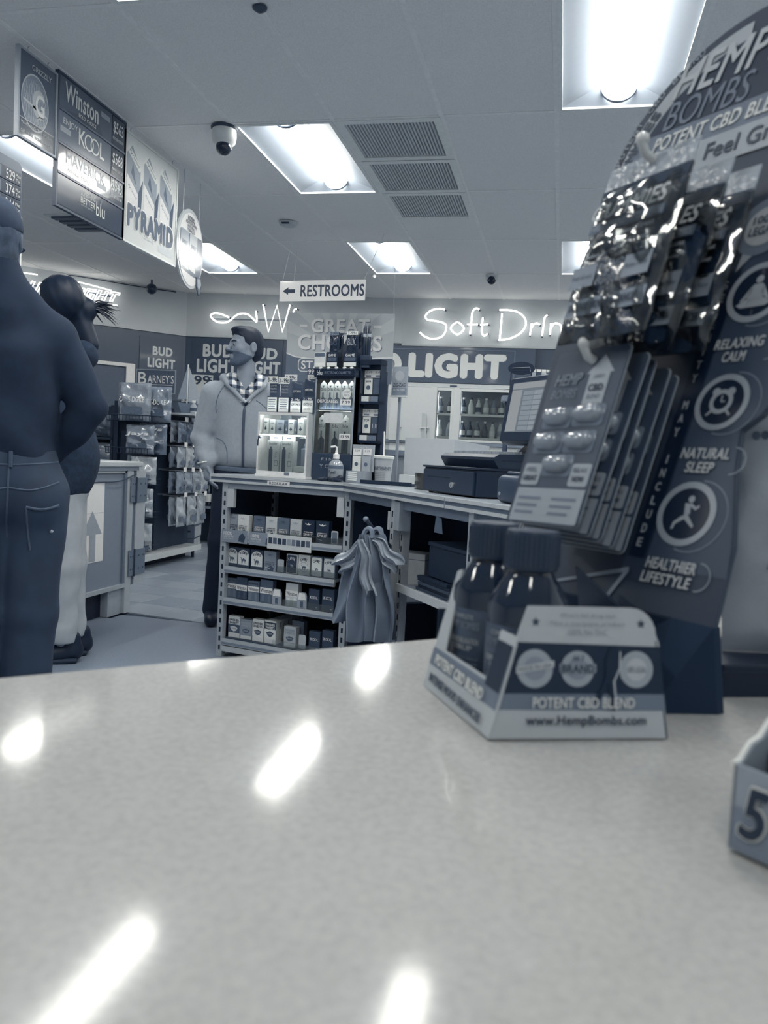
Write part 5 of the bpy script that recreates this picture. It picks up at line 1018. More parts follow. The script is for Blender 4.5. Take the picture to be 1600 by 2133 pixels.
# shelf 2
S = SHZ[1]
for q, (x0, x1) in enumerate(((0.079, 0.158), (0.162, 0.240), (0.244, 0.321))): pack(('leftmost of three dark arched packs with a camel on the second shelf', 'middle one of three dark arched packs with a camel on the second shelf', 'rightmost of three dark arched packs with a camel on the second shelf')[q], x0, x1, S, 0.100, 'wides', 52, y=0.033 if x0 < 0.1 else 0.017, panel=200, cs=0.56, cz=0.40)
pack('grey natural cigarette pack beside the camel packs on the second shelf', 0.324, 0.397, S, 0.101, 'spirit', 134)
pack('dark pack with a small camel in a white outline on the second shelf', 0.457, 0.523, S + 0.002, 0.097, 'camel', 200, panel=60, cs=0.3, cz=0.42, gz=0.4, gl=48)
pack('white pack with a camel in a ring on the second shelf', 0.526, 0.592, S + 0.002, 0.100, 'camel', 205, panel=202, cs=0.46, cz=0.40, ring=1, gz=0)
pack('white outlined pack with a tiny camel, third from the right post on the second shelf', 0.597, 0.664, S + 0.002, 0.099, 'camel', 80, panel=206, cs=0.32, cz=0.38, gz=0)
pack('white outlined pack with a camel and peaks, rightmost on the second shelf', 0.667, 0.735, S + 0.002, 0.099, 'camel', 90, panel=190, cs=0.34, cz=0.38, gz=0)
# shelf 3
S = SHZ[2]
pack('grey pack with a white name band, leftmost on the third shelf', 0.089, 0.162, S, 0.100, 'winston', 98, y=0.033, top='SELECT')
pack('tall dark pack with a white name band, second on the third shelf', 0.164, 0.232, S, 0.113, 'winston', 62, bz=0.40)
pack('grey pack with a white name band, third on the third shelf', 0.235, 0.305, S, 0.102, 'winston', 104, top='KINGS')
pack('tall grey pack with a white name band, beside the slotted tab', 0.308, 0.386, S, 0.117, 'winston', 90, bz=0.40)
pack('tall white pack with a name band in the middle of the third shelf', 0.460, 0.534, S, 0.117, 'winston', 190, bz=0.43)
pack('tilted dark menthol pack beside the second slotted tab on the third shelf', 0.592, 0.655, S, 0.103, 'kool', 62)
pack('dark menthol pack against the right post on the third shelf', 0.667, 0.737, S, 0.112, 'kool', 60)
# shelf 4
S = SHZ[3] + 0.006
kid('riser', MB().box(0.105, 0.74, 0.015, 0.35, SHZ[3], SHZ[3] + 0.006), M(60, 0.5), u)
pack('cigarillo pack with white header and dark body, leftmost on the bottom shelf', 0.113, 0.188, S, 0.112, 'sweets', 200, y=0.03, head=205, body=82, sh=196)
pack('grey cigarillo pack with dark shield, second on the bottom shelf', 0.190, 0.262, S, 0.104, 'sweets', 140, y=0.03, head=140, body=140, sh=86, tl=165)
pack('white cigarillo pack with large dark shield, third on the bottom shelf', 0.263, 0.333, S, 0.114, 'sweets', 206, y=0.03, head=206, body=206, sh=84)
pack('cigarillo pack with dark header and white body, beside the deep row', 0.336, 0.407, S, 0.118, 'sweets', 206, y=0.03, head=46, body=206, sh=72, tl=205)
for q in range(6): pack('cigarillo pack %s in the deep row behind the dark headed one' % ('second', 'third', 'fourth', 'fifth', 'sixth', 'last')[q], 0.338, 0.409, S, 0.118, 'sweets', 190, y=0.068 + 0.037 * q, head=46, body=200, sh=72, tl=205)
pack('pale grey cigarillo pack standing alone right of the deep row', 0.457, 0.530, S, 0.106, 'sweets', 170, y=0.022, head=168, body=168, sh=90, tl=140)
pack('grey cigarillo pack half hidden behind the pale grey one on the bottom shelf', 0.470, 0.542, S, 0.128, 'sweets', 104, y=0.075, head=104, body=104, sh=80, tl=120)
pack('dark menthol pack left of its twin on the bottom shelf', 0.601, 0.667, S + 0.003, 0.098, 'kool', 64, y=0.022)
pack('dark menthol pack in the right corner of the bottom shelf', 0.671, 0.736, S + 0.003, 0.112, 'kool', 62, y=0.03)

# ------------------------------------------------------------------ things standing on the counter
t = thing('vape_display_case', 'white framed clear display case with vapour kits on the counter', 'display case', at1(0.197, 0.10, ZT + 0.001), A1)
wf = M(214, 0.35); W2, H2, D2 = 0.296, 0.328, 0.20
m = MB()
for a in ((0, 0.008, 0, H2), (W2 - 0.008, W2, 0, H2)): m.box(a[0], a[1], 0, 0.006, a[2], a[3])
m.box(0.008, W2 - 0.008, 0, 0.006, 0, 0.03); m.box(0.008, W2 - 0.008, 0, 0.006, H2 - 0.014, H2); kid('front_frame', m, wf, t)
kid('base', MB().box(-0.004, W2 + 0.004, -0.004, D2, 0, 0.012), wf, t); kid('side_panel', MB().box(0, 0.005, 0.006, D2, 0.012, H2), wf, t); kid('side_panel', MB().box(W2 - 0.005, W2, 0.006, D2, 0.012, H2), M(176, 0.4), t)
kid('back_panel', MB().box(0.005, W2 - 0.005, D2 - 0.005, D2, 0.012, H2), GLASS('case_glass', 0.98, 0.03, 0.02), t); kid('top_panel', MB().box(0.005, W2 - 0.005, 0.006, D2 - 0.005, H2 - 0.004, H2), GLASS('case_glass', 0.98, 0.03, 0.02), t)
kid('shelf', MB().box(0.006, W2 - 0.006, 0.012, D2 - 0.06, 0.216, 0.222), wf, t); kid('glass_front', MB().box(0.008, W2 - 0.008, 0.002, 0.004, 0.03, H2 - 0.008), GLASS('case_glass', 0.98, 0.03, 0.02), t)
kid('base_print', MB().flat([(0.17, 0.006), (0.20, 0.006), (0.20, 0.028), (0.17, 0.028)], -0.0008), M(110), t)
kid('added_glow_strip', MB().box(0.02, W2 - 0.02, 0.007, 0.013, H2 - 0.010, H2 - 0.005), EM('added_case_glow', (1.0, 0.99, 0.95), 26.0), t)  # glowing strip added to brighten the upper half of the case
kid('added_glow_strip', MB().box(0.02, W2 - 0.02, 0.013, 0.018, 0.211, 0.215), EM('added_case_glow', (1.0, 0.99, 0.95), 26.0), t)  # second added glow, brightens the half below the shelf
lk = kid('lock', MB().cyl((0.018, -0.012, 0.20), (0.018, 0.0, 0.20), 0.008), M(150, 0.25, metal=0.8), t, True); kid('key', MB().tube([(0.018, -0.012, 0.20), (0.014, -0.014, 0.185), (0.013, -0.014, 0.155)], 0.003, 6), M(40), lk)
case_m = M1 @ Matrix.Translation((0.197, 0.10, ZT + 0.001))
def incase(x, y, z): return tuple(case_m @ Vector((x, y, z)))
bx_lab = ['white small carton leftmost on the upper shelf of the clear case', 'small carton second from the left on the upper shelf of the case', 'wide small carton with two dark squares in the clear case', 'narrow dark carton in the middle of the upper case shelf', 'small carton with a dark emblem in the clear case', 'narrow carton between two white ones in the clear case', 'white small carton with a round emblem at the right in the case']
for q, (x, w_, h_, l) in enumerate(((0.028, 0.03, 0.075, 205), (0.068, 0.032, 0.07, 190), (0.115, 0.045, 0.068, 150), (0.153, 0.018, 0.065, 84), (0.18, 0.034, 0.072, 200), (0.207, 0.014, 0.065, 110), (0.237, 0.036, 0.078, 206))):
    o = thing('vape_carton', bx_lab[q], 'carton', incase(x, 0.03, 0.2225), A1, 'small cartons in the clear case')
    kid('box', MB().cbox(-w_ / 2, w_ / 2, 0, 0.03, 0, h_, 0.001, 1), M(l, 0.4, var=0.04), o)
    kid('emblem_print', MB().flat([(-w_ * 0.26, h_ * 0.3), (0, h_ * 0.2), (w_ * 0.26, h_ * 0.3), (w_ * 0.1, h_ * 0.4), (0, h_ * 0.52), (-w_ * 0.1, h_ * 0.4)], -0.0006), M(70 if l > 120 else 180), o); kid('name_print', MB().flat([(-w_ * 0.3, h_ * 0.7), (w_ * 0.3, h_ * 0.7), (w_ * 0.3, h_ * 0.76), (-w_ * 0.3, h_ * 0.76)], -0.0006), M(120), o)
for q, x in enumerate((0.085, 0.165)):
    o = thing('vape_kit_box', ('tall white vapour kit box with dark pen print, left of two in the case', 'tall white vapour kit box with dark pen print, right of two in the case')[q], 'carton', incase(x, 0.022, 0.0125), A1, 'vapour kits in the clear case')
    kid('box', MB().cbox(-0.037, 0.037, 0, 0.045, 0, 0.175, 0.0012, 1), M(198, 0.4, var=0.03), o); kid('hang_tab', MB().box(-0.037, 0.037, 0.02, 0.0215, 0.175, 0.198), M(190, 0.4), o)
    kid('tab_slot', MB().flat([(-0.014, 0.184), (0.014, 0.184), (0.014, 0.19), (-0.014, 0.19)], 0.0195), M(70), o)
    kid('pen_print', MB().flat(rrect(-0.026, -0.004, 0.012, 0.13, 0.004), -0.0006), M(78), o); kid('pen_tip_print', MB().flat([(-0.021, 0.13), (-0.009, 0.13), (-0.01, 0.142), (-0.02, 0.142)], -0.0006), M(78), o)
    txt(o, 'boulder', M(70), 0.0, 0.158, 0.013, 0.05, -0.0008, bold=0.01); txt(o, 'Rock', M(110), 0.018, 0.10, 0.012, 0.03, -0.0008, rot=-PI / 2)
    m = MB(); m.flat([(0.009, 0.045), (0.029, 0.045), (0.029, 0.047), (0.009, 0.047)], -0.0008); m.flat([(0.009, 0.07), (0.029, 0.07), (0.029, 0.072), (0.009, 0.072)], -0.0008); m.flat([(0.009, 0.047), (0.011, 0.047), (0.011, 0.07), (0.009, 0.07)], -0.0008); m.flat([(0.027, 0.047), (0.029, 0.047), (0.029, 0.07), (0.027, 0.07)], -0.0008); kid('outline_print', m, M(90), o)
o = thing('vape_device_box', 'grey vapour device standing on a small white box in the case', 'device', incase(0.25, 0.04, 0.0125), A1)
kid('box', MB().cbox(-0.042, 0.03, -0.015, 0.05, 0, 0.05, 0.001, 1), M(200, 0.4), o); kid('device', MB().cbox(-0.012, 0.022, 0.0, 0.03, 0.05, 0.14, 0.006), M(130, 0.3), o); kid('mouthpiece', MB().cyl((0.005, 0.015, 0.14), (0.005, 0.015, 0.165), 0.009, 0.006), M(84), o, True); txt(o, 'boulder', M(90), -0.006, 0.02, 0.01, 0.04, -0.0158)
# pouches and tags on top of the case
top_z = ZT + 0.001 + H2 + 0.0005
PO = [('dark cigarillo pouch with warning panel, left end on the clear case', 0.223, 0.062, 0.175, 86, 'w'), ('dark glossy cigarillo pouch with warning panel, second on the clear case', 0.290, 0.066, 0.172, 96, 'w'),
      ('cigarillo pouch with white lower panel, third on the clear case', 0.362, 0.066, 0.16, 74, 'o'), ('cigarillo pouch with white lower panel, right end on the clear case', 0.433, 0.066, 0.172, 60, 'o')]
for lab_, x, w_, h_, l, st_ in PO:
    o = thing('cigarillo_pouch', lab_, 'pouch', at1(x + w_ / 2, 0.135, top_z), A1, 'cigarillo pouches on the clear case')
    kid('carton', MB().cbox(-w_ / 2, w_ / 2, 0, 0.05, 0, h_ * 0.48, 0.001, 1), M(70, 0.4), o)
    kid('pouch', pillow(w_, h_ * 0.62, 0.012, 8, 10, seed=int(x * 1000)), M(l, 0.2, coat=0.8, bump=0.2), o, True, mtx=Matrix.Translation((0, 0.02, h_ * 0.38)))
    kid('white_panel', MB().flat([(-w_ * 0.45, 0.004), (w_ * 0.45, 0.004), (w_ * 0.45, h_ * 0.44), (-w_ * 0.45, h_ * 0.44)], -0.0006), M(208, 0.4), o)
    if st_ == 'w':
        for q in range(5): kid('warning_print', MB().flat([(-w_ * 0.34, h_ * (0.36 - 0.065 * q)), (w_ * (0.34 - 0.05 * (q % 2)), h_ * (0.36 - 0.065 * q)), (w_ * (0.34 - 0.05 * (q % 2)), h_ * (0.385 - 0.065 * q)), (-w_ * 0.34, h_ * (0.385 - 0.065 * q))], -0.0012), M(100), o)
        kid('price_strip', MB().box(-w_ * 0.5, w_ * 0.5, -0.004, -0.003, h_ * 0.84, h_ * 1.04), M(205, 0.4), o); txt(o, '3 - 99c', M(45), 0, h_ * 0.94, h_ * 0.13, w_ * 0.85, -0.0048, bold=0.03)
        for q in range(3): txt(o, ('GAME', 'PINEAPPLE', 'CIGARILLOS')[q], M(165), 0, h_ * (0.78 - 0.09 * q), h_ * 0.05, w_ * 0.6, 0.008)
    else:
        kid('price_strip', MB().box(-w_ * 0.48, w_ * 0.48, -0.002, -0.001, h_ * 0.37, h_ * 0.46), M(60), o); txt(o, '2 - 99c', M(212), 0, h_ * 0.415, h_ * 0.075, w_ * 0.75, -0.003, bold=0.03)
        txt(o, 'OPTIMO', M(60), 0, h_ * 0.26, h_ * 0.075, w_ * 0.75, -0.0012, bold=0.02); txt(o, 'SILVER', M(90), 0, h_ * 0.12, h_ * 0.045, w_ * 0.5, -0.0012); txt(o, 'OPTIMO', M(190), 0, h_ * 0.68, h_ * 0.07, w_ * 0.7, 0.008, bold=0.02)
for lab_, x, z0, w_, h_, l, s_ in (('small white price card 3 for 99 cents behind the dark pouches', 0.322, 0.165, 0.075, 0.034, 212, '3 89c'), ('dark and white price card reading 99 cents standing tallest on the case', 0.450, 0.165, 0.062, 0.066, 74, '99c'), ('dark pouch card reading 2 for 99 cents at the right of the clear case', 0.468, 0.10, 0.055, 0.072, 66, '2-99c')):
    o = thing('price_card', lab_, 'price card', at1(x, 0.195, top_z), A1, 'price cards on the clear case')
    kid('stick', MB().box(-0.004, 0.004, 0.002, 0.006, 0, z0), M(120), o); kid('card', MB().box(-w_ / 2, w_ / 2, 0, 0.002, z0, z0 + h_), M(l, 0.4), o)
    txt(o, s_, M(50 if l > 120 else 212), 0, z0 + h_ - 0.016, 0.022 if l < 120 else 0.02, w_ * 0.8, -0.0008, bold=0.02)
    if l < 120: kid('white_panel', MB().flat([(-w_ * 0.45, z0 + 0.003), (w_ * 0.45, z0 + 0.003), (w_ * 0.45, z0 + h_ * 0.5), (-w_ * 0.45, z0 + h_ * 0.5)], -0.0006), M(205), o); txt(o, 'OPTIMO', M(70), 0, z0 + h_ * 0.27, 0.012, w_ * 0.7, -0.0012)
# electronic cigarette tower
t = thing('electronic_cigarette_tower', 'tall clear tower of disposable electronic cigarettes on the counter', 'display case', at1(0.497, 0.15, ZT + 0.001), A1)
W3, H3, D3 = 0.222, 0.553, 0.16
kid('base', MB().cbox(0, W3, 0, D3, 0, 0.135, 0.004), M(58, 0.35, var=0.03), t); txt(t, 'F I N D', M(150), 0.105, 0.105, 0.014, 0.10, -0.0008); txt(t, 'Y O U R S', M(150), 0.115, 0.07, 0.018, 0.14, -0.0008)
kid('back_panel', MB().box(0.004, W3 - 0.004, D3 - 0.008, D3, 0.135, H3 - 0.04), M(128, 0.4), t); kid('backing_print', MB().flat([(0.008, 0.14), (W3 - 0.008, 0.14), (W3 - 0.008, H3 - 0.06), (0.008, H3 - 0.06)], D3 - 0.009), M(196, 0.4, var=0.1, scale=6), t)
for x in (0.0, W3 - 0.006): kid('corner_post', MB().box(x, x + 0.006, 0, 0.006, 0.135, H3 - 0.04), M(150, 0.2), t); kid('corner_post', MB().box(x, x + 0.006, D3 - 0.006, D3, 0.135, H3 - 0.04), M(90, 0.3), t)
kid('side_glass', MB().box(0.001, 0.003, 0.006, D3 - 0.008, 0.135, H3 - 0.04), GLASS('tower_glass', 0.96, 0.04, 0.04), t); kid('side_glass', MB().box(W3 - 0.003, W3 - 0.001, 0.006, D3 - 0.008, 0.135, H3 - 0.04), GLASS('tower_glass', 0.96, 0.04, 0.04), t)
kid('glow_strip_cover', MB().box(0.006, W3 - 0.006, 0.0, 0.004, H3 - 0.052, H3 - 0.04), M(30, 0.3), t); kid('front_glass', MB().box(0.006, W3 - 0.006, 0.001, 0.003, 0.135, H3 - 0.052), GLASS('tower_glass', 0.96, 0.04, 0.04), t)  # the dark bar hides the added glow strip from the front
hdk = kid('header', MB().cbox(-0.006, W3 + 0.006, -0.012, D3, H3 - 0.042, H3, 0.004), M(24, 0.25, coat=0.5), t)
txt(hdk, 'blu', M(215), 0.028, H3 - 0.022, 0.022, 0.03, -0.0128); txt(hdk, 'ELECTRONIC CIGARETTES', M(120), 0.132, H3 - 0.022, 0.013, 0.15, -0.0128)
for x in (0.03, 0.075, 0.12, 0.165, 0.205): kid('spot_lens', MB().ball((x, -0.008, H3 + 0.001), (0.011, 0.008, 0.007), 12, 8), M(190, 0.2), hdk, True)
kid('added_glow_strip', MB().box(0.02, W3 - 0.02, 0.006, 0.012, H3 - 0.047, H3 - 0.043), EM('added_case_glow', (1.0, 0.99, 0.95), 26.0), t)  # glow added under the header to brighten the inside of the tower
kid('mid_rail', MB().box(0.006, W3 - 0.006, 0.004, 0.008, 0.345, 0.352), M(170, 0.3), t)
kid('added_glow_strip', MB().box(0.02, W3 - 0.02, 0.009, 0.013, 0.345, 0.348), EM('added_case_glow', (1.0, 0.99, 0.95), 26.0), t)  # another added glow, for the lower row of the tower
kid('frosted_patch', MB().prism(rrect(0.055, 0.165, 0.285, 0.335, 0.012), -0.0008, 0.0006, 'y'), M(196, 0.4, var=0.1, scale=40), t)
txt(t, 'DISPOSABLES', M(215), 0.075, 0.392, 0.017, 0.115, -0.0006, bold=0.02)
for x, z, s_ in ((0.178, 0.39, '7 99'), (0.182, 0.222, '13 59')):
    c = kid('price_tag', MB().prism(rrect(x - 0.03, x + 0.03, z - 0.017, z + 0.012, 0.003), -0.0045, -0.0025, 'y'), M(215, 0.4), t); txt(c, s_, M(45), x + 0.002, z - 0.002, 0.014, 0.046, -0.005, bold=0.02)
rd = kid('round_sticker', MB().prism(circ(0.182, 0.43, 0.024, 24), -0.0035, -0.0018, 'y'), M(205, 0.4), t); txt(rd, 'LOWEST', M(110), 0.182, 0.437, 0.009, 0.034, -0.004); txt(rd, 'PRICE', M(110), 0.182, 0.422, 0.009, 0.03, -0.004)
tw = M1 @ Matrix.Translation((0.497, 0.15, ZT + 0.001))
k_ = 0
for z, xs in ((0.352, (0.03, 0.07, 0.11, 0.15, 0.19)), (0.175, (0.03, 0.108, 0.165))):
    for x in xs:
        o = thing('electronic_cigarette_pack', 'white pointed electronic cigarette pack %s row of the clear tower' % (('first in the upper', 'second in the upper', 'third in the upper', 'fourth in the upper', 'fifth in the upper', 'left in the lower', 'middle in the lower', 'right in the lower')[k_]), 'blister pack', tuple(tw @ Vector((x, 0.03, z))), A1, 'packs in the clear tower'); k_ += 1
        if z < 0.2: o.location.z = ZT + 0.001 + 0.136
        h_ = 0.145 if z > 0.2 else 0.19
        kid('card', MB().prism([(-0.018, 0), (0.018, 0), (0.018, h_ - 0.02), (0, h_), (-0.018, h_ - 0.02)], 0, 0.004, 'y'), M(205, 0.35), o); kid('lower_print', MB().flat([(-0.018, 0), (0.018, 0), (0.018, h_ * 0.36), (0, h_ * 0.45), (-0.018, h_ * 0.34)], -0.0006), M(104 if z > 0.2 else 84), o)
        txt(o, 'blu', M(56), 0, h_ * 0.72, 0.02, 0.03, -0.0008); kid('mark_print', MB().flat([(-0.006, h_ - 0.026), (0.006, h_ - 0.026), (0, h_ - 0.036)], -0.0006), M(80), o)
        kid('stick', MB().cyl((0, -0.003, h_ * 0.08), (0, -0.003, h_ * 0.58), 0.0035, n=8), M(60 if z < 0.2 else 96, 0.3), o)
# boxes of cigarillos on the tower
tz = ZT + 0.001 + H3 + 0.008
for lab_, x, y, w_, h_, d_, l, s_ in (('small white cigarillo box at the left edge of the tower top', 0.478, 0.16, 0.062, 0.072, 0.07, 190, ''), ('black cigarillo box with tall pouches, left on the tower top', 0.545, 0.165, 0.062, 0.075, 0.10, 30, 'CIGARS'), ('black cigarillo box with price flag 2 for 99 cents on the tower top', 0.64, 0.165, 0.075, 0.075, 0.11, 28, 'SMOOTH')):
    o = thing('cigarillo_box', lab_, 'display box', at1(x + w_ / 2, y, tz), A1, 'cigarillo boxes on the tower')
    kid('box', MB().cbox(-w_ / 2, w_ / 2, 0, d_, 0, h_, 0.001, 1), M(l, 0.35), o); kid('white_panel', MB().flat([(-w_ * 0.46, 0.004), (w_ * 0.46, 0.004), (w_ * 0.46, h_ * 0.3), (-w_ * 0.46, h_ * 0.3)], -0.0006), M(206), o)
    if s_:
        kid('grey_panel', MB().flat([(-w_ * 0.4, h_ * 0.4), (w_ * 0.4, h_ * 0.4), (w_ * 0.4, h_ * 0.62), (-w_ * 0.4, h_ * 0.62)], -0.0006), M(92), o); txt(o, s_, M(60), 0, h_ * 0.51, 0.011, w_ * 0.65, -0.001); txt(o, 'GAME', M(190), 0, h_ * 0.78, 0.013, w_ * 0.7, -0.001, bold=0.03)
        for q in range(3): 
            k2 = kid('pouch', pillow(w_ * 0.9, 0.125, 0.012, 8, 10, seed=q + int(x * 100)), M(28, 0.2, coat=0.8, bump=0.2), o, True, mtx=Matrix.Translation(((0.0, 0.006, -0.004)[q], 0.02 + 0.025 * q, h_ * 0.65)))
        kid('pouch_top', MB().flat([(-w_ * 0.42, 0.158), (w_ * 0.42, 0.158), (w_ * 0.42, 0.176), (-w_ * 0.42, 0.176)], 0.012), M(120 if s_ == 'CIGARS' else 206), o)
        txt(o, 'BLK' if s_ == 'SMOOTH' else 'BLACK', M(150 if s_ == 'SMOOTH' else 80), 0, 0.125, 0.035, w_ * 0.62, 0.0105); txt(o, '2-99c', M(50), 0, 0.167, 0.013, w_ * 0.7, 0.0113)
        kid('side_flap', MB().prism([(0.0, h_), (d_, h_), (d_, h_ + 0.09), (d_ * 0.5, h_ + 0.035)], w_ / 2 - 0.001, w_ / 2, 'x'), M(46, 0.35), o)
    else: kid('header_print', MB().flat([(-w_ * 0.46, h_ * 0.72), (w_ * 0.46, h_ * 0.72), (w_ * 0.46, h_ * 0.96), (-w_ * 0.46, h_ * 0.96)], -0.0006), M(86), o)
o = thing('cigar_tube_pair', 'two dark glossy cigar tubes standing tallest on the tower top', 'cigars', at1(0.748, 0.20, tz), A1)
for x in (-0.012, 0.012): kid('tube', MB().lathe([(0.009, 0), (0.010, 0.003), (0.010, 0.19), (0.006, 0.205)], 16, (x, 0, 0)), M(32, 0.2, coat=0.6), o, True); kid('band', MB().lathe([(0.0103, 0.15), (0.0103, 0.165)], 16, (x, 0, 0)), M(150), o)
kid('holder', MB().cbox(-0.026, 0.026, -0.014, 0.014, 0, 0.06, 0.002), M(50), o)
# rolling paper rack, paper poster, carton
t = thing('rolling_paper_rack', 'black two-tier rolling paper rack beside the clear tower', 'display rack', at1(0.728, 0.185, ZT + 0.001), A1)
kid('frame', MB().box(0, 0.112, 0.05, 0.06, 0.19, 0.59), M(30, 0.35), t); kid('stand', MB().box(0.01, 0.10, 0.06, 0.10, 0, 0.55), M(40, 0.4), t)
for z0 in (0.195, 0.385):
    kid('tier', MB().box(0, 0.112, 0.0, 0.05, z0, z0 + 0.012), M(26, 0.3), t)
    for x in (0.0, 0.108): kid('tier_side', MB().box(x, x + 0.004, 0, 0.05, z0, z0 + 0.19), M(28, 0.3), t)
    kid('tier_back', MB().box(0.004, 0.108, 0.046, 0.05, z0, z0 + 0.19), M(62, 0.35), t)
    for x, s_ in ((0.03, '1.49' if z0 > 0.3 else '1.39'), (0.082, '1.49' if z0 > 0.3 else '2.79')):
        c = kid('price_tag', MB().box(x - 0.026, x + 0.026, 0.040, 0.044, z0 + 0.132, z0 + 0.168), M(215, 0.4), t); txt(c, s_, M(90), x, z0 + 0.158, 0.01, 0.03, 0.0392); kid('bar_print', MB().flat([(x - 0.018, z0 + 0.136), (x + 0.01, z0 + 0.136), (x + 0.01, z0 + 0.144), (x - 0.018, z0 + 0.144)], 0.0392), M(110), c)
    c = kid('booklet', MB().box(0.008, 0.05, 0.036, 0.043, z0 + 0.05, z0 + 0.128), M(206, 0.4), t); txt(c, 'TOP' if z0 < 0.3 else 'JOB', M(56), 0.029, z0 + 0.112, 0.012, 0.028, 0.0352, bold=0.03); kid('emblem_print', MB().flat(circ(0.029, z0 + 0.083, 0.011, 16), 0.0352), M(90), c)
    c = kid('booklet', MB().box(0.056, 0.106, 0.036, 0.043, z0 + 0.05, z0 + 0.128), M(88, 0.3), t)
    if z0 < 0.3: txt(c, '1 1/2', M(200), 0.08, z0 + 0.085, 0.022, 0.034, 0.0352, bold=0.01)
    for x, l in ((0.029, 190), (0.08, 110)): kid('paper_stack', MB().box(x - 0.02, x + 0.02, 0.006, 0.03, z0 + 0.0125, z0 + 0.038), M(l, 0.4, var=0.15, scale=200), t)
kid('header', MB().box(-0.002, 0.114, -0.002, 0.062, 0.575, 0.60), M(20, 0.3), t)
t = thing('rolling_paper_placard', 'grey rolling paper placard sticking out right of the black rack', 'placard', at1(0.888, 0.30, ZT + 0.001), A1)
kid('post', MB().box(-0.006, 0.006, 0.01, 0.02, 0, 0.45), M(140, 0.3), t); kid('card', MB().box(-0.041, 0.041, 0, 0.012, 0.437, 0.58), M(150, 0.35, coat=0.3), t)
kid('disc_print', MB().flat(circ(0, 0.535, 0.025, 24), -0.0006), M(166), t); txt(t, 'ZIG-ZAG', M(60), 0, 0.49, 0.018, 0.066, -0.0008, bold=0.01); kid('band_print', MB().flat([(-0.041, 0.44), (0.041, 0.44), (0.041, 0.475), (-0.041, 0.475)], -0.0006), M(128), t); txt(t, 'ULTRA THIN', M(205), 0, 0.466, 0.008, 0.06, -0.001); txt(t, '1 1/4', M(80), 0.024, 0.45, 0.009, 0.018, -0.001)
kid('bottom_lip', MB().box(-0.043, 0.043, -0.012, 0.012, 0.43, 0.437), M(190, 0.3), t); kid('base', MB().box(-0.04, 0.04, -0.02, 0.05, 0, 0.006), M(90), t)
t = thing('rolling_paper_carton', 'open grey rolling paper carton with price cards below the black rack', 'display carton', at1(0.722, 0.10, ZT + 0.001), A1)
kid('box', MB().box(0, 0.105, 0, 0.07, 0, 0.055), M(150, 0.4), t); kid('back_card', MB().box(0, 0.118, 0.06, 0.064, 0.055, 0.185), M(158, 0.4), t); txt(t, 'ZIG-ZAG', M(190), 0.07, 0.165, 0.014, 0.06, 0.059)
for x, l in ((0.03, 205), (0.082, 160)): c = kid('booklet', MB().box(x - 0.022, x + 0.022, 0.045, 0.055, 0.056, 0.13), M(l, 0.4), t); kid('emblem_print', MB().flat(circ(x, 0.09, 0.01, 14), 0.044), M(90), c)
for x, s_ in ((0.028, '2.39'), (0.082, '2.39')): c = kid('price_tag', MB().box(x - 0.022, x + 0.022, 0.054, 0.0565, 0.135, 0.165), M(214), t); txt(c, s_, M(90), x, 0.155, 0.009, 0.028, 0.0532)
for q in range(5): kid('paper_stack', MB().box(0.012, 0.06, -0.004 + 0.002 * (q % 2), 0.0, 0.01 + 0.009 * q, 0.016 + 0.009 * q), M(206, 0.5), t)
# cup, sanitizer, cloth
t = thing('soda_cup', 'white fountain drink cup with lid and tall straw on the counter', 'cup', at1(0.872, 0.20, ZT + 0.001), A1)
kid('cup', MB().lathe([(0.036, 0), (0.038, 0.002), (0.0475, 0.122), (0.0485, 0.124)], 32), M(178, 0.4, var=0.05), t, True); kid('lid', MB().lathe([(0.0515, 0.122), (0.053, 0.125), (0.053, 0.134), (0.049, 0.138), (0.044, 0.138)], 32), M(206, 0.35), t, True)
kid('straw', MB().cyl((0.0, 0, 0.135), (-0.006, 0.004, 0.255), 0.0035, n=10), M(212, 0.35), t, True)
cyl_text(t, 'BARNEYS', M(86), 0.0465, 0.075, 0.018, 0.055, -PI * 0.62); cyl_text(t, 'BARNEYS', M(86), 0.0465, 0.075, 0.018, 0.055, -PI * 0.22); 
for q in range(5): cyl_text(t, 'convenience mart fresh', M(120), 0.0452 - 0.0008 * q, 0.056 - 0.008 * q, 0.004, 0.06, -PI * 0.5)
t = thing('sanitizer_bottle', 'clear pump bottle of hand sanitizer in front of the clear tower', 'bottle', at1(0.678, 0.075, ZT + 0.001), A1)
kid('body', MB().lathe([(0.036, 0), (0.038, 0.004), (0.038, 0.075), (0.030, 0.095), (0.014, 0.105), (0.013, 0.112)], 28), M(158, 0.12, coat=0.6, trans=0.2, var=0.03), t, True); kid('collar', MB().lathe([(0.0155, 0.110), (0.0155, 0.132), (0.008, 0.135), (0.006, 0.150)], 20), M(215, 0.35), t, True)
kid('nozzle', MB().tube([(0, 0, 0.147), (0, 0, 0.166), (-0.006, -0.004, 0.169), (-0.026, -0.012, 0.166)], 0.005, 8), M(218, 0.35), t, True); cyl_text(t, 'Purell', M(52), 0.0385, 0.045, 0.016, 0.042, -PI * 0.5); kid('label_band', MB().lathe([(0.03835, 0.062), (0.03835, 0.078)], 28), M(100, 0.4), t)
rn = np.random.RandomState(5)
def cloth_fn(X, Y, Z):
    d = 9.0
    for _ in range(9):
        a = (rn.rand() - 0.5) * 0.15, (rn.rand() - 0.5) * 0.05, 0.008 + rn.rand() * 0.012; b = (a[0] + (rn.rand() - 0.5) * 0.08, a[1] + (rn.rand() - 0.5) * 0.03, 0.008)
        d = np.minimum(d, d_cap(X, Y, Z, a, b, 0.009 + 0.006 * rn.rand(), 0.006)) if not np.isscalar(d) else d_cap(X, Y, Z, a, b, 0.012, 0.006)
    return smax(d, -Z, 0.004)
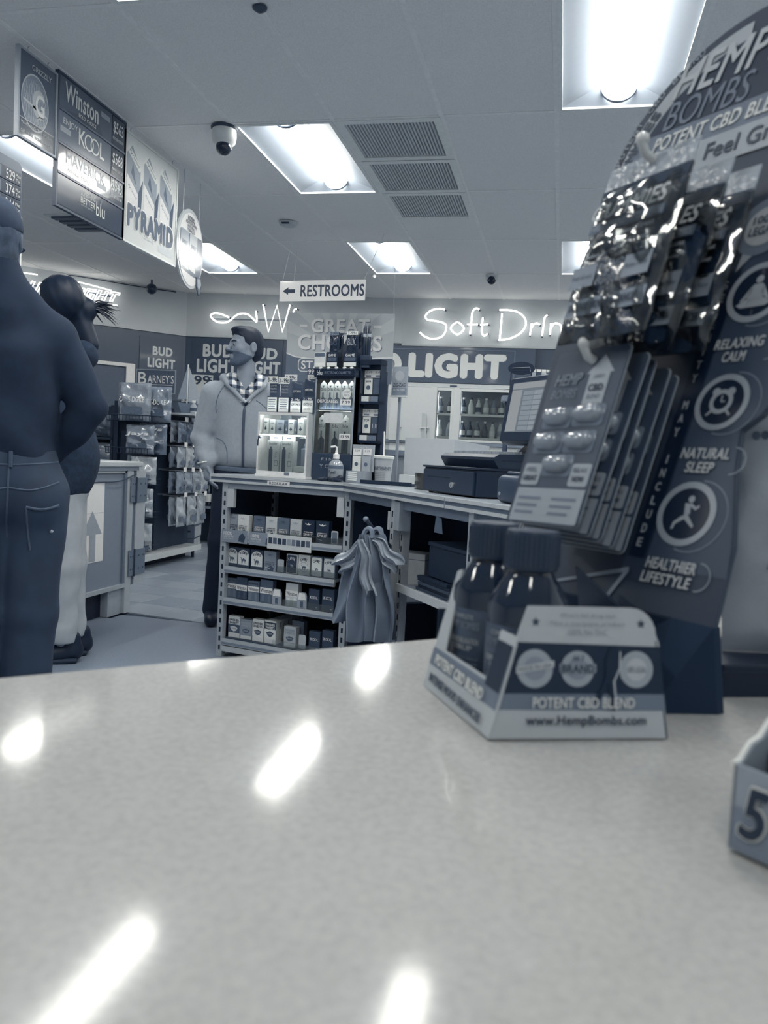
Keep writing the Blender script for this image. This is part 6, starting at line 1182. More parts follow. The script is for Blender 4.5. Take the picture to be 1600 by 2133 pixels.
t = sdf_mesh('crumpled_cloth', cloth_fn, (-0.13, -0.06, -0.004), (0.13, 0.06, 0.045), 0.004, M(26, 0.5)); t.location = at1(0.68, 0.018, ZT + 0.001); t.rotation_euler = (0, 0, A1); tag(t, 'crumpled black cloth or pouch lying in front of the sanitizer', 'cloth')
t = thing('dark_tray', 'flat dark tray under the drink cup', 'tray', at1(0.86, 0.115, ZT + 0.001), A1); kid('plate', MB().cbox(-0.05, 0.22, -0.03, 0.028, 0, 0.012, 0.003), M(30, 0.4), t); kid('rim', MB().cbox(-0.05, 0.22, -0.034, -0.03, 0.0, 0.018, 0.0015), M(36, 0.4), t)
t = thing('napkin_box', 'small pale box beside the drink cup on the counter', 'box', at1(0.995, 0.22, ZT + 0.001), A1); kid('box', MB().cbox(-0.045, 0.045, 0, 0.08, 0, 0.05, 0.002), M(186, 0.5), t); kid('lip', MB().box(-0.046, 0.046, -0.001, 0.081, 0, 0.012), M(205), t)
t = thing('clear_acrylic_stand', 'small clear acrylic stand between the cup and the cash drawer', 'stand', at2(0.42, 0.16, ZT + 0.001), A2); kid('plate', MB().box(0, 0.1, 0, 0.003, 0, 0.07), GLASS('stand_acrylic', 0.7, 0.05, 0.12), t); kid('foot', MB().box(0, 0.1, 0.0, 0.05, 0, 0.003), GLASS('stand_acrylic', 0.7, 0.05, 0.12), t)
# ------------------------------------------------------------------ the register
t = thing('cash_drawer', 'black cash drawer with a slot and a round lock on the counter', 'cash drawer', at2(0.632, 0.10, ZT + 0.001), A2)
kid('body', MB().cbox(0, 0.43, 0.004, 0.43, 0.004, 0.10, 0.003), M(34, 0.45), t); kid('lid', MB().cbox(-0.004, 0.434, -0.004, 0.434, 0.10, 0.108, 0.002), M(30, 0.4), t); dr = kid('drawer_front', MB().cbox(0.008, 0.418, -0.006, 0.004, 0.008, 0.092, 0.002), M(44, 0.4), t)
kid('slot', MB().box(0.05, 0.24, -0.0066, -0.006, 0.062, 0.066), M(14), dr); lk = kid('lock', MB().cyl((0.262, -0.012, 0.038), (0.262, -0.006, 0.038), 0.011, n=20), M(196, 0.25, metal=0.7), dr, True); kid('keyhole', MB().box(0.259, 0.265, -0.0126, -0.012, 0.033, 0.043), M(60), lk)
for x in (0.02, 0.41): kid('rubber_foot', MB().cyl((x, 0.03, 0), (x, 0.03, 0.004), 0.012), M(20), t)
t = thing('register_keyboard', 'black keyboard base unit of the register on top of the cash drawer', 'keyboard', at2(0.64, 0.17, ZT + 0.1095), A2)
kid('body', MB().prism([(0.02, 0), (0.34, 0), (0.36, 0.04), (0.34, 0.062), (0.02, 0.052), (0.0, 0.04), (0.0, 0.03)], 0.0, 0.42, 'x'), M(40, 0.4), t); kid('side_seam', MB().box(-0.0008, 0.4208, 0.03, 0.35, 0.028, 0.031), M(24), t)
kt = MB()
for r_ in range(5):
    for c_ in range(13): kt.box(0.03 + 0.0275 * c_, 0.053 + 0.0275 * c_, 0.04 + 0.032 * r_, 0.066 + 0.032 * r_, 0.053 + 0.001 * r_, 0.0625 + 0.001 * r_)
kb = kid('keys', kt, M(150, 0.4, var=0.2, scale=60), t); kb['kind'] = 'stuff'
t = thing('register_monitor', 'black touch screen monitor of the register showing rows of keys', 'monitor', at2(0.90, 0.31, ZT + 0.172), A2)
kid('stand', MB().prism([(-0.0, 0), (0.12, 0), (0.10, 0.03), (0.06, 0.12), (0.04, 0.12), (0.03, 0.03)], 0.09, 0.27, 'x'), M(26, 0.4), t)
TM = Matrix.Translation((0, -0.01, 0.03)) @ Matrix.Rotation(R(-9), 4, 'X')
sc_ = kid('housing', MB().cbox(0.0, 0.36, -0.02, 0.035, 0, 0.255, 0.014, 3), M(44, 0.4), t, True, mtx=TM)
kid('bezel', MB().cbox(0.006, 0.354, -0.026, -0.018, 0.008, 0.249, 0.004), M(36, 0.35), sc_)
kid('screen', MB().box(0.034, 0.326, -0.0268, -0.026, 0.042, 0.228), EM('screen_glow', (0.36, 0.43, 0.50), 0.42), sc_)
kid('screen_column', MB().flat([(0.036, 0.045), (0.105, 0.045), (0.105, 0.200), (0.036, 0.200)], -0.0271), EM('screen_pale', (0.55, 0.60, 0.63), 0.5), sc_); kid('screen_header', MB().flat([(0.036, 0.204), (0.324, 0.204), (0.324, 0.226), (0.036, 0.226)], -0.0271), EM('screen_pale', (0.55, 0.60, 0.63), 0.5), sc_)
for r_ in range(8):
    for c_ in range(3): kid('screen_key', MB().flat([(0.118 + 0.068 * c_, 0.049 + 0.0185 * r_), (0.183 + 0.068 * c_, 0.049 + 0.0185 * r_), (0.183 + 0.068 * c_, 0.064 + 0.0185 * r_), (0.118 + 0.068 * c_, 0.064 + 0.0185 * r_)], -0.0272), EM('screen_key_%d' % ((r_ * 3 + c_) % 3), ((0.44, 0.52, 0.6), (0.5, 0.57, 0.64), (0.38, 0.46, 0.55))[(r_ * 3 + c_) % 3], 0.5), sc_)
t = thing('receipt_printer', 'rounded dark receipt printer beside the cash drawer', 'printer', at2(1.262, 0.06, ZT + 0.001), A2)
kid('body', MB().cbox(0, 0.17, 0, 0.22, 0, 0.092, 0.022, 4), M(62, 0.4), t, True); kid('lid', MB().cbox(0.012, 0.158, 0.03, 0.2, 0.088, 0.104, 0.008, 3), M(44, 0.35), t, True); kid('paper_slot', MB().box(0.03, 0.14, 0.024, 0.03, 0.092, 0.096), M(20), t); kid('button', MB().cyl((0.03, -0.001, 0.03), (0.03, 0.003, 0.03), 0.006), M(150), t)
t = thing('pole_display', 'black oval sign on two thin legs behind the monitor', 'sign', (-0.245, 4.46, 0), R(-5))
kid('oval', MB().prism(circ(0, 1.585, 0.072, 32, 0.036), 0, 0.012, 'y'), M(30, 0.3), t); kid('legs', MB().tube([(-0.055, 0.006, 1.111), (-0.055, 0.006, 1.56), (-0.05, 0.002, 1.572), (0.05, 0.002, 1.575), (0.055, 0.006, 1.56), (0.055, 0.006, 1.111)], 0.004, 6), M(40), t); kid('rim_line', MB().tube([(-0.05, -0.003, 1.586), (0.045, -0.003, 1.592), (0.05, -0.003, 1.57)], 0.0016, 5), M(150), t)
# back bar behind the register with its cigar rack
t = thing('back_bar', 'pale grey low back bar behind the register', 'cabinet', (-0.95, 4.45, 0), R(-3))
kid('body', MB().box(-0.28, 1.6, 0, 0.4, 0.05, 1.08), M(150, 0.45, var=0.04, scale=6), t); kid('top', MB().box(-0.3, 1.62, -0.02, 0.42, 1.08, 1.11), M(126, 0.4), t); kid('plinth', MB().box(-0.26, 1.58, 0.03, 0.38, 0, 0.05), M(50), t)
t = thing('folded_card_sheet', 'large pale folded card sheet standing between cup and register', 'sheet', at1(0.93, 0.36, ZT + 0.001), R(-6))
kid('sheet', MB().box(-0.02, 0.235, 0, 0.004, 0.03, 0.235), M(172, 0.5, var=0.03), t); kid('sheet_wing', MB().add([(0.235, 0, 0.03), (0.34, 0.03, 0.03), (0.40, 0.06, 0.21), (0.235, 0, 0.235), (0.235, 0.004, 0.03), (0.34, 0.034, 0.03), (0.40, 0.064, 0.21), (0.235, 0.004, 0.235)], [(0, 1, 2, 3), (7, 6, 5, 4), (0, 4, 5, 1), (1, 5, 6, 2), (2, 6, 7, 3), (3, 7, 4, 0)]), M(164, 0.5), t); kid('prop', MB().box(0.0, 0.2, 0.004, 0.06, 0, 0.03), M(120), t)
kid('crease', MB().tube([(0.20, -0.001, 0.03), (0.17, -0.001, 0.085), (0.225, -0.001, 0.16)], 0.0008, 4), M(110), t)
t = thing('cigar_rack', 'rack of small upright cigar packs behind the register screen', 'rack', (-0.34, 4.5, 1.111), R(8))
kid('tray', MB().box(0, 0.55, 0, 0.12, 0.30, 0.33), M(130, 0.4), t); kid('tray', MB().box(0.16, 0.55, 0.1, 0.2, 0.375, 0.395), M(120, 0.4), t)
for x in (0.02, 0.5): kid('leg', MB().box(x, x + 0.02, 0.05, 0.07, 0, 0.30), M(70), t)
kid('wire_front', MB().tube([(0, -0.005, 0.36), (0.02, -0.012, 0.365), (0.53, -0.012, 0.365)], 0.004, 6), M(196, 0.3), t); kid('leg', MB().box(0.3, 0.32, 0.12, 0.14, 0.0, 0.38), M(70), t)
for q in range(13):
    o = thing('cigar_pack', 'small upright cigar pack number %s in the rack behind the screen' % ('one', 'two', 'three', 'four', 'five', 'six', 'seven', 'eight', 'nine', 'ten', 'eleven', 'twelve', 'thirteen')[q], 'cigar pack', tuple(t.location + Matrix.Rotation(R(8), 3, 'Z') @ Vector((0.175 + 0.028 * q, 0.13, 0.3955))), R(8), 'cigar packs in the rack')
    kid('box', MB().box(-0.0125, 0.0125, 0, 0.03, 0, 0.10), M((150, 60, 175, 90, 160, 70)[q % 6], 0.4), o); kid('label_print', MB().flat([(-0.008, 0.02), (0.008, 0.02), (0.008, 0.06), (-0.008, 0.06)], -0.0006), M((70, 190, 90, 190, 60, 180)[q % 6]), o); kid('cap_print', MB().flat([(-0.0125, 0.085), (0.0125, 0.085), (0.0125, 0.1), (-0.0125, 0.1)], -0.0006), M(205), o)
# ------------------------------------------------------------------ under the counter: carrier bags on a hook, boxes
t = thing('bag_hook', 'dark hook arm fixed to the slotted post under the counter', 'hook', at2(0.555, -0.002, 0.70), A2)
kid('arm', MB().tube([(0.012, 0.0, 0.0), (0.02, -0.03, 0.02), (0.0, -0.075, 0.07), (-0.02, -0.10, 0.11)], [0.011, 0.013, 0.012, 0.009], 8), M(20, 0.4), t, True); kid('tip', MB().ball((-0.02, -0.10, 0.11), 0.012, 10, 8), M(120, 0.3), t, True)
def bag_sheet(w0, w1, h, seed, fold=0.035, top=0.02):
    rnd = np.random.RandomState(seed); ph = rnd.rand(5) * 6.3; m = MB(); nx, nz = 26, 24; vs = []
    for s in (-1, 1):
        for j in range(nz + 1):
            v = j / nz
            for i in range(nx + 1):
                u_ = i / nx * 2 - 1; w = (w1 + (w0 - w1) * (1 - v) ** 0.55 * 1.0) if v > 0.02 else w0
                wv = w1 * v ** 3 + w0 * (1 - v ** 3); fl = (1 - v) ** 0.4
                y = fold * math.sin(u_ * 5.5 + ph[0] + v * 1.2) * (0.35 + 0.65 * (1 - v)) + 0.4 * fold * math.sin(u_ * 11 + ph[1] - 2.5 * v) + s * 0.012 * (1 - u_ * u_) * (1 - v * 0.6)
                vs.append((u_ * wv / 2 + 0.008 * math.sin(v * 9 + ph[2]), y, h * v + (0.012 * math.sin(u_ * 4 + ph[3]) * (1 - v))))
    n = (nx + 1) * (nz + 1); fs = []
    for j in range(nz):
        for i in range(nx):
            a = j * (nx + 1) + i; q = (a, a + 1, a + nx + 2, a + nx + 1); fs += [q, tuple(n + k for k in q[::-1])]
    for j in range(nz): a, b = j * (nx + 1), (j + 1) * (nx + 1); fs += [(a, b, n + b, n + a), (a + nx, n + a + nx, n + b + nx, b + nx)]
    for i in range(nx): a = nz * (nx + 1) + i; fs += [(i, n + i, n + i + 1, i + 1), (a, a + 1, n + a + 1, n + a)]
    return m.add(vs, fs)
bagm = M(124, 0.35, coat=0.35, bump=0.35, scale=22, var=0.06, name='thin_carrier_plastic')
def shift(mb, dz):
    mb.v = [(x, y, z + dz) for x, y, z in mb.v]; return mb
for lab_, dx, y, w0, w1, h, tilt, seed in (('crumpled plastic carrier bags hanging left on the hook', -0.012, -0.075, 0.17, 0.05, 0.40, 15, 1), ('long plastic carrier bag hanging in the middle of the hook', 0.004, -0.12, 0.15, 0.045, 0.425, 1, 5), ('plastic carrier bag hanging right with its pointed handle out', 0.012, -0.085, 0.14, 0.055, 0.42, -8, 8)):
    o = thing('carrier_bag', lab_, 'plastic bag', at2(0.605 + dx, y, 0.755), A2 + R(38), 'carrier bags on the hook'); o.rotation_euler[1] = R(tilt)
    kid('sheet', shift(bag_sheet(w0, w1, h, seed), -h), bagm, o, True)
    kid('handle_loop', MB().tube(spline([(-w1 / 2, 0, -0.012), (-0.01, 0.004, 0.02), (0.012, 0.004, 0.02), (w1 / 2, 0, -0.012)], 5), 0.010, 6), bagm, o, True)
    k = {1: (0.075, 0.03, 0.20, 34, -0.03), 5: (0.06, 0.03, 0.215, -14, -0.045), 8: (0.07, 0.03, 0.15, -42, -0.02)}[seed]
    kid('handle_flap', shift(bag_sheet(k[0], k[1], k[2], seed + 20, 0.012), -k[2]), M(142, 0.3, coat=0.4, bump=0.3, scale=20), o, True, mtx=Matrix.Translation((0.0, k[4], -0.015)) @ Matrix.Rotation(R(k[3]), 4, 'Y'))
t = thing('glove_box', 'white printed box on the shelf behind the carrier bags', 'box', at2(0.09, 0.17, 0.469), A2 + R(40)); kid('box', MB().cbox(-0.02, 0.22, 0, 0.12, 0, 0.16, 0.003), M(196, 0.45), t); kid('glove_print', MB().flat([(0.0, 0.03), (0.04, 0.025), (0.06, 0.08), (0.05, 0.14), (0.01, 0.14)], -0.0008), M(140), t); kid('lid_line', MB().box(-0.021, 0.221, -0.001, 0.121, 0.13, 0.133), M(120), t)
t = thing('paper_stack', 'stack of dark papers and folders on the shelf under the counter', 'papers', at2(0.72, 0.05, 0.5535), A2)
for q in range(5): kid('folder', MB().box(0.0 + 0.008 * (q % 3), 0.30 - 0.01 * q, 0.0 + 0.006 * (q % 2), 0.26, 0.012 * q, 0.010 + 0.012 * q), M((60, 44, 70, 50, 40)[q], 0.5), t)
t = thing('dark_storage_box', 'dark box on the shelf under the register', 'box', at2(0.78, 0.07, 0.6145), A2); kid('box', MB().cbox(0, 0.30, 0, 0.24, 0, 0.12, 0.004), M(34, 0.5), t); kid('lid', MB().cbox(-0.004, 0.304, -0.004, 0.244, 0.12, 0.135, 0.003), M(40, 0.5), t)
# ------------------------------------------------------------------ drink coolers along the back wall
t = thing('drink_cooler', 'white framed glass door drink cooler under the beer fascia', 'cooler', (-1.97, 9.0, 0), 0)
cw = M(200, 0.4, var=0.02)
kid('header', MB().box(0, 3.2, 0, 0.27, 1.885, 1.93), M(186, 0.35), t); kid('base', MB().box(0, 3.2, -0.02, 0.27, 0, 1.28), M(176, 0.45), t); kid('back', MB().box(0, 3.2, 0.255, 0.27, 1.28, 1.885), M(150, 0.5), t)
kid('badge', MB().box(0.70, 0.78, -0.004, 0, 1.895, 1.912), M(70), t)
lampm = EM('cooler_lamp', (0.97, 0.99, 1.0), 3.0)
xs = [0.02, 0.52, 0.78, 1.52, 2.26, 3.0]
for i, x in enumerate(xs): kid('mullion', MB().box(x - 0.03 if i else x - 0.02, x + 0.03, -0.012, 0.05, 1.28, 1.885), cw, t)
for i, (a, b) in enumerate(zip(xs, xs[1:])):
    d_ = kid('door', MB().box(a + 0.03, a + 0.055, -0.02, 0.01, 1.29, 1.88).box(b - 0.055, b - 0.03, -0.02, 0.01, 1.29, 1.88).box(a + 0.055, b - 0.055, -0.02, 0.01, 1.85, 1.88).box(a + 0.055, b - 0.055, -0.02, 0.01, 1.29, 1.315), cw, t)
    kid('door_glass', MB().box(a + 0.055, b - 0.055, -0.008, -0.004, 1.315, 1.85), GLASS('cooler_glass', 0.93, 0.03, 0.02), d_); kid('door_gasket', MB().box(a + 0.055, a + 0.062, -0.021, -0.02, 1.315, 1.85), M(60), d_)
    kid('lamp', MB().cyl((a + 0.045, 0.05, 1.32), (a + 0.045, 0.05, 1.84), 0.010, n=8), lampm, t)
    for z in (1.34, 1.60): s_ = kid('shelf', MB().box(a + 0.03, b - 0.03, 0.02, 0.25, z - 0.012, z), M(205, 0.4), t); kid('price_rail', MB().box(a + 0.06, b - 0.06, 0.012, 0.02, z - 0.022, z + 0.004), M(225, 0.4), s_)
    kid('lower_panel', MB().box(a + 0.03, b - 0.03, -0.03, -0.021, 0.6, 1.245), M(206, 0.4), t)
kid('ledge', MB().box(-0.02, 3.22, -0.06, 0.0, 1.25, 1.285), M(130, 0.4), t)
bot = MB().lathe([(0.030, 0), (0.033, 0.004), (0.033, 0.095), (0.024, 0.125), (0.013, 0.15), (0.013, 0.172)], 14).mesh('glass_body', True); bcap = MB().lathe([(0.015, 0.168), (0.015, 0.188)], 12).mesh('cap'); blab = MB().lathe([(0.0336, 0.03), (0.0336, 0.085)], 14).mesh('label_band')
k_ = 0
ordn = ['first', 'second', 'third', 'fourth', 'fifth', 'sixth', 'seventh', 'eighth', 'ninth', 'tenth']
for di, (a, b, n) in enumerate(((0.52, 0.78, 2), (0.78, 1.52, 8))):
    for zi, z in enumerate((1.34, 1.60)):
        for q in range(n):
            x = a + 0.075 + (b - a - 0.15) * q / max(1, n - 1)
            o = thing('drink_bottle', '%s drink bottle on the %s shelf of the %s cooler door' % (ordn[q], ('lower', 'upper')[zi], ('narrow', 'wide')[di]), 'bottle', (-1.97 + x, 9.09, z + 0.0005), 0, 'bottles in the drink cooler')
            l = (190, 90, 60, 170, 40, 200, 120, 70)[(q * 3 + zi + di) % 8]
            put('glass_body', bot, M(l, 0.15, coat=0.6), o); put('cap', bcap, M((215, 60, 130)[q % 3], 0.4), o); put('label_band', blab, M((215, 150, 200, 70)[(q + zi) % 4], 0.4), o)
t = thing('white_cover_board', 'plain white board with two small fins hung on the cooler door', 'board', (-1.925, 8.925, 1.275), 0)
kid('board', MB().box(0, 0.525, 0, 0.012, 0, 0.60), M(196, 0.5, var=0.02), t)
for x, w_ in ((0.115, 0.012), (0.37, 0.07)): f = kid('fin', MB().add([(x, 0, -0.05), (x + w_, -0.05, -0.04), (x + w_ * 0.8, -0.02, 0.3), (x, 0, 0.32), (x, 0.003, -0.05), (x + w_, -0.047, -0.04), (x + w_ * 0.8, -0.017, 0.3), (x, 0.003, 0.32)], [(0, 1, 2, 3), (7, 6, 5, 4), (0, 4, 5, 1), (1, 5, 6, 2), (2, 6, 7, 3), (3, 7, 4, 0)]), M(186, 0.5), t); kid('fin_tab', MB().box(x - 0.01, x + w_ + 0.02, -0.03, 0, 0.145, 0.155), M(220), f)
kid('hook_mark', MB().tube([(0.42, -0.003, 0.12), (0.435, -0.003, 0.115), (0.43, -0.003, 0.08)], 0.003, 5), M(70), t)
# ------------------------------------------------------------------ snack gondola by the corner
t = thing('snack_gondola', 'dark snack gondola with wire baskets and peg hooks near the corner', 'gondola', (0, 0, 0), 0)
kid('core', MB().box(-3.92, -3.56, 6.66, 7.34, 0.12, 1.42), M(48, 0.6), t); kid('pole', MB().box(-3.945, -3.905, 6.58, 6.62, 0.1, 1.45), M(30, 0.5), t)
b_ = kid('base_deck', MB().box(-4.0, -3.42, 6.12, 7.32, 0.105, 0.125), M(168, 0.4), t); kid('deck_lip', MB().box(-3.42, -3.40, 6.12, 7.32, 0.075, 0.128), M(186, 0.35), b_); kid('deck_lip', MB().box(-4.0, -3.42, 6.10, 6.12, 0.075, 0.128), M(180, 0.35), b_)
kid('plinth', MB().box(-3.95, -3.55, 6.3, 7.28, 0, 0.105), M(24, 0.6), t)
for x, y in ((-3.46, 6.2), (-3.46, 7.26)): kid('foot', MB().cyl((x, y, 0), (x, y, 0.105), 0.015), M(40), t)
sh = kid('top_shelf', MB().box(-3.56, -3.22, 6.70, 7.36, 1.355, 1.372), M(170, 0.4), t); kid('price_rail', MB().box(-3.222, -3.212, 6.70, 7.36, 1.345, 1.385), M(205, 0.4), sh)
for q in range(5): kid('rail_tag', MB().box(-3.212, -3.21, 6.74 + 0.12 * q, 6.82 + 0.12 * q, 1.348, 1.382), M((60, 215, 70, 215, 60)[q]), sh)
def basket(z, w_=0.40, y0=6.40):
    m = kid('basket', MB().tube([(-3.92, 6.64, z + 0.05), (-3.92, y0, z + 0.05), (-3.92 + w_, y0, z + 0.05), (-3.92 + w_, 6.64, z + 0.05)], 0.005, 6), M(40, 0.4), t)
    for q in range(15): kid('basket_wire', MB().tube([(-3.91 + (w_ - 0.02) * q / 14, y0, z + 0.05), (-3.91 + (w_ - 0.02) * q / 14, y0, z), (-3.91 + (w_ - 0.02) * q / 14, 6.64, z)], 0.003, 4), M(40, 0.4), m)
for z in (1.27, 0.985, 0.72, 0.43, 0.135): basket(z, 0.46 if z > 1 else 0.42)
CH = {}
def chip_bag(label, loc, rz, w_, h_, lvl, word=None, seed=1, tl=210, tilt=0.0, group='snack bags on the gondola', name='chip_bag', lz=0.55):
    o = thing(name, label, 'snack bag', loc, rz, group); o.rotation_euler[0] = tilt
    key = (w_, h_, seed % 4)
    if key not in CH: CH[key] = pillow(w_, h_, min(w_, h_) * 0.32, 14, 16, seed=seed % 4 + 50, wr=0.13).mesh('pouch', True)
    put('pouch', CH[key], M(lvl, 0.16, coat=0.9, bump=0.8, scale=20, var=0.24), o)
    kid('label_print', MB().flat(rrect(-w_ * 0.33, w_ * 0.33, h_ * 0.16, h_ * 0.36, h_ * 0.04), -min(w_, h_) * 0.195), M(max(30, lvl - 45), 0.3, var=0.25, scale=50), o)
    if word: txt(o, word, M(tl, 0.35), 0, h_ * lz, h_ * 0.15, w_ * 0.80, -min(w_, h_) * 0.215, bold=0.03, shear=0.1)
    return o
chip_bag('large popcorn bag front left in the top basket of the gondola', (-3.67, 6.46, 1.275), 0, 0.30, 0.33, 140, 'O-KE-DOKE', 1, 215)
chip_bag('large popcorn bag overlapped at the right in the top basket', (-3.52, 6.55, 1.275), R(4), 0.29, 0.31, 128, 'O-KE-DOKE', 2, 205)
chip_bag('popcorn bag leaning at the back left of the top basket', (-3.78, 6.58, 1.275), R(-6), 0.28, 0.34, 118, None, 3)
chip_bag('potato chip bag with white script in the second basket', (-3.62, 6.47, 0.99), R(-2), 0.28, 0.25, 132, 'Jays', 2, 220, lz=0.68)
chip_bag('potato chip bag behind the script one in the second basket', (-3.55, 6.57, 0.99), R(5), 0.26, 0.27, 108, 'Jays', 3, 190, lz=0.8)
chip_bag('chip bag with dark oval in the third basket of the gondola', (-3.58, 6.47, 0.725), R(3), 0.25, 0.24, 160, None, 1)
chip_bag('chip bag behind in the third basket of the gondola', (-3.68, 6.57, 0.725), R(-5), 0.25, 0.25, 120, None, 4)
chip_bag('pale chip bag in the fourth basket of the gondola', (-3.60, 6.47, 0.435), 0, 0.25, 0.25, 150, 'Jays', 2, 215, lz=0.75)
chip_bag('chip bag at the left in the fourth basket of the gondola', (-3.74, 6.56, 0.435), R(-4), 0.24, 0.26, 126, None, 3)
chip_bag('clear pretzel bag in the lowest basket of the gondola', (-3.60, 6.47, 0.14), 0, 0.25, 0.24, 158, None, 1)
o = chip_bag('flat snack bag lying on the base deck of the gondola', (-3.55, 6.25, 0.155), R(10), 0.24, 0.16, 70, None, 4); o.rotation_euler[0] = R(-84)
k_ = 0
rowl = ['top', 'second', 'third', 'lowest']; rowz = (1.28, 1.055, 0.83, 0.60); rowh = (0.19, 0.19, 0.20, 0.27)
for ri in range(4):
    kid('peg_bar', MB().box(-3.56, -3.545, 6.70, 7.34, rowz[ri] + 0.02, rowz[ri] + 0.035), M(80, 0.4), t)
    for ci in range(4 if ri < 3 else 3):
        y = 6.75 + 0.165 * ci if ri < 3 else 6.78 + 0.21 * ci; z = rowz[ri]; h_ = rowh[ri]
        pg = kid('peg_hook', MB().tube([(-3.55, y, z + 0.02), (-3.33, y, z + 0.02), (-3.32, y, z + 0.028)], 0.0035, 5), M(150, 0.3), t); kid('peg_tag', MB().box(-3.322, -3.319, y - 0.028, y + 0.028, z + 0.015, z + 0.055), M(222, 0.4), pg)
        for fb in (0, 1):
            chip_bag('%s candy bag on the %s hook of the %s row, gondola side' % (('front', 'rear')[fb], ordn[ci], rowl[ri]), (-3.365 - 0.075 * fb, y, z + 0.012 - h_), PI / 2, 0.145 if ri < 3 else 0.17, h_, (112, 140, 96, 150, 124, 170, 132)[(ri * 3 + ci * 2 + fb) % 7] if ri < 3 else 160 - 20 * fb, None, ri + ci, group='candy bags on the gondola hooks', name='candy_bag')
jar = MB().lathe([(0.028, 0), (0.032, 0.004), (0.032, 0.06), (0.022, 0.075), (0.014, 0.085), (0.014, 0.10)], 14).mesh('jar', True); jc = MB().lathe([(0.017, 0.096), (0.017, 0.115)], 12).mesh('cap')
for q in range(8):
    o = thing('snack_jar', '%s small jar from the left on the gondola top shelf' % ordn[q], 'jar', (-3.255 - 0.03 * (q % 2), 6.74 + 0.08 * q, 1.3725), 0, 'jars on the gondola top shelf'); put('jar', jar, M((150, 90, 120, 180, 100)[q % 5], 0.15, coat=0.7, var=0.2), o); put('cap', jc, M((210, 70, 180)[q % 3], 0.4), o); kid('label_print', MB().lathe([(0.0325, 0.02), (0.0325, 0.05)], 14), M((70, 210, 60)[q % 3]), o)
t = thing('paper_sailboat', 'small display sailboat with two triangular sails on the gondola shelf', 'ornament', (-3.44, 6.98, 1.3725), R(70))
kid('mast', MB().cyl((0, 0, 0.05), (0, 0, 0.46), 0.006, n=8), M(205), t); kid('mainsail', MB().prism([(0.012, 0.12), (0.20, 0.10), (0.012, 0.44)], -0.003, 0.003, 'y'), M(150, 0.5), t); kid('jib', MB().prism([(-0.012, 0.14), (-0.12, 0.13), (-0.012, 0.42)], -0.003, 0.003, 'y'), M(130, 0.5), t); kid('hull', MB().prism([(-0.15, 0.10), (0.22, 0.10), (0.18, 0.0), (-0.10, 0.0)], -0.04, 0.04, 'y'), M(96, 0.5), t)
t = thing('store_plaque', 'framed dark store name plaque standing above the snack gondola', 'sign', (-3.93, 7.24, 1.42), R(3))
kid('board', MB().box(-0.18, 0.23, 0, 0.015, 0.155, 0.385), M(88, 0.35), t); m = MB()
for a in ((-0.18, 0.23, 0.155, 0.163), (-0.18, 0.23, 0.377, 0.385)): m.box(a[0], a[1], -0.004, 0, a[2], a[3])
m.box(-0.18, -0.172, -0.004, 0, 0.163, 0.377); m.box(0.222, 0.23, -0.004, 0, 0.163, 0.377); kid('frame', m, M(150), t)
txt(t, 'B', M(212), -0.115, 0.300, 0.115, 0.085, -0.001, bold=0.01); txt(t, "ARNEY'S", M(212), 0.075, 0.293, 0.08, 0.27, -0.001, bold=0.01); kid('rule_print', MB().flat([(-0.08, 0.235), (0.2, 0.235), (0.2, 0.241), (-0.08, 0.241)], -0.001), M(205), t); txt(t, 'CONVENIENCE MART', M(205), 0.03, 0.205, 0.026, 0.27, -0.001, bold=0.01)
for x in (-0.1, 0.12): kid('post', MB().box(x, x + 0.015, 0.0, 0.012, 0, 0.155), M(90), t)
# neighbouring rack of chip bags further left
t = thing('snack_shelf', 'dark snack shelf left of the gondola, half hidden by the half counter', 'shelf', (-4.44, 6.75, 0), R(6))
kid('back', MB().box(-0.5, 0.36, 0.3, 0.32, 0, 1.42), M(40, 0.6), t)
for z in (0.5, 0.86, 1.12): kid('board', MB().box(-0.5, 0.36, 0, 0.3, z - 0.02, z), M(46, 0.5), t)
for x in (-0.5, 0.34): kid('side', MB().box(x, x + 0.02, 0, 0.3, 0, 1.42), M(36, 0.6), t)
for q, (x, z) in enumerate(((-0.02, 1.121), (0.22, 1.121), (0.0, 0.861), (0.22, 0.861))): chip_bag(('chip bag at the left on the upper board of the dark shelf', 'chip bag at the right on the upper board of the dark shelf', 'chip bag at the left on the lower board of the dark shelf', 'chip bag at the right on the lower board of the dark shelf')[q], tuple(Vector((-4.44, 6.75, 0)) + Matrix.Rotation(R(6), 3, 'Z') @ Vector((x, 0.08, z))), R(6), 0.22, 0.21, (120, 100, 150, 138)[q], None, q + 1, group='chip bags on the dark shelf')
# lit framed poster on the corner wall
t = thing('lit_menu_frame', 'bright white framed panel on the corner wall left of the beer board', 'frame', tuple(on45(1.26)) + (1.40,), PI / 4)
kid('panel', MB().box(-0.32, 0.22, -0.03, 0, 0, 0.60), M(84, 0.4), t)
for a in ((-0.32, 0.22, 0.56, 0.60), (-0.32, 0.22, 0.0, 0.04)): kid('frame_bar', MB().box(a[0], a[1], -0.06, -0.03, a[2], a[3]), M(220, 0.35), t)
for a in ((-0.32, -0.26), (0.12, 0.22)): kid('frame_bar', MB().box(a[0], a[1], -0.06, -0.03, 0.04, 0.56), M(224, 0.35), t)
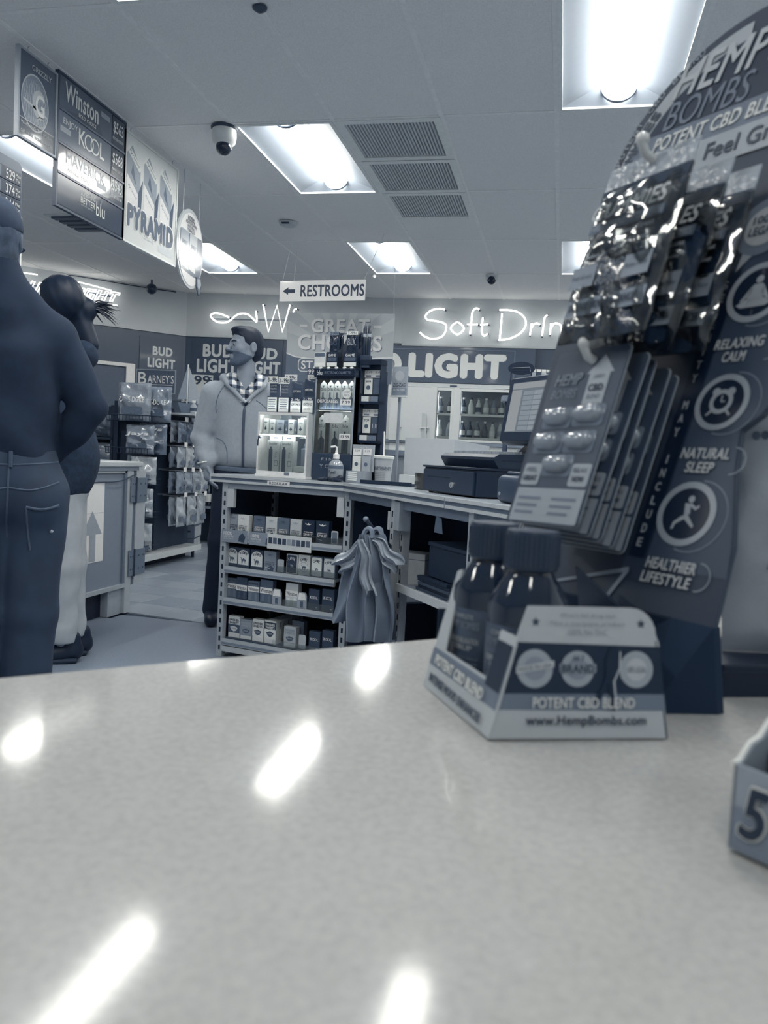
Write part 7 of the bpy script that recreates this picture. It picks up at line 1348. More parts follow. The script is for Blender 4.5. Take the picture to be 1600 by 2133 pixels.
# wine shelf and cases beyond the gondola
t = thing('wine_shelf', 'grey wine shelf with dark bottles beyond the gondola', 'shelf', (-4.10, 8.35, 0), R(4))
kid('back', MB().box(0, 0.42, 0.28, 0.30, 0, 1.35), M(60, 0.6), t)
for z in (0.42, 0.86, 1.30): kid('board', MB().box(0.02, 0.40, 0, 0.28, z - 0.025, z), M(130, 0.5), t)
for x in (0.0, 0.40): kid('side', MB().box(x, x + 0.02, 0, 0.28, 0, 1.35), M(124, 0.5), t)
wb = MB().lathe([(0.034, 0), (0.037, 0.004), (0.037, 0.18), (0.018, 0.225), (0.0145, 0.24), (0.0145, 0.30)], 16).mesh('bottle_glass', True); wl = MB().lathe([(0.0376, 0.05), (0.0376, 0.14)], 16).mesh('label_band'); wc = MB().lathe([(0.0158, 0.255), (0.0158, 0.304)], 12).mesh('foil_cap')
for q in range(4):
    for zi, z in enumerate((0.42, 0.86)):
        o = thing('wine_bottle', '%s dark wine bottle with pale label on the %s board of the wine shelf' % (ordn[q], ('lower', 'upper')[zi]), 'bottle', tuple(Vector((-4.10, 8.35, 0)) + Matrix.Rotation(R(4), 3, 'Z') @ Vector((0.07 + 0.092 * q, 0.06, z + 0.0005))), 0, 'wine bottles on the shelf'); put('bottle_glass', wb, M(24, 0.1, coat=0.8), o); put('label_band', wl, M((190, 205, 200, 180)[q], 0.5), o); put('foil_cap', wc, M((40, 200, 50, 120)[q]), o)
board('beer_card', 'grey beer card with small price stickers above the wine bottles', (-3.87, 8.34, 1.355), R(4), 0.40, 0.24, 112, [('LIGHT', 0.02, 0.19, 0.07, 0.3, 70, 0.03), ('2 for 99', -0.02, 0.06, 0.06, 0.2, 215, 0.02)])
for q in range(5):
    o = thing('beer_case', ('beer case at the bottom of the stack beside the gondola', 'second beer case from the floor in the stack', 'middle beer case in the stack beside the gondola', 'fourth beer case from the floor in the stack', 'topmost beer case of the stack beside the gondola')[q], 'carton', (-3.93 + 0.006 * (q % 2), 7.62, 0.0005 + 0.131 * q), R(14), 'stack of beer cases')
    kid('carton', MB().cbox(0, 0.28, 0, 0.36, 0, 0.13, 0.003, 1), M(96 + 6 * (q % 2), 0.45, var=0.06), o); kid('side_panel', MB().prism([(0.02, 0.01), (0.34, 0.01), (0.34, 0.12), (0.02, 0.12)], 0.2804, 0.2812, 'x'), M(176, 0.4, var=0.2, scale=30), o)
    kid('stamp_print', MB().flat([(0.05, 0.07), (0.13, 0.07), (0.13, 0.10), (0.05, 0.10)], -0.0006), M(150), o); kid('hand_hole', MB().flat(rrect(0.18, 0.24, 0.06, 0.08, 0.008), -0.0006), M(40), o)
# ------------------------------------------------------------------ half counter with the arrow sheet
t = thing('half_counter', 'grey half counter with a striped top edge behind the shoppers', 'counter', (-2.65, 3.2, 0), PI / 2)
g1, g2 = M(150, 0.4, var=0.03), M(128, 0.45, var=0.03)
kid('top', MB().cbox(-0.05, 1.53, -0.035, 0.55, 0.924, 0.957, 0.008, 2), M(178, 0.3, metal=0.15), t); kid('top_rim', MB().box(-0.05, 1.50, -0.022, 0.54, 0.900, 0.924), M(132, 0.4), t)
kid('panel', MB().box(0, 1.35, 0.0, 0.02, 0.19, 0.89), g2, t); kid('panel_stile', MB().box(1.35, 1.37, -0.012, 0.02, 0.165, 0.9), M(110, 0.45), t); kid('end_post', MB().box(1.37, 1.44, -0.018, 0.08, 0, 0.905), M(162, 0.4), t); kid('bottom_rail', MB().box(0, 1.37, -0.018, 0.02, 0.165, 0.19), M(158, 0.4), t)
kid('toe_kick', MB().box(0, 1.21, 0.05, 0.07, 0, 0.165), M(18, 0.6), t); kid('toe_post', MB().box(1.21, 1.37, 0.0, 0.08, 0, 0.165), M(150, 0.4), t); kid('body', MB().box(0, 1.35, 0.07, 0.50, 0.0, 0.90), M(70, 0.6), t); kid('top_band', MB().box(0, 1.37, -0.012, 0.0, 0.885, 0.90), M(168, 0.4), t)
lf = kid('gate_leaf', MB().box(1.475, 1.59, -0.02, 0.0, 0.17, 0.90), M(166, 0.4), t); kid('gate_edge', MB().box(1.455, 1.475, -0.012, 0.02, 0.17, 0.9), M(104, 0.5), t)
for z0, z1 in ((0.70, 0.855), (0.23, 0.395)):
    h_ = kid('hinge', MB().box(1.40, 1.60, -0.026, -0.0205, z0, z1), M(118, 0.35, metal=0.5), t); kid('hinge_pin', MB().cyl((1.463, -0.028, z0 - 0.005), (1.463, -0.028, z1 + 0.005), 0.006, n=8), M(60, 0.4), h_)
    for a in (1.42, 1.445, 1.52, 1.575):
        for b in (0.25, 0.75): kid('screw', MB().cyl((a, -0.028, z0 + (z1 - z0) * b), (a, -0.026, z0 + (z1 - z0) * b), 0.006, n=8), M(70, 0.4), h_)
kid('cable', MB().tube(spline([(0.85, -0.004, 0.82), (1.05, -0.006, 0.832), (1.25, -0.02, 0.835), (1.38, -0.024, 0.86), (1.45, -0.03, 0.88)], 6), 0.004, 6), M(60), t)
t = thing('arrow_sheet', 'white paper sheet with a large grey arrow taped to the half counter', 'paper', (-2.6485, 4.10, 0.36), PI / 2)
kid('sheet', MB().box(0, 0.235, -0.002, -0.0005, 0, 0.47), M(212, 0.6, var=0.02), t); kid('lower_sheet_edge', MB().box(0, 0.235, -0.003, -0.002, 0.29, 0.293), M(180), t)
kid('arrow_print', MB().flat([(0.085, 0.006), (0.15, 0.006), (0.15, 0.165), (0.215, 0.165), (0.112, 0.305), (0.004, 0.165), (0.085, 0.165)], -0.0035), M(150, 0.6), t)
# ------------------------------------------------------------------ people
def rotz(X, Y, c, a):
    x, y = X - c[0], Y - c[1]
    return x * math.cos(a) + y * math.sin(a), -x * math.sin(a) + y * math.cos(a)
def head_sdf(x, y, z, ear=True, face=True):
    """a head whose face looks along -y, origin at its middle"""
    d = d_ell(x, y, z, (0, 0.014, 0.032), (0.074, 0.096, 0.084))
    d = smin(d, d_ell(x, y, z, (0, -0.030, -0.035), (0.061, 0.062, 0.082)), 0.03)
    ax = np.abs(x)
    d = smin(d, d_cap(ax, y, z, (0.053, 0.015, -0.045), (0.026, -0.058, -0.094), 0.020, 0.018), 0.025)
    d = smin(d, d_ell(x, y, z, (0, -0.072, -0.101), (0.024, 0.020, 0.018)), 0.02)
    if face:
        d = smin(d, d_ell(ax, y, z, (0.040, -0.060, -0.022), (0.024, 0.022, 0.022)), 0.02)
        d = smin(d, d_cap(ax, y, z, (0.0, -0.090, 0.020), (0.040, -0.076, 0.021), 0.010, 0.009), 0.014)
        d = ssub(d, d_ell(ax, y, z, (0.030, -0.098, 0.003), (0.017, 0.014, 0.010)), 0.010)
        d = smin(d, d_ell(ax, y, z, (0.030, -0.079, 0.003), (0.013, 0.012, 0.009)), 0.004)
        d = smin(d, d_cap(x, y, z, (0, -0.090, 0.014), (0, -0.116, -0.030), 0.008, 0.0125), 0.010)
        d = smin(d, d_ell(ax, y, z, (0.013, -0.102, -0.034), (0.009, 0.011, 0.008)), 0.006)
        d = smin(d, d_cap(ax, y, z, (0, -0.093, -0.058), (0.022, -0.083, -0.060), 0.0075, 0.004), 0.007)
        d = smin(d, d_cap(ax, y, z, (0, -0.091, -0.071), (0.018, -0.082, -0.069), 0.0085, 0.004), 0.007)
        d = ssub(d, d_cap(ax, y, z, (0, -0.102, -0.0645), (0.022, -0.090, -0.0645), 0.0022, 0.0018), 0.003)
    if ear:
        e = d_ell(ax, y, z, (0.078, 0.018, -0.006), (0.010, 0.021, 0.033)); e = ssub(e, d_ell(ax, y, z, (0.088, 0.015, -0.004), (0.008, 0.012, 0.02)), 0.004)
        d = smin(d, e, 0.008)
    return d
def hand_sdf(X, Y, Z, w, dirv, side, out):
    """palm and five curled fingers hanging from the wrist w along dirv; side = across the knuckles, out = palm side"""
    w, dv, sv, ov = (np.array(v, float) for v in (w, dirv, side, out))
    d = d_cap(X, Y, Z, w, w + dv * 0.08, 0.026, 0.033)
    for i, L in enumerate((0.075, 0.085, 0.08, 0.062)):
        a = w + dv * 0.085 + sv * (0.0285 - 0.019 * i); b = a + dv * L * 0.5 + ov * 0.01; c = b + dv * L * 0.4 + ov * 0.03
        d = smin(d, np.minimum(d_cap(X, Y, Z, a, b, 0.0095, 0.009), d_cap(X, Y, Z, b, c, 0.009, 0.0075)), 0.006)
    a = w + dv * 0.03 + sv * 0.03; b = a + dv * 0.035 + sv * 0.022 + ov * 0.01; c = b + dv * 0.03 + ov * 0.008
    return smin(d, np.minimum(d_cap(X, Y, Z, a, b, 0.012, 0.0105), d_cap(X, Y, Z, b, c, 0.0105, 0.008)), 0.008)
def chain(X, Y, Z, pts, k=0.02, sq=(1, 1, 1)):
    d = None
    for (a, ra), (b, rb) in zip(pts, pts[1:]):
        e = d_cap(X, Y, Z, a, b, ra, rb, sq); d = e if d is None else smin(d, e, k)
    return d
def wrinkle(X, Y, Z, amp, f=26.0, seed=0.0):
    return amp * (np.sin(f * (Z * 1.0 + 0.35 * X) + 2.3 * np.sin(9 * X + seed) + seed) * np.sin(11 * X - 7 * Y + 5 * Z + seed) + 0.6 * np.sin(f * 1.7 * (Z - 0.5 * X) + 3 * np.sin(7 * Y + 4 * X + seed)))
def surf_y(fn, x, z, y0=-0.4, y1=0.1, n=400):
    y = np.linspace(y0, y1, n); d = fn(np.full(n, x), y, np.full(n, z)); i = np.argmax(d < 0); return float(y[i])
def plaid():
    m = bpy.data.materials.new('plaid_cloth'); m.use_nodes = True; nt = m.node_tree; b = nt.nodes['Principled BSDF']; b.inputs['Roughness'].default_value = 0.8
    tc = nt.nodes.new('ShaderNodeTexCoord'); sp_ = nt.nodes.new('ShaderNodeSeparateXYZ'); nt.links.new(tc.outputs['Object'], sp_.inputs[0]); outs = []
    for ax, f in (('X', 20.0), ('Z', 20.0)):
        a = nt.nodes.new('ShaderNodeMath'); a.operation = 'MULTIPLY'; a.inputs[1].default_value = f; nt.links.new(sp_.outputs[ax], a.inputs[0])
        fr = nt.nodes.new('ShaderNodeMath'); fr.operation = 'FRACT'; nt.links.new(a.outputs[0], fr.inputs[0])
        g = nt.nodes.new('ShaderNodeMath'); g.operation = 'GREATER_THAN'; g.inputs[1].default_value = 0.55; nt.links.new(fr.outputs[0], g.inputs[0]); outs.append(g)
    s = nt.nodes.new('ShaderNodeMath'); s.operation = 'ADD'; nt.links.new(outs[0].outputs[0], s.inputs[0]); nt.links.new(outs[1].outputs[0], s.inputs[1])
    h = nt.nodes.new('ShaderNodeMath'); h.operation = 'MULTIPLY'; h.inputs[1].default_value = 0.5; nt.links.new(s.outputs[0], h.inputs[0])
    cr = nt.nodes.new('ShaderNodeValToRGB'); cr.color_ramp.interpolation = 'CONSTANT'; cr.color_ramp.elements[0].color = duo(215); cr.color_ramp.elements[1].position = 0.75; cr.color_ramp.elements[1].color = duo(34)
    e = cr.color_ramp.elements.new(0.3); e.color = duo(118); nt.links.new(h.outputs[0], cr.inputs[0]); nt.links.new(cr.outputs[0], b.inputs['Base Color'])
    return m
def limb_person(root, rz): return Matrix.Translation(root) @ Matrix.Rotation(rz, 4, 'Z')

# ---- the man in the pale hoodie behind the till
MM = limb_person((-1.93, 4.62, 0), R(22.7)); HA = R(-62); HC = (0.018, 0.005, 1.688)
skin = M(134, 0.55, var=0.05, scale=20, name='skin')
def m_head(X, Y, Z, **k):
    x, y = rotz(X, Y, HC, HA); return head_sdf(x, y, Z - HC[2], **k)
ARM_L = [((-0.165, 0.0, 1.395), 0.060), ((-0.222, 0.045, 1.13), 0.050), ((-0.178, -0.045, 0.975), 0.034)]
ARM_R = [((0.225, 0.0, 1.40), 0.060), ((0.285, 0.045, 1.14), 0.050), ((0.235, -0.06, 0.975), 0.034)]
LEG_L = [((-0.055, 0.0, 0.90), 0.075), ((-0.085, 0.0, 0.50), 0.055), ((-0.115, 0.01, 0.08), 0.04)]
LEG_R = [((0.10, 0.0, 0.90), 0.075), ((0.115, 0.0, 0.50), 0.055), ((0.12, 0.01, 0.08), 0.04)]
def m_body(X, Y, Z):
    d = m_head(X, Y, Z)
    d = smin(d, d_cap(X, Y, Z, (0.03, 0.03, 1.62), (0.03, 0.025, 1.42), 0.050, 0.062), 0.02)
    d = smin(d, d_cap(X, Y, Z, (0.03, 0.01, 0.98), (0.03, 0.01, 1.33), 0.085, 0.095, (1.45, 1, 1)), 0.05)
    d = smin(d, d_cap(X, Y, Z, (-0.14, 0.01, 1.41), (0.20, 0.01, 1.42), 0.05, 0.05), 0.04)
    d = smin(d, chain(X, Y, Z, [(p, r * 0.72) for p, r in ARM_L]), 0.03); d = smin(d, chain(X, Y, Z, [(p, r * 0.72) for p, r in ARM_R]), 0.03)
    d = smin(d, hand_sdf(X, Y, Z, (-0.178, -0.045, 0.975), (0.18, -0.2, -0.963), (0.0, -0.979, 0.203), (0.98, 0.0, 0.18)), 0.015)
    d = smin(d, hand_sdf(X, Y, Z, (0.235, -0.06, 0.975), (-0.2, -0.2, -0.96), (0.0, -0.979, 0.203), (-0.98, 0.0, 0.18)), 0.015)
    d = smin(d, d_ell(X, Y, Z, (0.02, 0.01, 0.93), (0.135, 0.095, 0.10)), 0.04)
    for L in (LEG_L, LEG_R): d = smin(d, chain(X, Y, Z, [(p, r * 0.85) for p, r in L]), 0.03)
    for x in (-0.118, 0.125): d = smin(d, d_cap(X, Y, Z, (x, 0.02, 0.045), (x - 0.01, -0.12, 0.03), 0.032, 0.026), 0.02)
    return d
man = sdf_mesh('person', m_body, (-0.34, -0.24, -0.002), (0.38, 0.18, 1.83), 0.0055, skin, None, MM, 2)
tag(man, 'man in a pale zipped hoodie over a plaid shirt, looking left behind the counter', 'person')
def hood_core(X, Y, Z, g=0.0):
    d = d_cap(X, Y, Z, (0.025, 0.005, 1.03), (0.03, 0.01, 1.31), 0.118 + g, 0.120 + g, (1.42, 1, 1))
    d = smin(d, d_cap(X, Y, Z, (-0.135, 0.01, 1.405), (0.20, 0.01, 1.415), 0.066 + g, 0.066 + g), 0.06)
    return d
def m_hoodie(X, Y, Z):
    d = hood_core(X, Y, Z); d = smax(d, 0.955 - 0.03 * X - Z, 0.01)
    d = ssub(d, d_cap(X, Y, Z, (0.03, 0.02, 1.35), (0.03, 0.02, 1.7), 0.066, 0.075), 0.015)
    v = np.maximum(np.abs(X - 0.03) - 0.062 - (Z - 1.40) * 0.75, Y + 0.03)                # the open neck
    d = ssub(d, v, 0.012)
    for A_ in (ARM_L, ARM_R): d = smin(d, chain(X, Y, Z, [(A_[0][0], 0.068), (A_[1][0], 0.060), (A_[2][0], 0.047)], 0.02), 0.035)
    for s in (-1, 1):
        d = smin(d, chain(X, Y, Z, [((0.03 + s * 0.012, -0.128, 1.355), 0.010), ((0.03 + s * 0.098, -0.085, 1.450), 0.015), ((0.03 + s * 0.130, 0.0, 1.495), 0.020), ((0.03 + s * 0.075, 0.09, 1.510), 0.028), ((0.03, 0.11, 1.495), 0.032)], 0.02), 0.012)
    arm = np.clip((np.abs(X - 0.03) - 0.14) / 0.05, 0, 1) * np.clip((1.25 - Z) / 0.15, 0, 1)
    return d + wrinkle(X, Y, Z, 0.0016, 20, 1.0) + arm * 0.0035 * np.sin(70 * Z + 18 * X)
kn = M(150, 0.9, var=0.07, scale=60, name='pale_knit')
hd_ = sdf_mesh('hoodie', m_hoodie, (-0.36, -0.24, 0.90), (0.40, 0.2, 1.56), 0.006, kn, man)
hem = sdf_mesh('hoodie_hem', lambda X, Y, Z: np.maximum(np.maximum(d_cap(X, Y, Z, (0.025, 0.005, 0.9), (0.03, 0.01, 1.2), 0.118, 0.118, (1.42, 1, 1)), 0.93 - 0.03 * X - Z), Z - 0.962 + 0.03 * X), (-0.2, -0.16, 0.9), (0.26, 0.16, 1.0), 0.006, M(96, 0.9, var=0.05, scale=80), man)
zp = [(0.031 + 0.004 * math.sin(z * 9), surf_y(m_hoodie, 0.031, z) - 0.001, z) for z in np.linspace(1.352, 0.965, 24)]
kid('zip', MB().tube(zp, 0.0085, 6), M(74, 0.5), man, True); kid('zip_pull', MB().ball((0.031, zp[0][1] - 0.006, 1.353), 0.009, 10, 8), M(190, 0.3, metal=0.5), man, True)
for sx, pts in (('seam', [(-0.09, 1.45), (-0.125, 1.39), (-0.14, 1.32), (-0.135, 1.28)]), ('seam', [(-0.13, 1.13), (-0.09, 1.11), (-0.065, 1.06), (-0.06, 0.98)]), ('pocket_seam', [(0.095, 1.365), (0.13, 1.345), (0.165, 1.315)])):
    kid(sx, MB().tube([(x, surf_y(m_hoodie, x, z) + 0.0005, z) for x, z in spline(pts, 5)], 0.0032, 6), M(104, 0.8), man, True)
pl_ = plaid()
def m_shirt(X, Y, Z):
    d = hood_core(X, Y, Z, -0.010); d = smax(d, 1.30 - Z, 0.01)
    d = smin(d, d_cap(X, Y, Z, (0.03, 0.022, 1.40), (0.03, 0.03, 1.49), 0.078, 0.072), 0.02)
    d = ssub(d, d_cap(X, Y, Z, (0.03, 0.02, 1.40), (0.03, 0.03, 1.7), 0.064, 0.064), 0.006)
    d = ssub(d, np.maximum(np.abs(X - 0.03) - (Z - 1.425) * 0.42, Y + 0.02), 0.008)
    for s in (-1, 1): d = smin(d, chain(X, Y, Z, [((0.03 + s * 0.026, -0.108, 1.412), 0.012), ((0.03 + s * 0.078, -0.088, 1.452), 0.023), ((0.03 + s * 0.092, -0.02, 1.500), 0.024), ((0.03 + s * 0.055, 0.06, 1.520), 0.022)], 0.012), 0.006)
    return d
sdf_mesh('plaid_shirt', m_shirt, (-0.22, -0.18, 1.28), (0.28, 0.16, 1.56), 0.006, pl_, man)
dark_t = M(22, 0.75, var=0.05, scale=40, name='dark_trousers')
def m_pants(X, Y, Z):
    d = d_ell(X, Y, Z, (0.02, 0.01, 0.93), (0.150, 0.112, 0.10))
    for L in (LEG_L, LEG_R): d = smin(d, chain(X, Y, Z, [(L[0][0], 0.088), (L[1][0], 0.070), (L[2][0], 0.060)], 0.02), 0.03)
    return smax(smax(d, Z - 0.97, 0.01), 0.045 - Z, 0.01) + wrinkle(X, Y, Z, 0.0016, 18, 4)
sdf_mesh('trousers', m_pants, (-0.24, -0.16, 0.02), (0.26, 0.18, 1.0), 0.008, dark_t, man)
def shoe(x, y, par, mat, k=1.0, rz=0.0, name='shoe'):
    def f(X, Y, Z):
        a, b = rotz(X, Y, (x, y), rz); d = d_cap(a, b, Z, (0, 0.05 * k, 0.052), (0.0, -0.13 * k, 0.036), 0.048, 0.040); d = smin(d, d_cap(a, b, Z, (0, 0.045 * k, 0.06), (0, 0.04 * k, 0.11), 0.042, 0.045), 0.02)
        return smax(d, 0.004 - Z, 0.008)
    r = 0.24 * k
    o = sdf_mesh(name, f, (x - r, y - r, -0.01), (x + r, y + r, 0.18), 0.008, mat, par)
    return o
shoe(-0.118, 0.0, man, M(18, 0.4)); shoe(0.125, 0.0, man, M(18, 0.4))
def m_hair(X, Y, Z):
    x, y = rotz(X, Y, HC, HA); z = Z - HC[2]
    d = smin(d_ell(x, y, z, (0, 0.018, 0.037), (0.0790, 0.102, 0.090)), d_ell(x, y, z, (0, 0.050, -0.015), (0.068, 0.068, 0.075)), 0.02); d = smin(d, d_ell(x, y, z, (0.0, -0.055, 0.098), (0.048, 0.034, 0.018)), 0.03)
    line = np.where(y < -0.01, 0.030 - 0.55 * (y + 0.01), 0.030 - 2.2 * (y + 0.01)); line = np.maximum(line, -0.092)
    line = np.where((np.abs(x) > 0.05) & (y > -0.040) & (y < 0.0), -0.02, line)
    side = 0.0 * np.clip((np.abs(x) - 0.055) / 0.02, 0, 1) * np.clip((0.012 - y) / 0.03, 0, 1) * 0.015
    d = smax(d, line + side - z, 0.006)
    return d + 0.0014 * np.sin(160 * x + 30 * z) * np.sin(90 * y + 40 * z)
sdf_mesh('hair', m_hair, (-0.12, -0.13, 1.58), (0.17, 0.15, 1.84), 0.004, M(26, 0.6, var=0.2, scale=120), man)
def m_beard(X, Y, Z):
    x, y = rotz(X, Y, HC, HA); z = Z - HC[2]; d = head_sdf(x, y, z, ear=False) - 0.0022
    cut = np.minimum(np.maximum(z + 0.040 + 0.25 * (y + 0.06), y - 0.03), 9); mo = np.maximum(np.abs(x) - 0.019, np.maximum(-(z + 0.078), z + 0.055)); mouth = np.where(y < -0.07, -mo, -9.0)
    return np.maximum(np.maximum(d, cut), np.where(mouth > 0, mouth, -9.0) * 0 + np.where((np.abs(x) < 0.020) & (z > -0.077) & (z < -0.056) & (y < -0.07), 0.01, -9.0))
sdf_mesh('beard', m_beard, (-0.12, -0.13, 1.55), (0.12, 0.12, 1.67), 0.0045, M(88, 0.8, var=0.25, scale=200), man)
def hp(x, y, z):
    a = HA; return (HC[0] + x * math.cos(a) - y * math.sin(a), HC[1] + x * math.sin(a) + y * math.cos(a), HC[2] + z)
for s in (-1, 1):
    kid('eyebrow', MB().tube([hp(s * 0.014, -0.099, 0.022), hp(s * 0.03, -0.094, 0.027), hp(s * 0.046, -0.082, 0.022)], [0.003, 0.0042, 0.0025], 6), M(44, 0.8), man, True)
    e = kid('eye', MB().ball(hp(s * 0.030, -0.083, 0.003), (0.0105, 0.0105, 0.0062), 12, 8), M(150, 0.3), man, True); kid('iris', MB().ball(hp(s * 0.028, -0.091, 0.003), 0.0048, 10, 6), M(24, 0.2), e, True)
kid('wristband', MB().tube([(-0.183 + 0.05 * math.cos(a), -0.04 + 0.045 * math.sin(a), 0.985 + 0.012 * math.cos(a)) for a in np.linspace(0, 2 * PI, 17)[:-1]], 0.006, 6, True), M(200, 0.25, metal=0.4), man, True)

# ---- the man in the cap, seen from behind at the left edge
PM = limb_person((-1.80, 2.33, 0), R(37.7)); CX = 0.02
A1R = [((CX + 0.130, 0.02, 1.395), 0.060), ((CX + 0.245, -0.01, 1.18), 0.05), ((CX + 0.13, 0.07, 1.0), 0.036)]
A1L = [((CX - 0.185, 0.02, 1.42), 0.060), ((CX - 0.27, 0.02, 1.16), 0.05), ((CX - 0.23, 0.10, 0.92), 0.036)]
L1R = [((CX + 0.085, 0.0, 0.88), 0.09), ((CX + 0.075, 0.0, 0.48), 0.07), ((CX + 0.06, 0.02, 0.08), 0.045)]
L1L = [((CX - 0.09, 0.0, 0.88), 0.09), ((CX - 0.10, 0.0, 0.48), 0.07), ((CX - 0.11, 0.02, 0.08), 0.045)]
H1 = (-0.032, 0.03, 1.705)
def c_body(X, Y, Z):
    x, y = rotz(X, Y, H1, R(172)); d = head_sdf(x, y, Z - H1[2])
    d = smin(d, d_cap(X, Y, Z, (-0.03, 0.0, 1.63), (-0.015, 0.0, 1.46), 0.058, 0.075), 0.02)
    d = smin(d, d_cap(X, Y, Z, (CX, 0.01, 1.0), (CX, 0.01, 1.36), 0.09, 0.1, (1.2, 1, 1)), 0.05); d = smin(d, d_ell(X, Y, Z, (CX, 0, 0.92), (0.15, 0.11, 0.11)), 0.04)
    for A_ in (A1R, A1L): d = smin(d, chain(X, Y, Z, [(p, r * 0.75) for p, r in A_]), 0.03)
    d = smin(d, hand_sdf(X, Y, Z, A1R[2][0], (-0.35, 0.45, -0.82), (0.3, 0.85, 0.3), (-0.9, -0.2, 0.3)), 0.015); d = smin(d, hand_sdf(X, Y, Z, A1L[2][0], (0.05, 0.2, -0.98), (0, 0.98, 0.2), (0.98, 0, 0.1)), 0.015)
    for L in (L1R, L1L): d = smin(d, chain(X, Y, Z, [(p, r * 0.8) for p, r in L]), 0.03)
    for x_ in (CX + 0.06, CX - 0.11): d = smin(d, d_cap(X, Y, Z, (x_, 0.0, 0.045), (x_, 0.15, 0.03), 0.034, 0.028), 0.02)
    return d
p1 = sdf_mesh('person', c_body, (-0.36, -0.2, -0.002), (0.40, 0.26, 1.86), 0.0075, M(92, 0.6, var=0.05, scale=20, name='tanned_skin'), None, PM, 2)
tag(p1, 'man in a cap and dark sweater seen from behind at the left edge', 'person')
def c_sweater(X, Y, Z):
    d = d_cap(X, Y, Z, (CX, 0.0, 1.02), (CX - 0.005, 0.01, 1.33), 0.120, 0.128, (1.22, 1, 1)); d = smin(d, smin(d_cap(X, Y, Z, (CX - 0.05, 0.01, 1.46), (CX + 0.125, 0.01, 1.395), 0.075, 0.070), d_cap(X, Y, Z, (CX - 0.05, 0.01, 1.46), (CX - 0.17, 0.01, 1.40), 0.075, 0.070), 0.04), 0.06)
    d = smin(d, d_cap(X, Y, Z, (-0.02, 0.0, 1.47), (-0.03, 0.005, 1.64), 0.10, 0.066), 0.05)
    for s in (1, -1): d = smin(d, d_cap(X, Y, Z, (-0.025 + s * 0.01, 0.0, 1.565), (CX + s * 0.115, 0.01, 1.425), 0.056, 0.066), 0.04)
    for A_ in (A1R, A1L): d = smin(d, chain(X, Y, Z, [(A_[0][0], 0.078), (A_[1][0], 0.062), (A_[2][0], 0.045)], 0.012), 0.014)
    d = smax(d, 0.965 + 0.05 * X - Z, 0.015); d = smax(d, Z - 1.645, 0.008); d = ssub(d, d_cap(X, Y, Z, (-0.03, 0.0, 1.585), (-0.03, 0.0, 1.7), 0.054, 0.058), 0.008)
    fold = 0.007 * np.sin(34 * (0.8 * X + 0.45 * Z) + 2 * np.sin(6 * Z)) * np.clip((1.45 - Z) / 0.4, 0, 1)
    return d + (wrinkle(X, Y, Z, 0.0035, 18, 2.0) + 0.8 * fold) * np.clip((1.58 - Z) / 0.06, 0, 1)
sdf_mesh('sweater', c_sweater, (-0.40, -0.24, 0.90), (0.46, 0.24, 1.68), 0.008, M(36, 0.9, var=0.14, scale=30, name='dark_fleece'), p1)
jean = M(56, 0.8, var=0.28, scale=7, name='dark_denim')
def c_jeans(X, Y, Z):
    d = d_ell(X, Y, Z, (CX, 0.0, 0.93), (0.160, 0.130, 0.16)); d = smin(d, d_cap(X, Y, Z, (CX, 0, 0.98), (CX, 0, 1.06), 0.112, 0.108, (1.28, 1, 1)), 0.03)
    for s, L in ((1, L1R), (-1, L1L)): d = smin(d, chain(X, Y, Z, [(L[0][0], 0.108), (L[1][0], 0.088), (L[2][0], 0.078)], 0.02), 0.025); d = smin(d, d_ell(X, Y, Z, (CX + s * 0.08, -0.065, 0.87), (0.085, 0.075, 0.10)), 0.03)
    return smax(smax(d, Z - 1.03, 0.008), 0.03 - Z, 0.01) + wrinkle(X, Y, Z, 0.003, 14, 6) * np.clip((0.85 - Z) / 0.2, 0.2, 1)
sdf_mesh('jeans', c_jeans, (-0.26, -0.22, 0.0), (0.30, 0.2, 1.06), 0.009, jean, p1)
def back_line(name, pts, r, mat, fn=c_jeans): return kid(name, MB().tube([(x, surf_y(fn, x, z, -0.35, 0.05) - 0.0005, z) for x, z in spline(pts, 6)], r, 6), mat, p1, True)
seam = M(82, 0.8)
back_line('yoke_seam', [(CX + 0.0, 0.905), (CX + 0.07, 0.90), (CX + 0.15, 0.925)], 0.003, seam); back_line('yoke_seam', [(CX + 0.0, 0.905), (CX - 0.07, 0.90), (CX - 0.14, 0.925)], 0.003, seam); back_line('centre_seam', [(CX, 0.995), (CX - 0.002, 0.90), (CX - 0.004, 0.80), (CX, 0.74)], 0.0035, seam)
back_line('waist_seam', [(CX - 0.13, 0.985), (CX, 0.978), (CX + 0.15, 0.99)], 0.003, seam); back_line('pocket_edge', [(CX + 0.052, 0.845), (CX + 0.10, 0.838), (CX + 0.15, 0.85)], 0.0045, M(84, 0.8)); back_line('pocket_edge', [(CX + 0.052, 0.845), (CX + 0.060, 0.76), (CX + 0.068, 0.70)], 0.0035, seam); back_line('worn_spot', [(CX + 0.128, 0.765), (CX + 0.135, 0.76)], 0.006, M(150, 0.9))
kid('belt_loop', MB().tube([(CX + 0.004, surf_y(c_jeans, CX + 0.004, z) - 0.004, z) for z in (1.02, 1.0, 0.985, 0.97)], 0.007, 6), M(66, 0.8), p1, True)
shoe(CX + 0.06, 0.03, p1, M(24, 0.5), 1.0, PI); shoe(CX - 0.11, 0.03, p1, M(24, 0.5), 1.0, PI)
def c_cap(X, Y, Z):
    x, y = rotz(X, Y, H1, R(172)); z = Z - H1[2]; d = d_ell(x, y, z, (0, 0.012, 0.035), (0.085, 0.108, 0.098)); d = smax(d, 0.022 - z - 0.1 * y, 0.008)
    return smin(d, np.maximum(d_ell(x, y, z, (0, -0.13, 0.005), (0.075, 0.075, 0.012)), y + 0.07), 0.01) + 0.0015 * np.sin(50 * x)
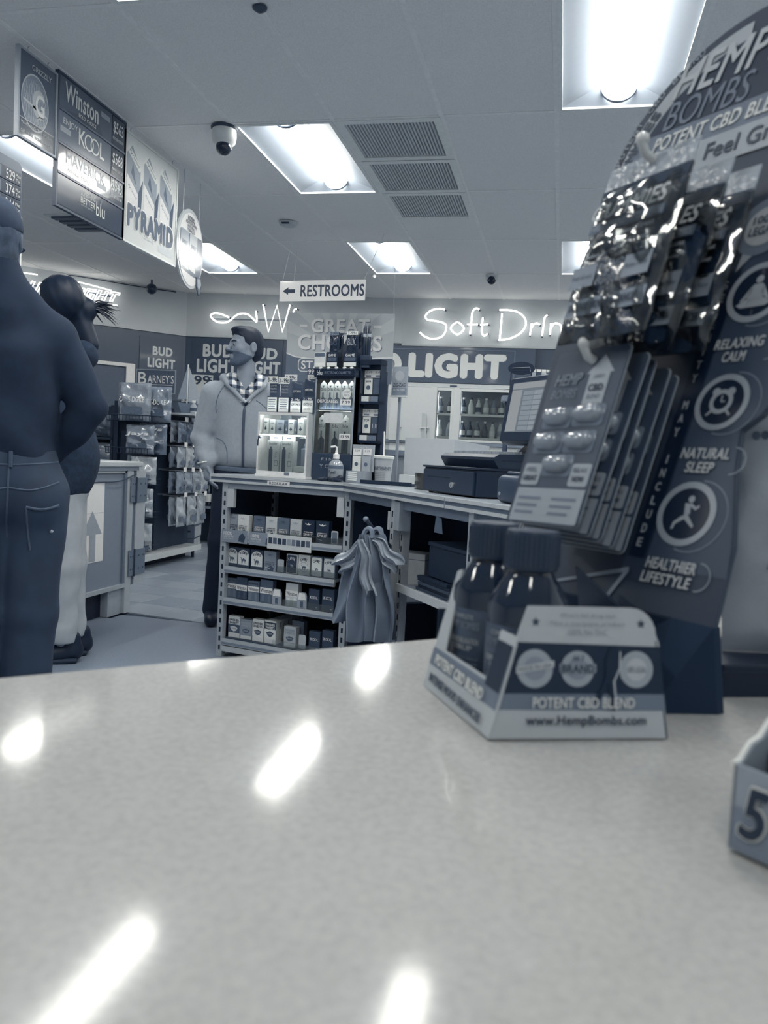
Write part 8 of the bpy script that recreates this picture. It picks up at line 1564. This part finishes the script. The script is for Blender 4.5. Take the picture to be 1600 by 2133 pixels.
cap_ = sdf_mesh('cap', c_cap, (-0.20, -0.16, 1.66), (0.14, 0.30, 1.86), 0.007, M(52, 0.85, var=0.35, scale=16, name='mottled_cap_cloth'), p1)
def c_hair1(X, Y, Z):
    x, y = rotz(X, Y, H1, R(172)); z = Z - H1[2]; d = smin(d_ell(x, y, z, (0, 0.018, 0.02), (0.080, 0.102, 0.105)), d_ell(x, y, z, (0, 0.03, -0.055), (0.072, 0.066, 0.06)), 0.02); d = smax(d, -0.105 - z, 0.01); d = smax(d, z - 0.035, 0.004); return smax(d, -0.02 - y, 0.01) + 0.0012 * np.sin(140 * x)
sdf_mesh('hair', c_hair1, (-0.15, -0.12, 1.58), (0.10, 0.12, 1.76), 0.006, M(76, 0.8, var=0.45, scale=26, name='greying_hair'), p1)

# ---- the woman in pale jeans between the man in the cap and the half counter
WM = limb_person((-2.24, 3.50, 0), R(32.6)); H2c = (-0.145, 0.0, 1.705)
LW1 = [((-0.10, -0.05, 0.82), 0.082), ((-0.085, -0.05, 0.47), 0.062), ((-0.085, -0.045, 0.08), 0.04)]
LW2 = [((-0.085, 0.08, 0.82), 0.082), ((-0.06, 0.09, 0.47), 0.062), ((-0.045, 0.10, 0.08), 0.04)]
AW1 = [((-0.13, -0.16, 1.40), 0.05), ((-0.10, -0.20, 1.13), 0.042), ((-0.20, -0.15, 1.0), 0.03)]; AW2 = [((-0.13, 0.16, 1.40), 0.05), ((-0.10, 0.20, 1.13), 0.042), ((-0.20, 0.15, 1.0), 0.03)]
def w_body(X, Y, Z):
    x, y = rotz(X, Y, H2c, R(-138)); d = head_sdf(x, y, Z - H2c[2])
    d = smin(d, d_cap(X, Y, Z, (-0.13, 0, 1.62), (-0.115, 0, 1.44), 0.045, 0.055), 0.02); d = smin(d, d_cap(X, Y, Z, (-0.10, 0, 0.95), (-0.12, 0, 1.34), 0.075, 0.08, (1, 1.4, 1)), 0.05); d = smin(d, d_ell(X, Y, Z, (-0.09, 0.01, 0.88), (0.10, 0.14, 0.12)), 0.04)
    for A_ in (AW1, AW2): d = smin(d, chain(X, Y, Z, [(p, r * 0.75) for p, r in A_]), 0.03)
    d = smin(d, hand_sdf(X, Y, Z, AW1[2][0], (-0.9, 0.1, -0.3), (0.1, 0.3, 0.9), (0, 0.95, -0.3)), 0.015); d = smin(d, hand_sdf(X, Y, Z, AW2[2][0], (-0.9, -0.1, -0.3), (0.1, -0.3, 0.9), (0, -0.95, -0.3)), 0.015)
    for L in (LW1, LW2): d = smin(d, chain(X, Y, Z, [(p, r * 0.8) for p, r in L]), 0.03)
    for x_, y_ in ((-0.085, -0.045), (-0.045, 0.10)): d = smin(d, d_cap(X, Y, Z, (x_ + 0.02, y_, 0.045), (x_ - 0.11, y_, 0.03), 0.03, 0.025), 0.02)
    return d
p2_ = sdf_mesh('person', w_body, (-0.44, -0.28, -0.002), (0.12, 0.28, 1.84), 0.0085, skin, None, WM, 2)
tag(p2_, 'woman with dark tied-back hair, dark sweater and rolled pale jeans by the half counter', 'person')
def w_sweater(X, Y, Z):
    d = d_cap(X, Y, Z, (-0.105, 0, 0.88), (-0.125, 0, 1.34), 0.135, 0.128, (1, 1.25, 1)); d = smin(d, d_ell(X, Y, Z, (-0.055, 0, 1.0), (0.115, 0.16, 0.17)), 0.05); d = smin(d, d_cap(X, Y, Z, (-0.12, -0.12, 1.41), (-0.12, 0.12, 1.41), 0.075, 0.075), 0.05)
    d = smin(d, d_ell(X, Y, Z, (-0.03, 0, 1.475), (0.075, 0.10, 0.07)), 0.03)
    for A_ in (AW1, AW2): d = smin(d, chain(X, Y, Z, [(A_[0][0], 0.07), (A_[1][0], 0.06), (A_[2][0], 0.045)], 0.02), 0.03)
    d = smax(d, 0.755 - Z, 0.02); d = ssub(d, d_cap(X, Y, Z, (-0.12, 0, 1.5), (-0.13, 0, 1.7), 0.05, 0.06), 0.01)
    return d + wrinkle(X, Y, Z, 0.003, 15, 9)
sdf_mesh('knit_sweater', w_sweater, (-0.40, -0.30, 0.72), (0.12, 0.30, 1.58), 0.0095, M(46, 0.95, var=0.34, scale=34, bump=0.4, name='dark_knit'), p2_)
def w_jeans(X, Y, Z):
    d = d_ell(X, Y, Z, (-0.09, 0.01, 0.86), (0.115, 0.155, 0.14))
    for L in (LW1, LW2):
        d = smin(d, chain(X, Y, Z, [(L[0][0], 0.094), (L[1][0], 0.074), ((L[2][0][0], L[2][0][1], 0.13), 0.062)], 0.02), 0.02)
        d = smin(d, d_cap(X, Y, Z, (L[2][0][0], L[2][0][1], 0.115), (L[2][0][0], L[2][0][1], 0.165), 0.068, 0.066), 0.008)
    return smax(d, 0.095 - Z, 0.008) + wrinkle(X, Y, Z, 0.0035, 24, 3) * np.clip((0.6 - Z) / 0.3, 0.25, 1)
sdf_mesh('pale_jeans', w_jeans, (-0.26, -0.22, 0.07), (0.10, 0.24, 1.0), 0.008, M(166, 0.85, var=0.06, scale=20, name='pale_denim'), p2_)
for x_, y_ in ((-0.085, -0.045), (-0.04, 0.10)):
    shoe(x_, y_, p2_, M(28, 0.5), 1.0, R(-80), 'boot')
    kid('boot_sole', MB().cbox(x_ - 0.18, x_ + 0.07, y_ - 0.048, y_ + 0.048, 0.001, 0.026, 0.01), M(40, 0.6), p2_)
def w_hair(X, Y, Z):
    x, y = rotz(X, Y, H2c, R(-138)); z = Z - H2c[2]; d = d_ell(x, y, z, (0, 0.02, 0.028), (0.092, 0.116, 0.108)); line = np.where(y < -0.03, 0.03 - 0.6 * y, 0.048 - 3.4 * (y + 0.03)); d = smax(d, np.maximum(line, -0.10) - z, 0.01)
    d = smin(d, d_ell(X, Y, Z, (-0.015, -0.01, 1.695), (0.05, 0.045, 0.05)), 0.02); d = smin(d, d_cap(X, Y, Z, (-0.05, 0.0, 1.66), (0.0, 0.0, 1.53), 0.05, 0.045), 0.03)
    return d + 0.002 * np.sin(120 * X + 60 * Z) * np.sin(80 * Y)
hr = M(26, 0.5, var=0.2, scale=60, name='dark_hair'); sdf_mesh('hair', w_hair, (-0.29, -0.15, 1.46), (0.08, 0.15, 1.86), 0.007, hr, p2_)
rs = np.random.RandomState(3); m = MB()
for q in range(46):
    a = rs.rand() * 1.1 - 0.55; l = 0.06 + 0.07 * rs.rand(); s = Vector((-0.01 + 0.03 * rs.rand(), -0.03 + 0.05 * rs.rand(), 1.68 + 0.04 * rs.rand()))
    e = s + Vector((l * math.cos(a), -0.02 + 0.04 * rs.rand(), l * math.sin(a) - 0.02)); mid_ = (s + e) / 2 + Vector((0, 0, 0.015)); m.tube([s, mid_, e], [0.005, 0.0035, 0.0006], 5)
o = kid('ponytail_tips', m, hr, p2_, True); o['kind'] = 'stuff'
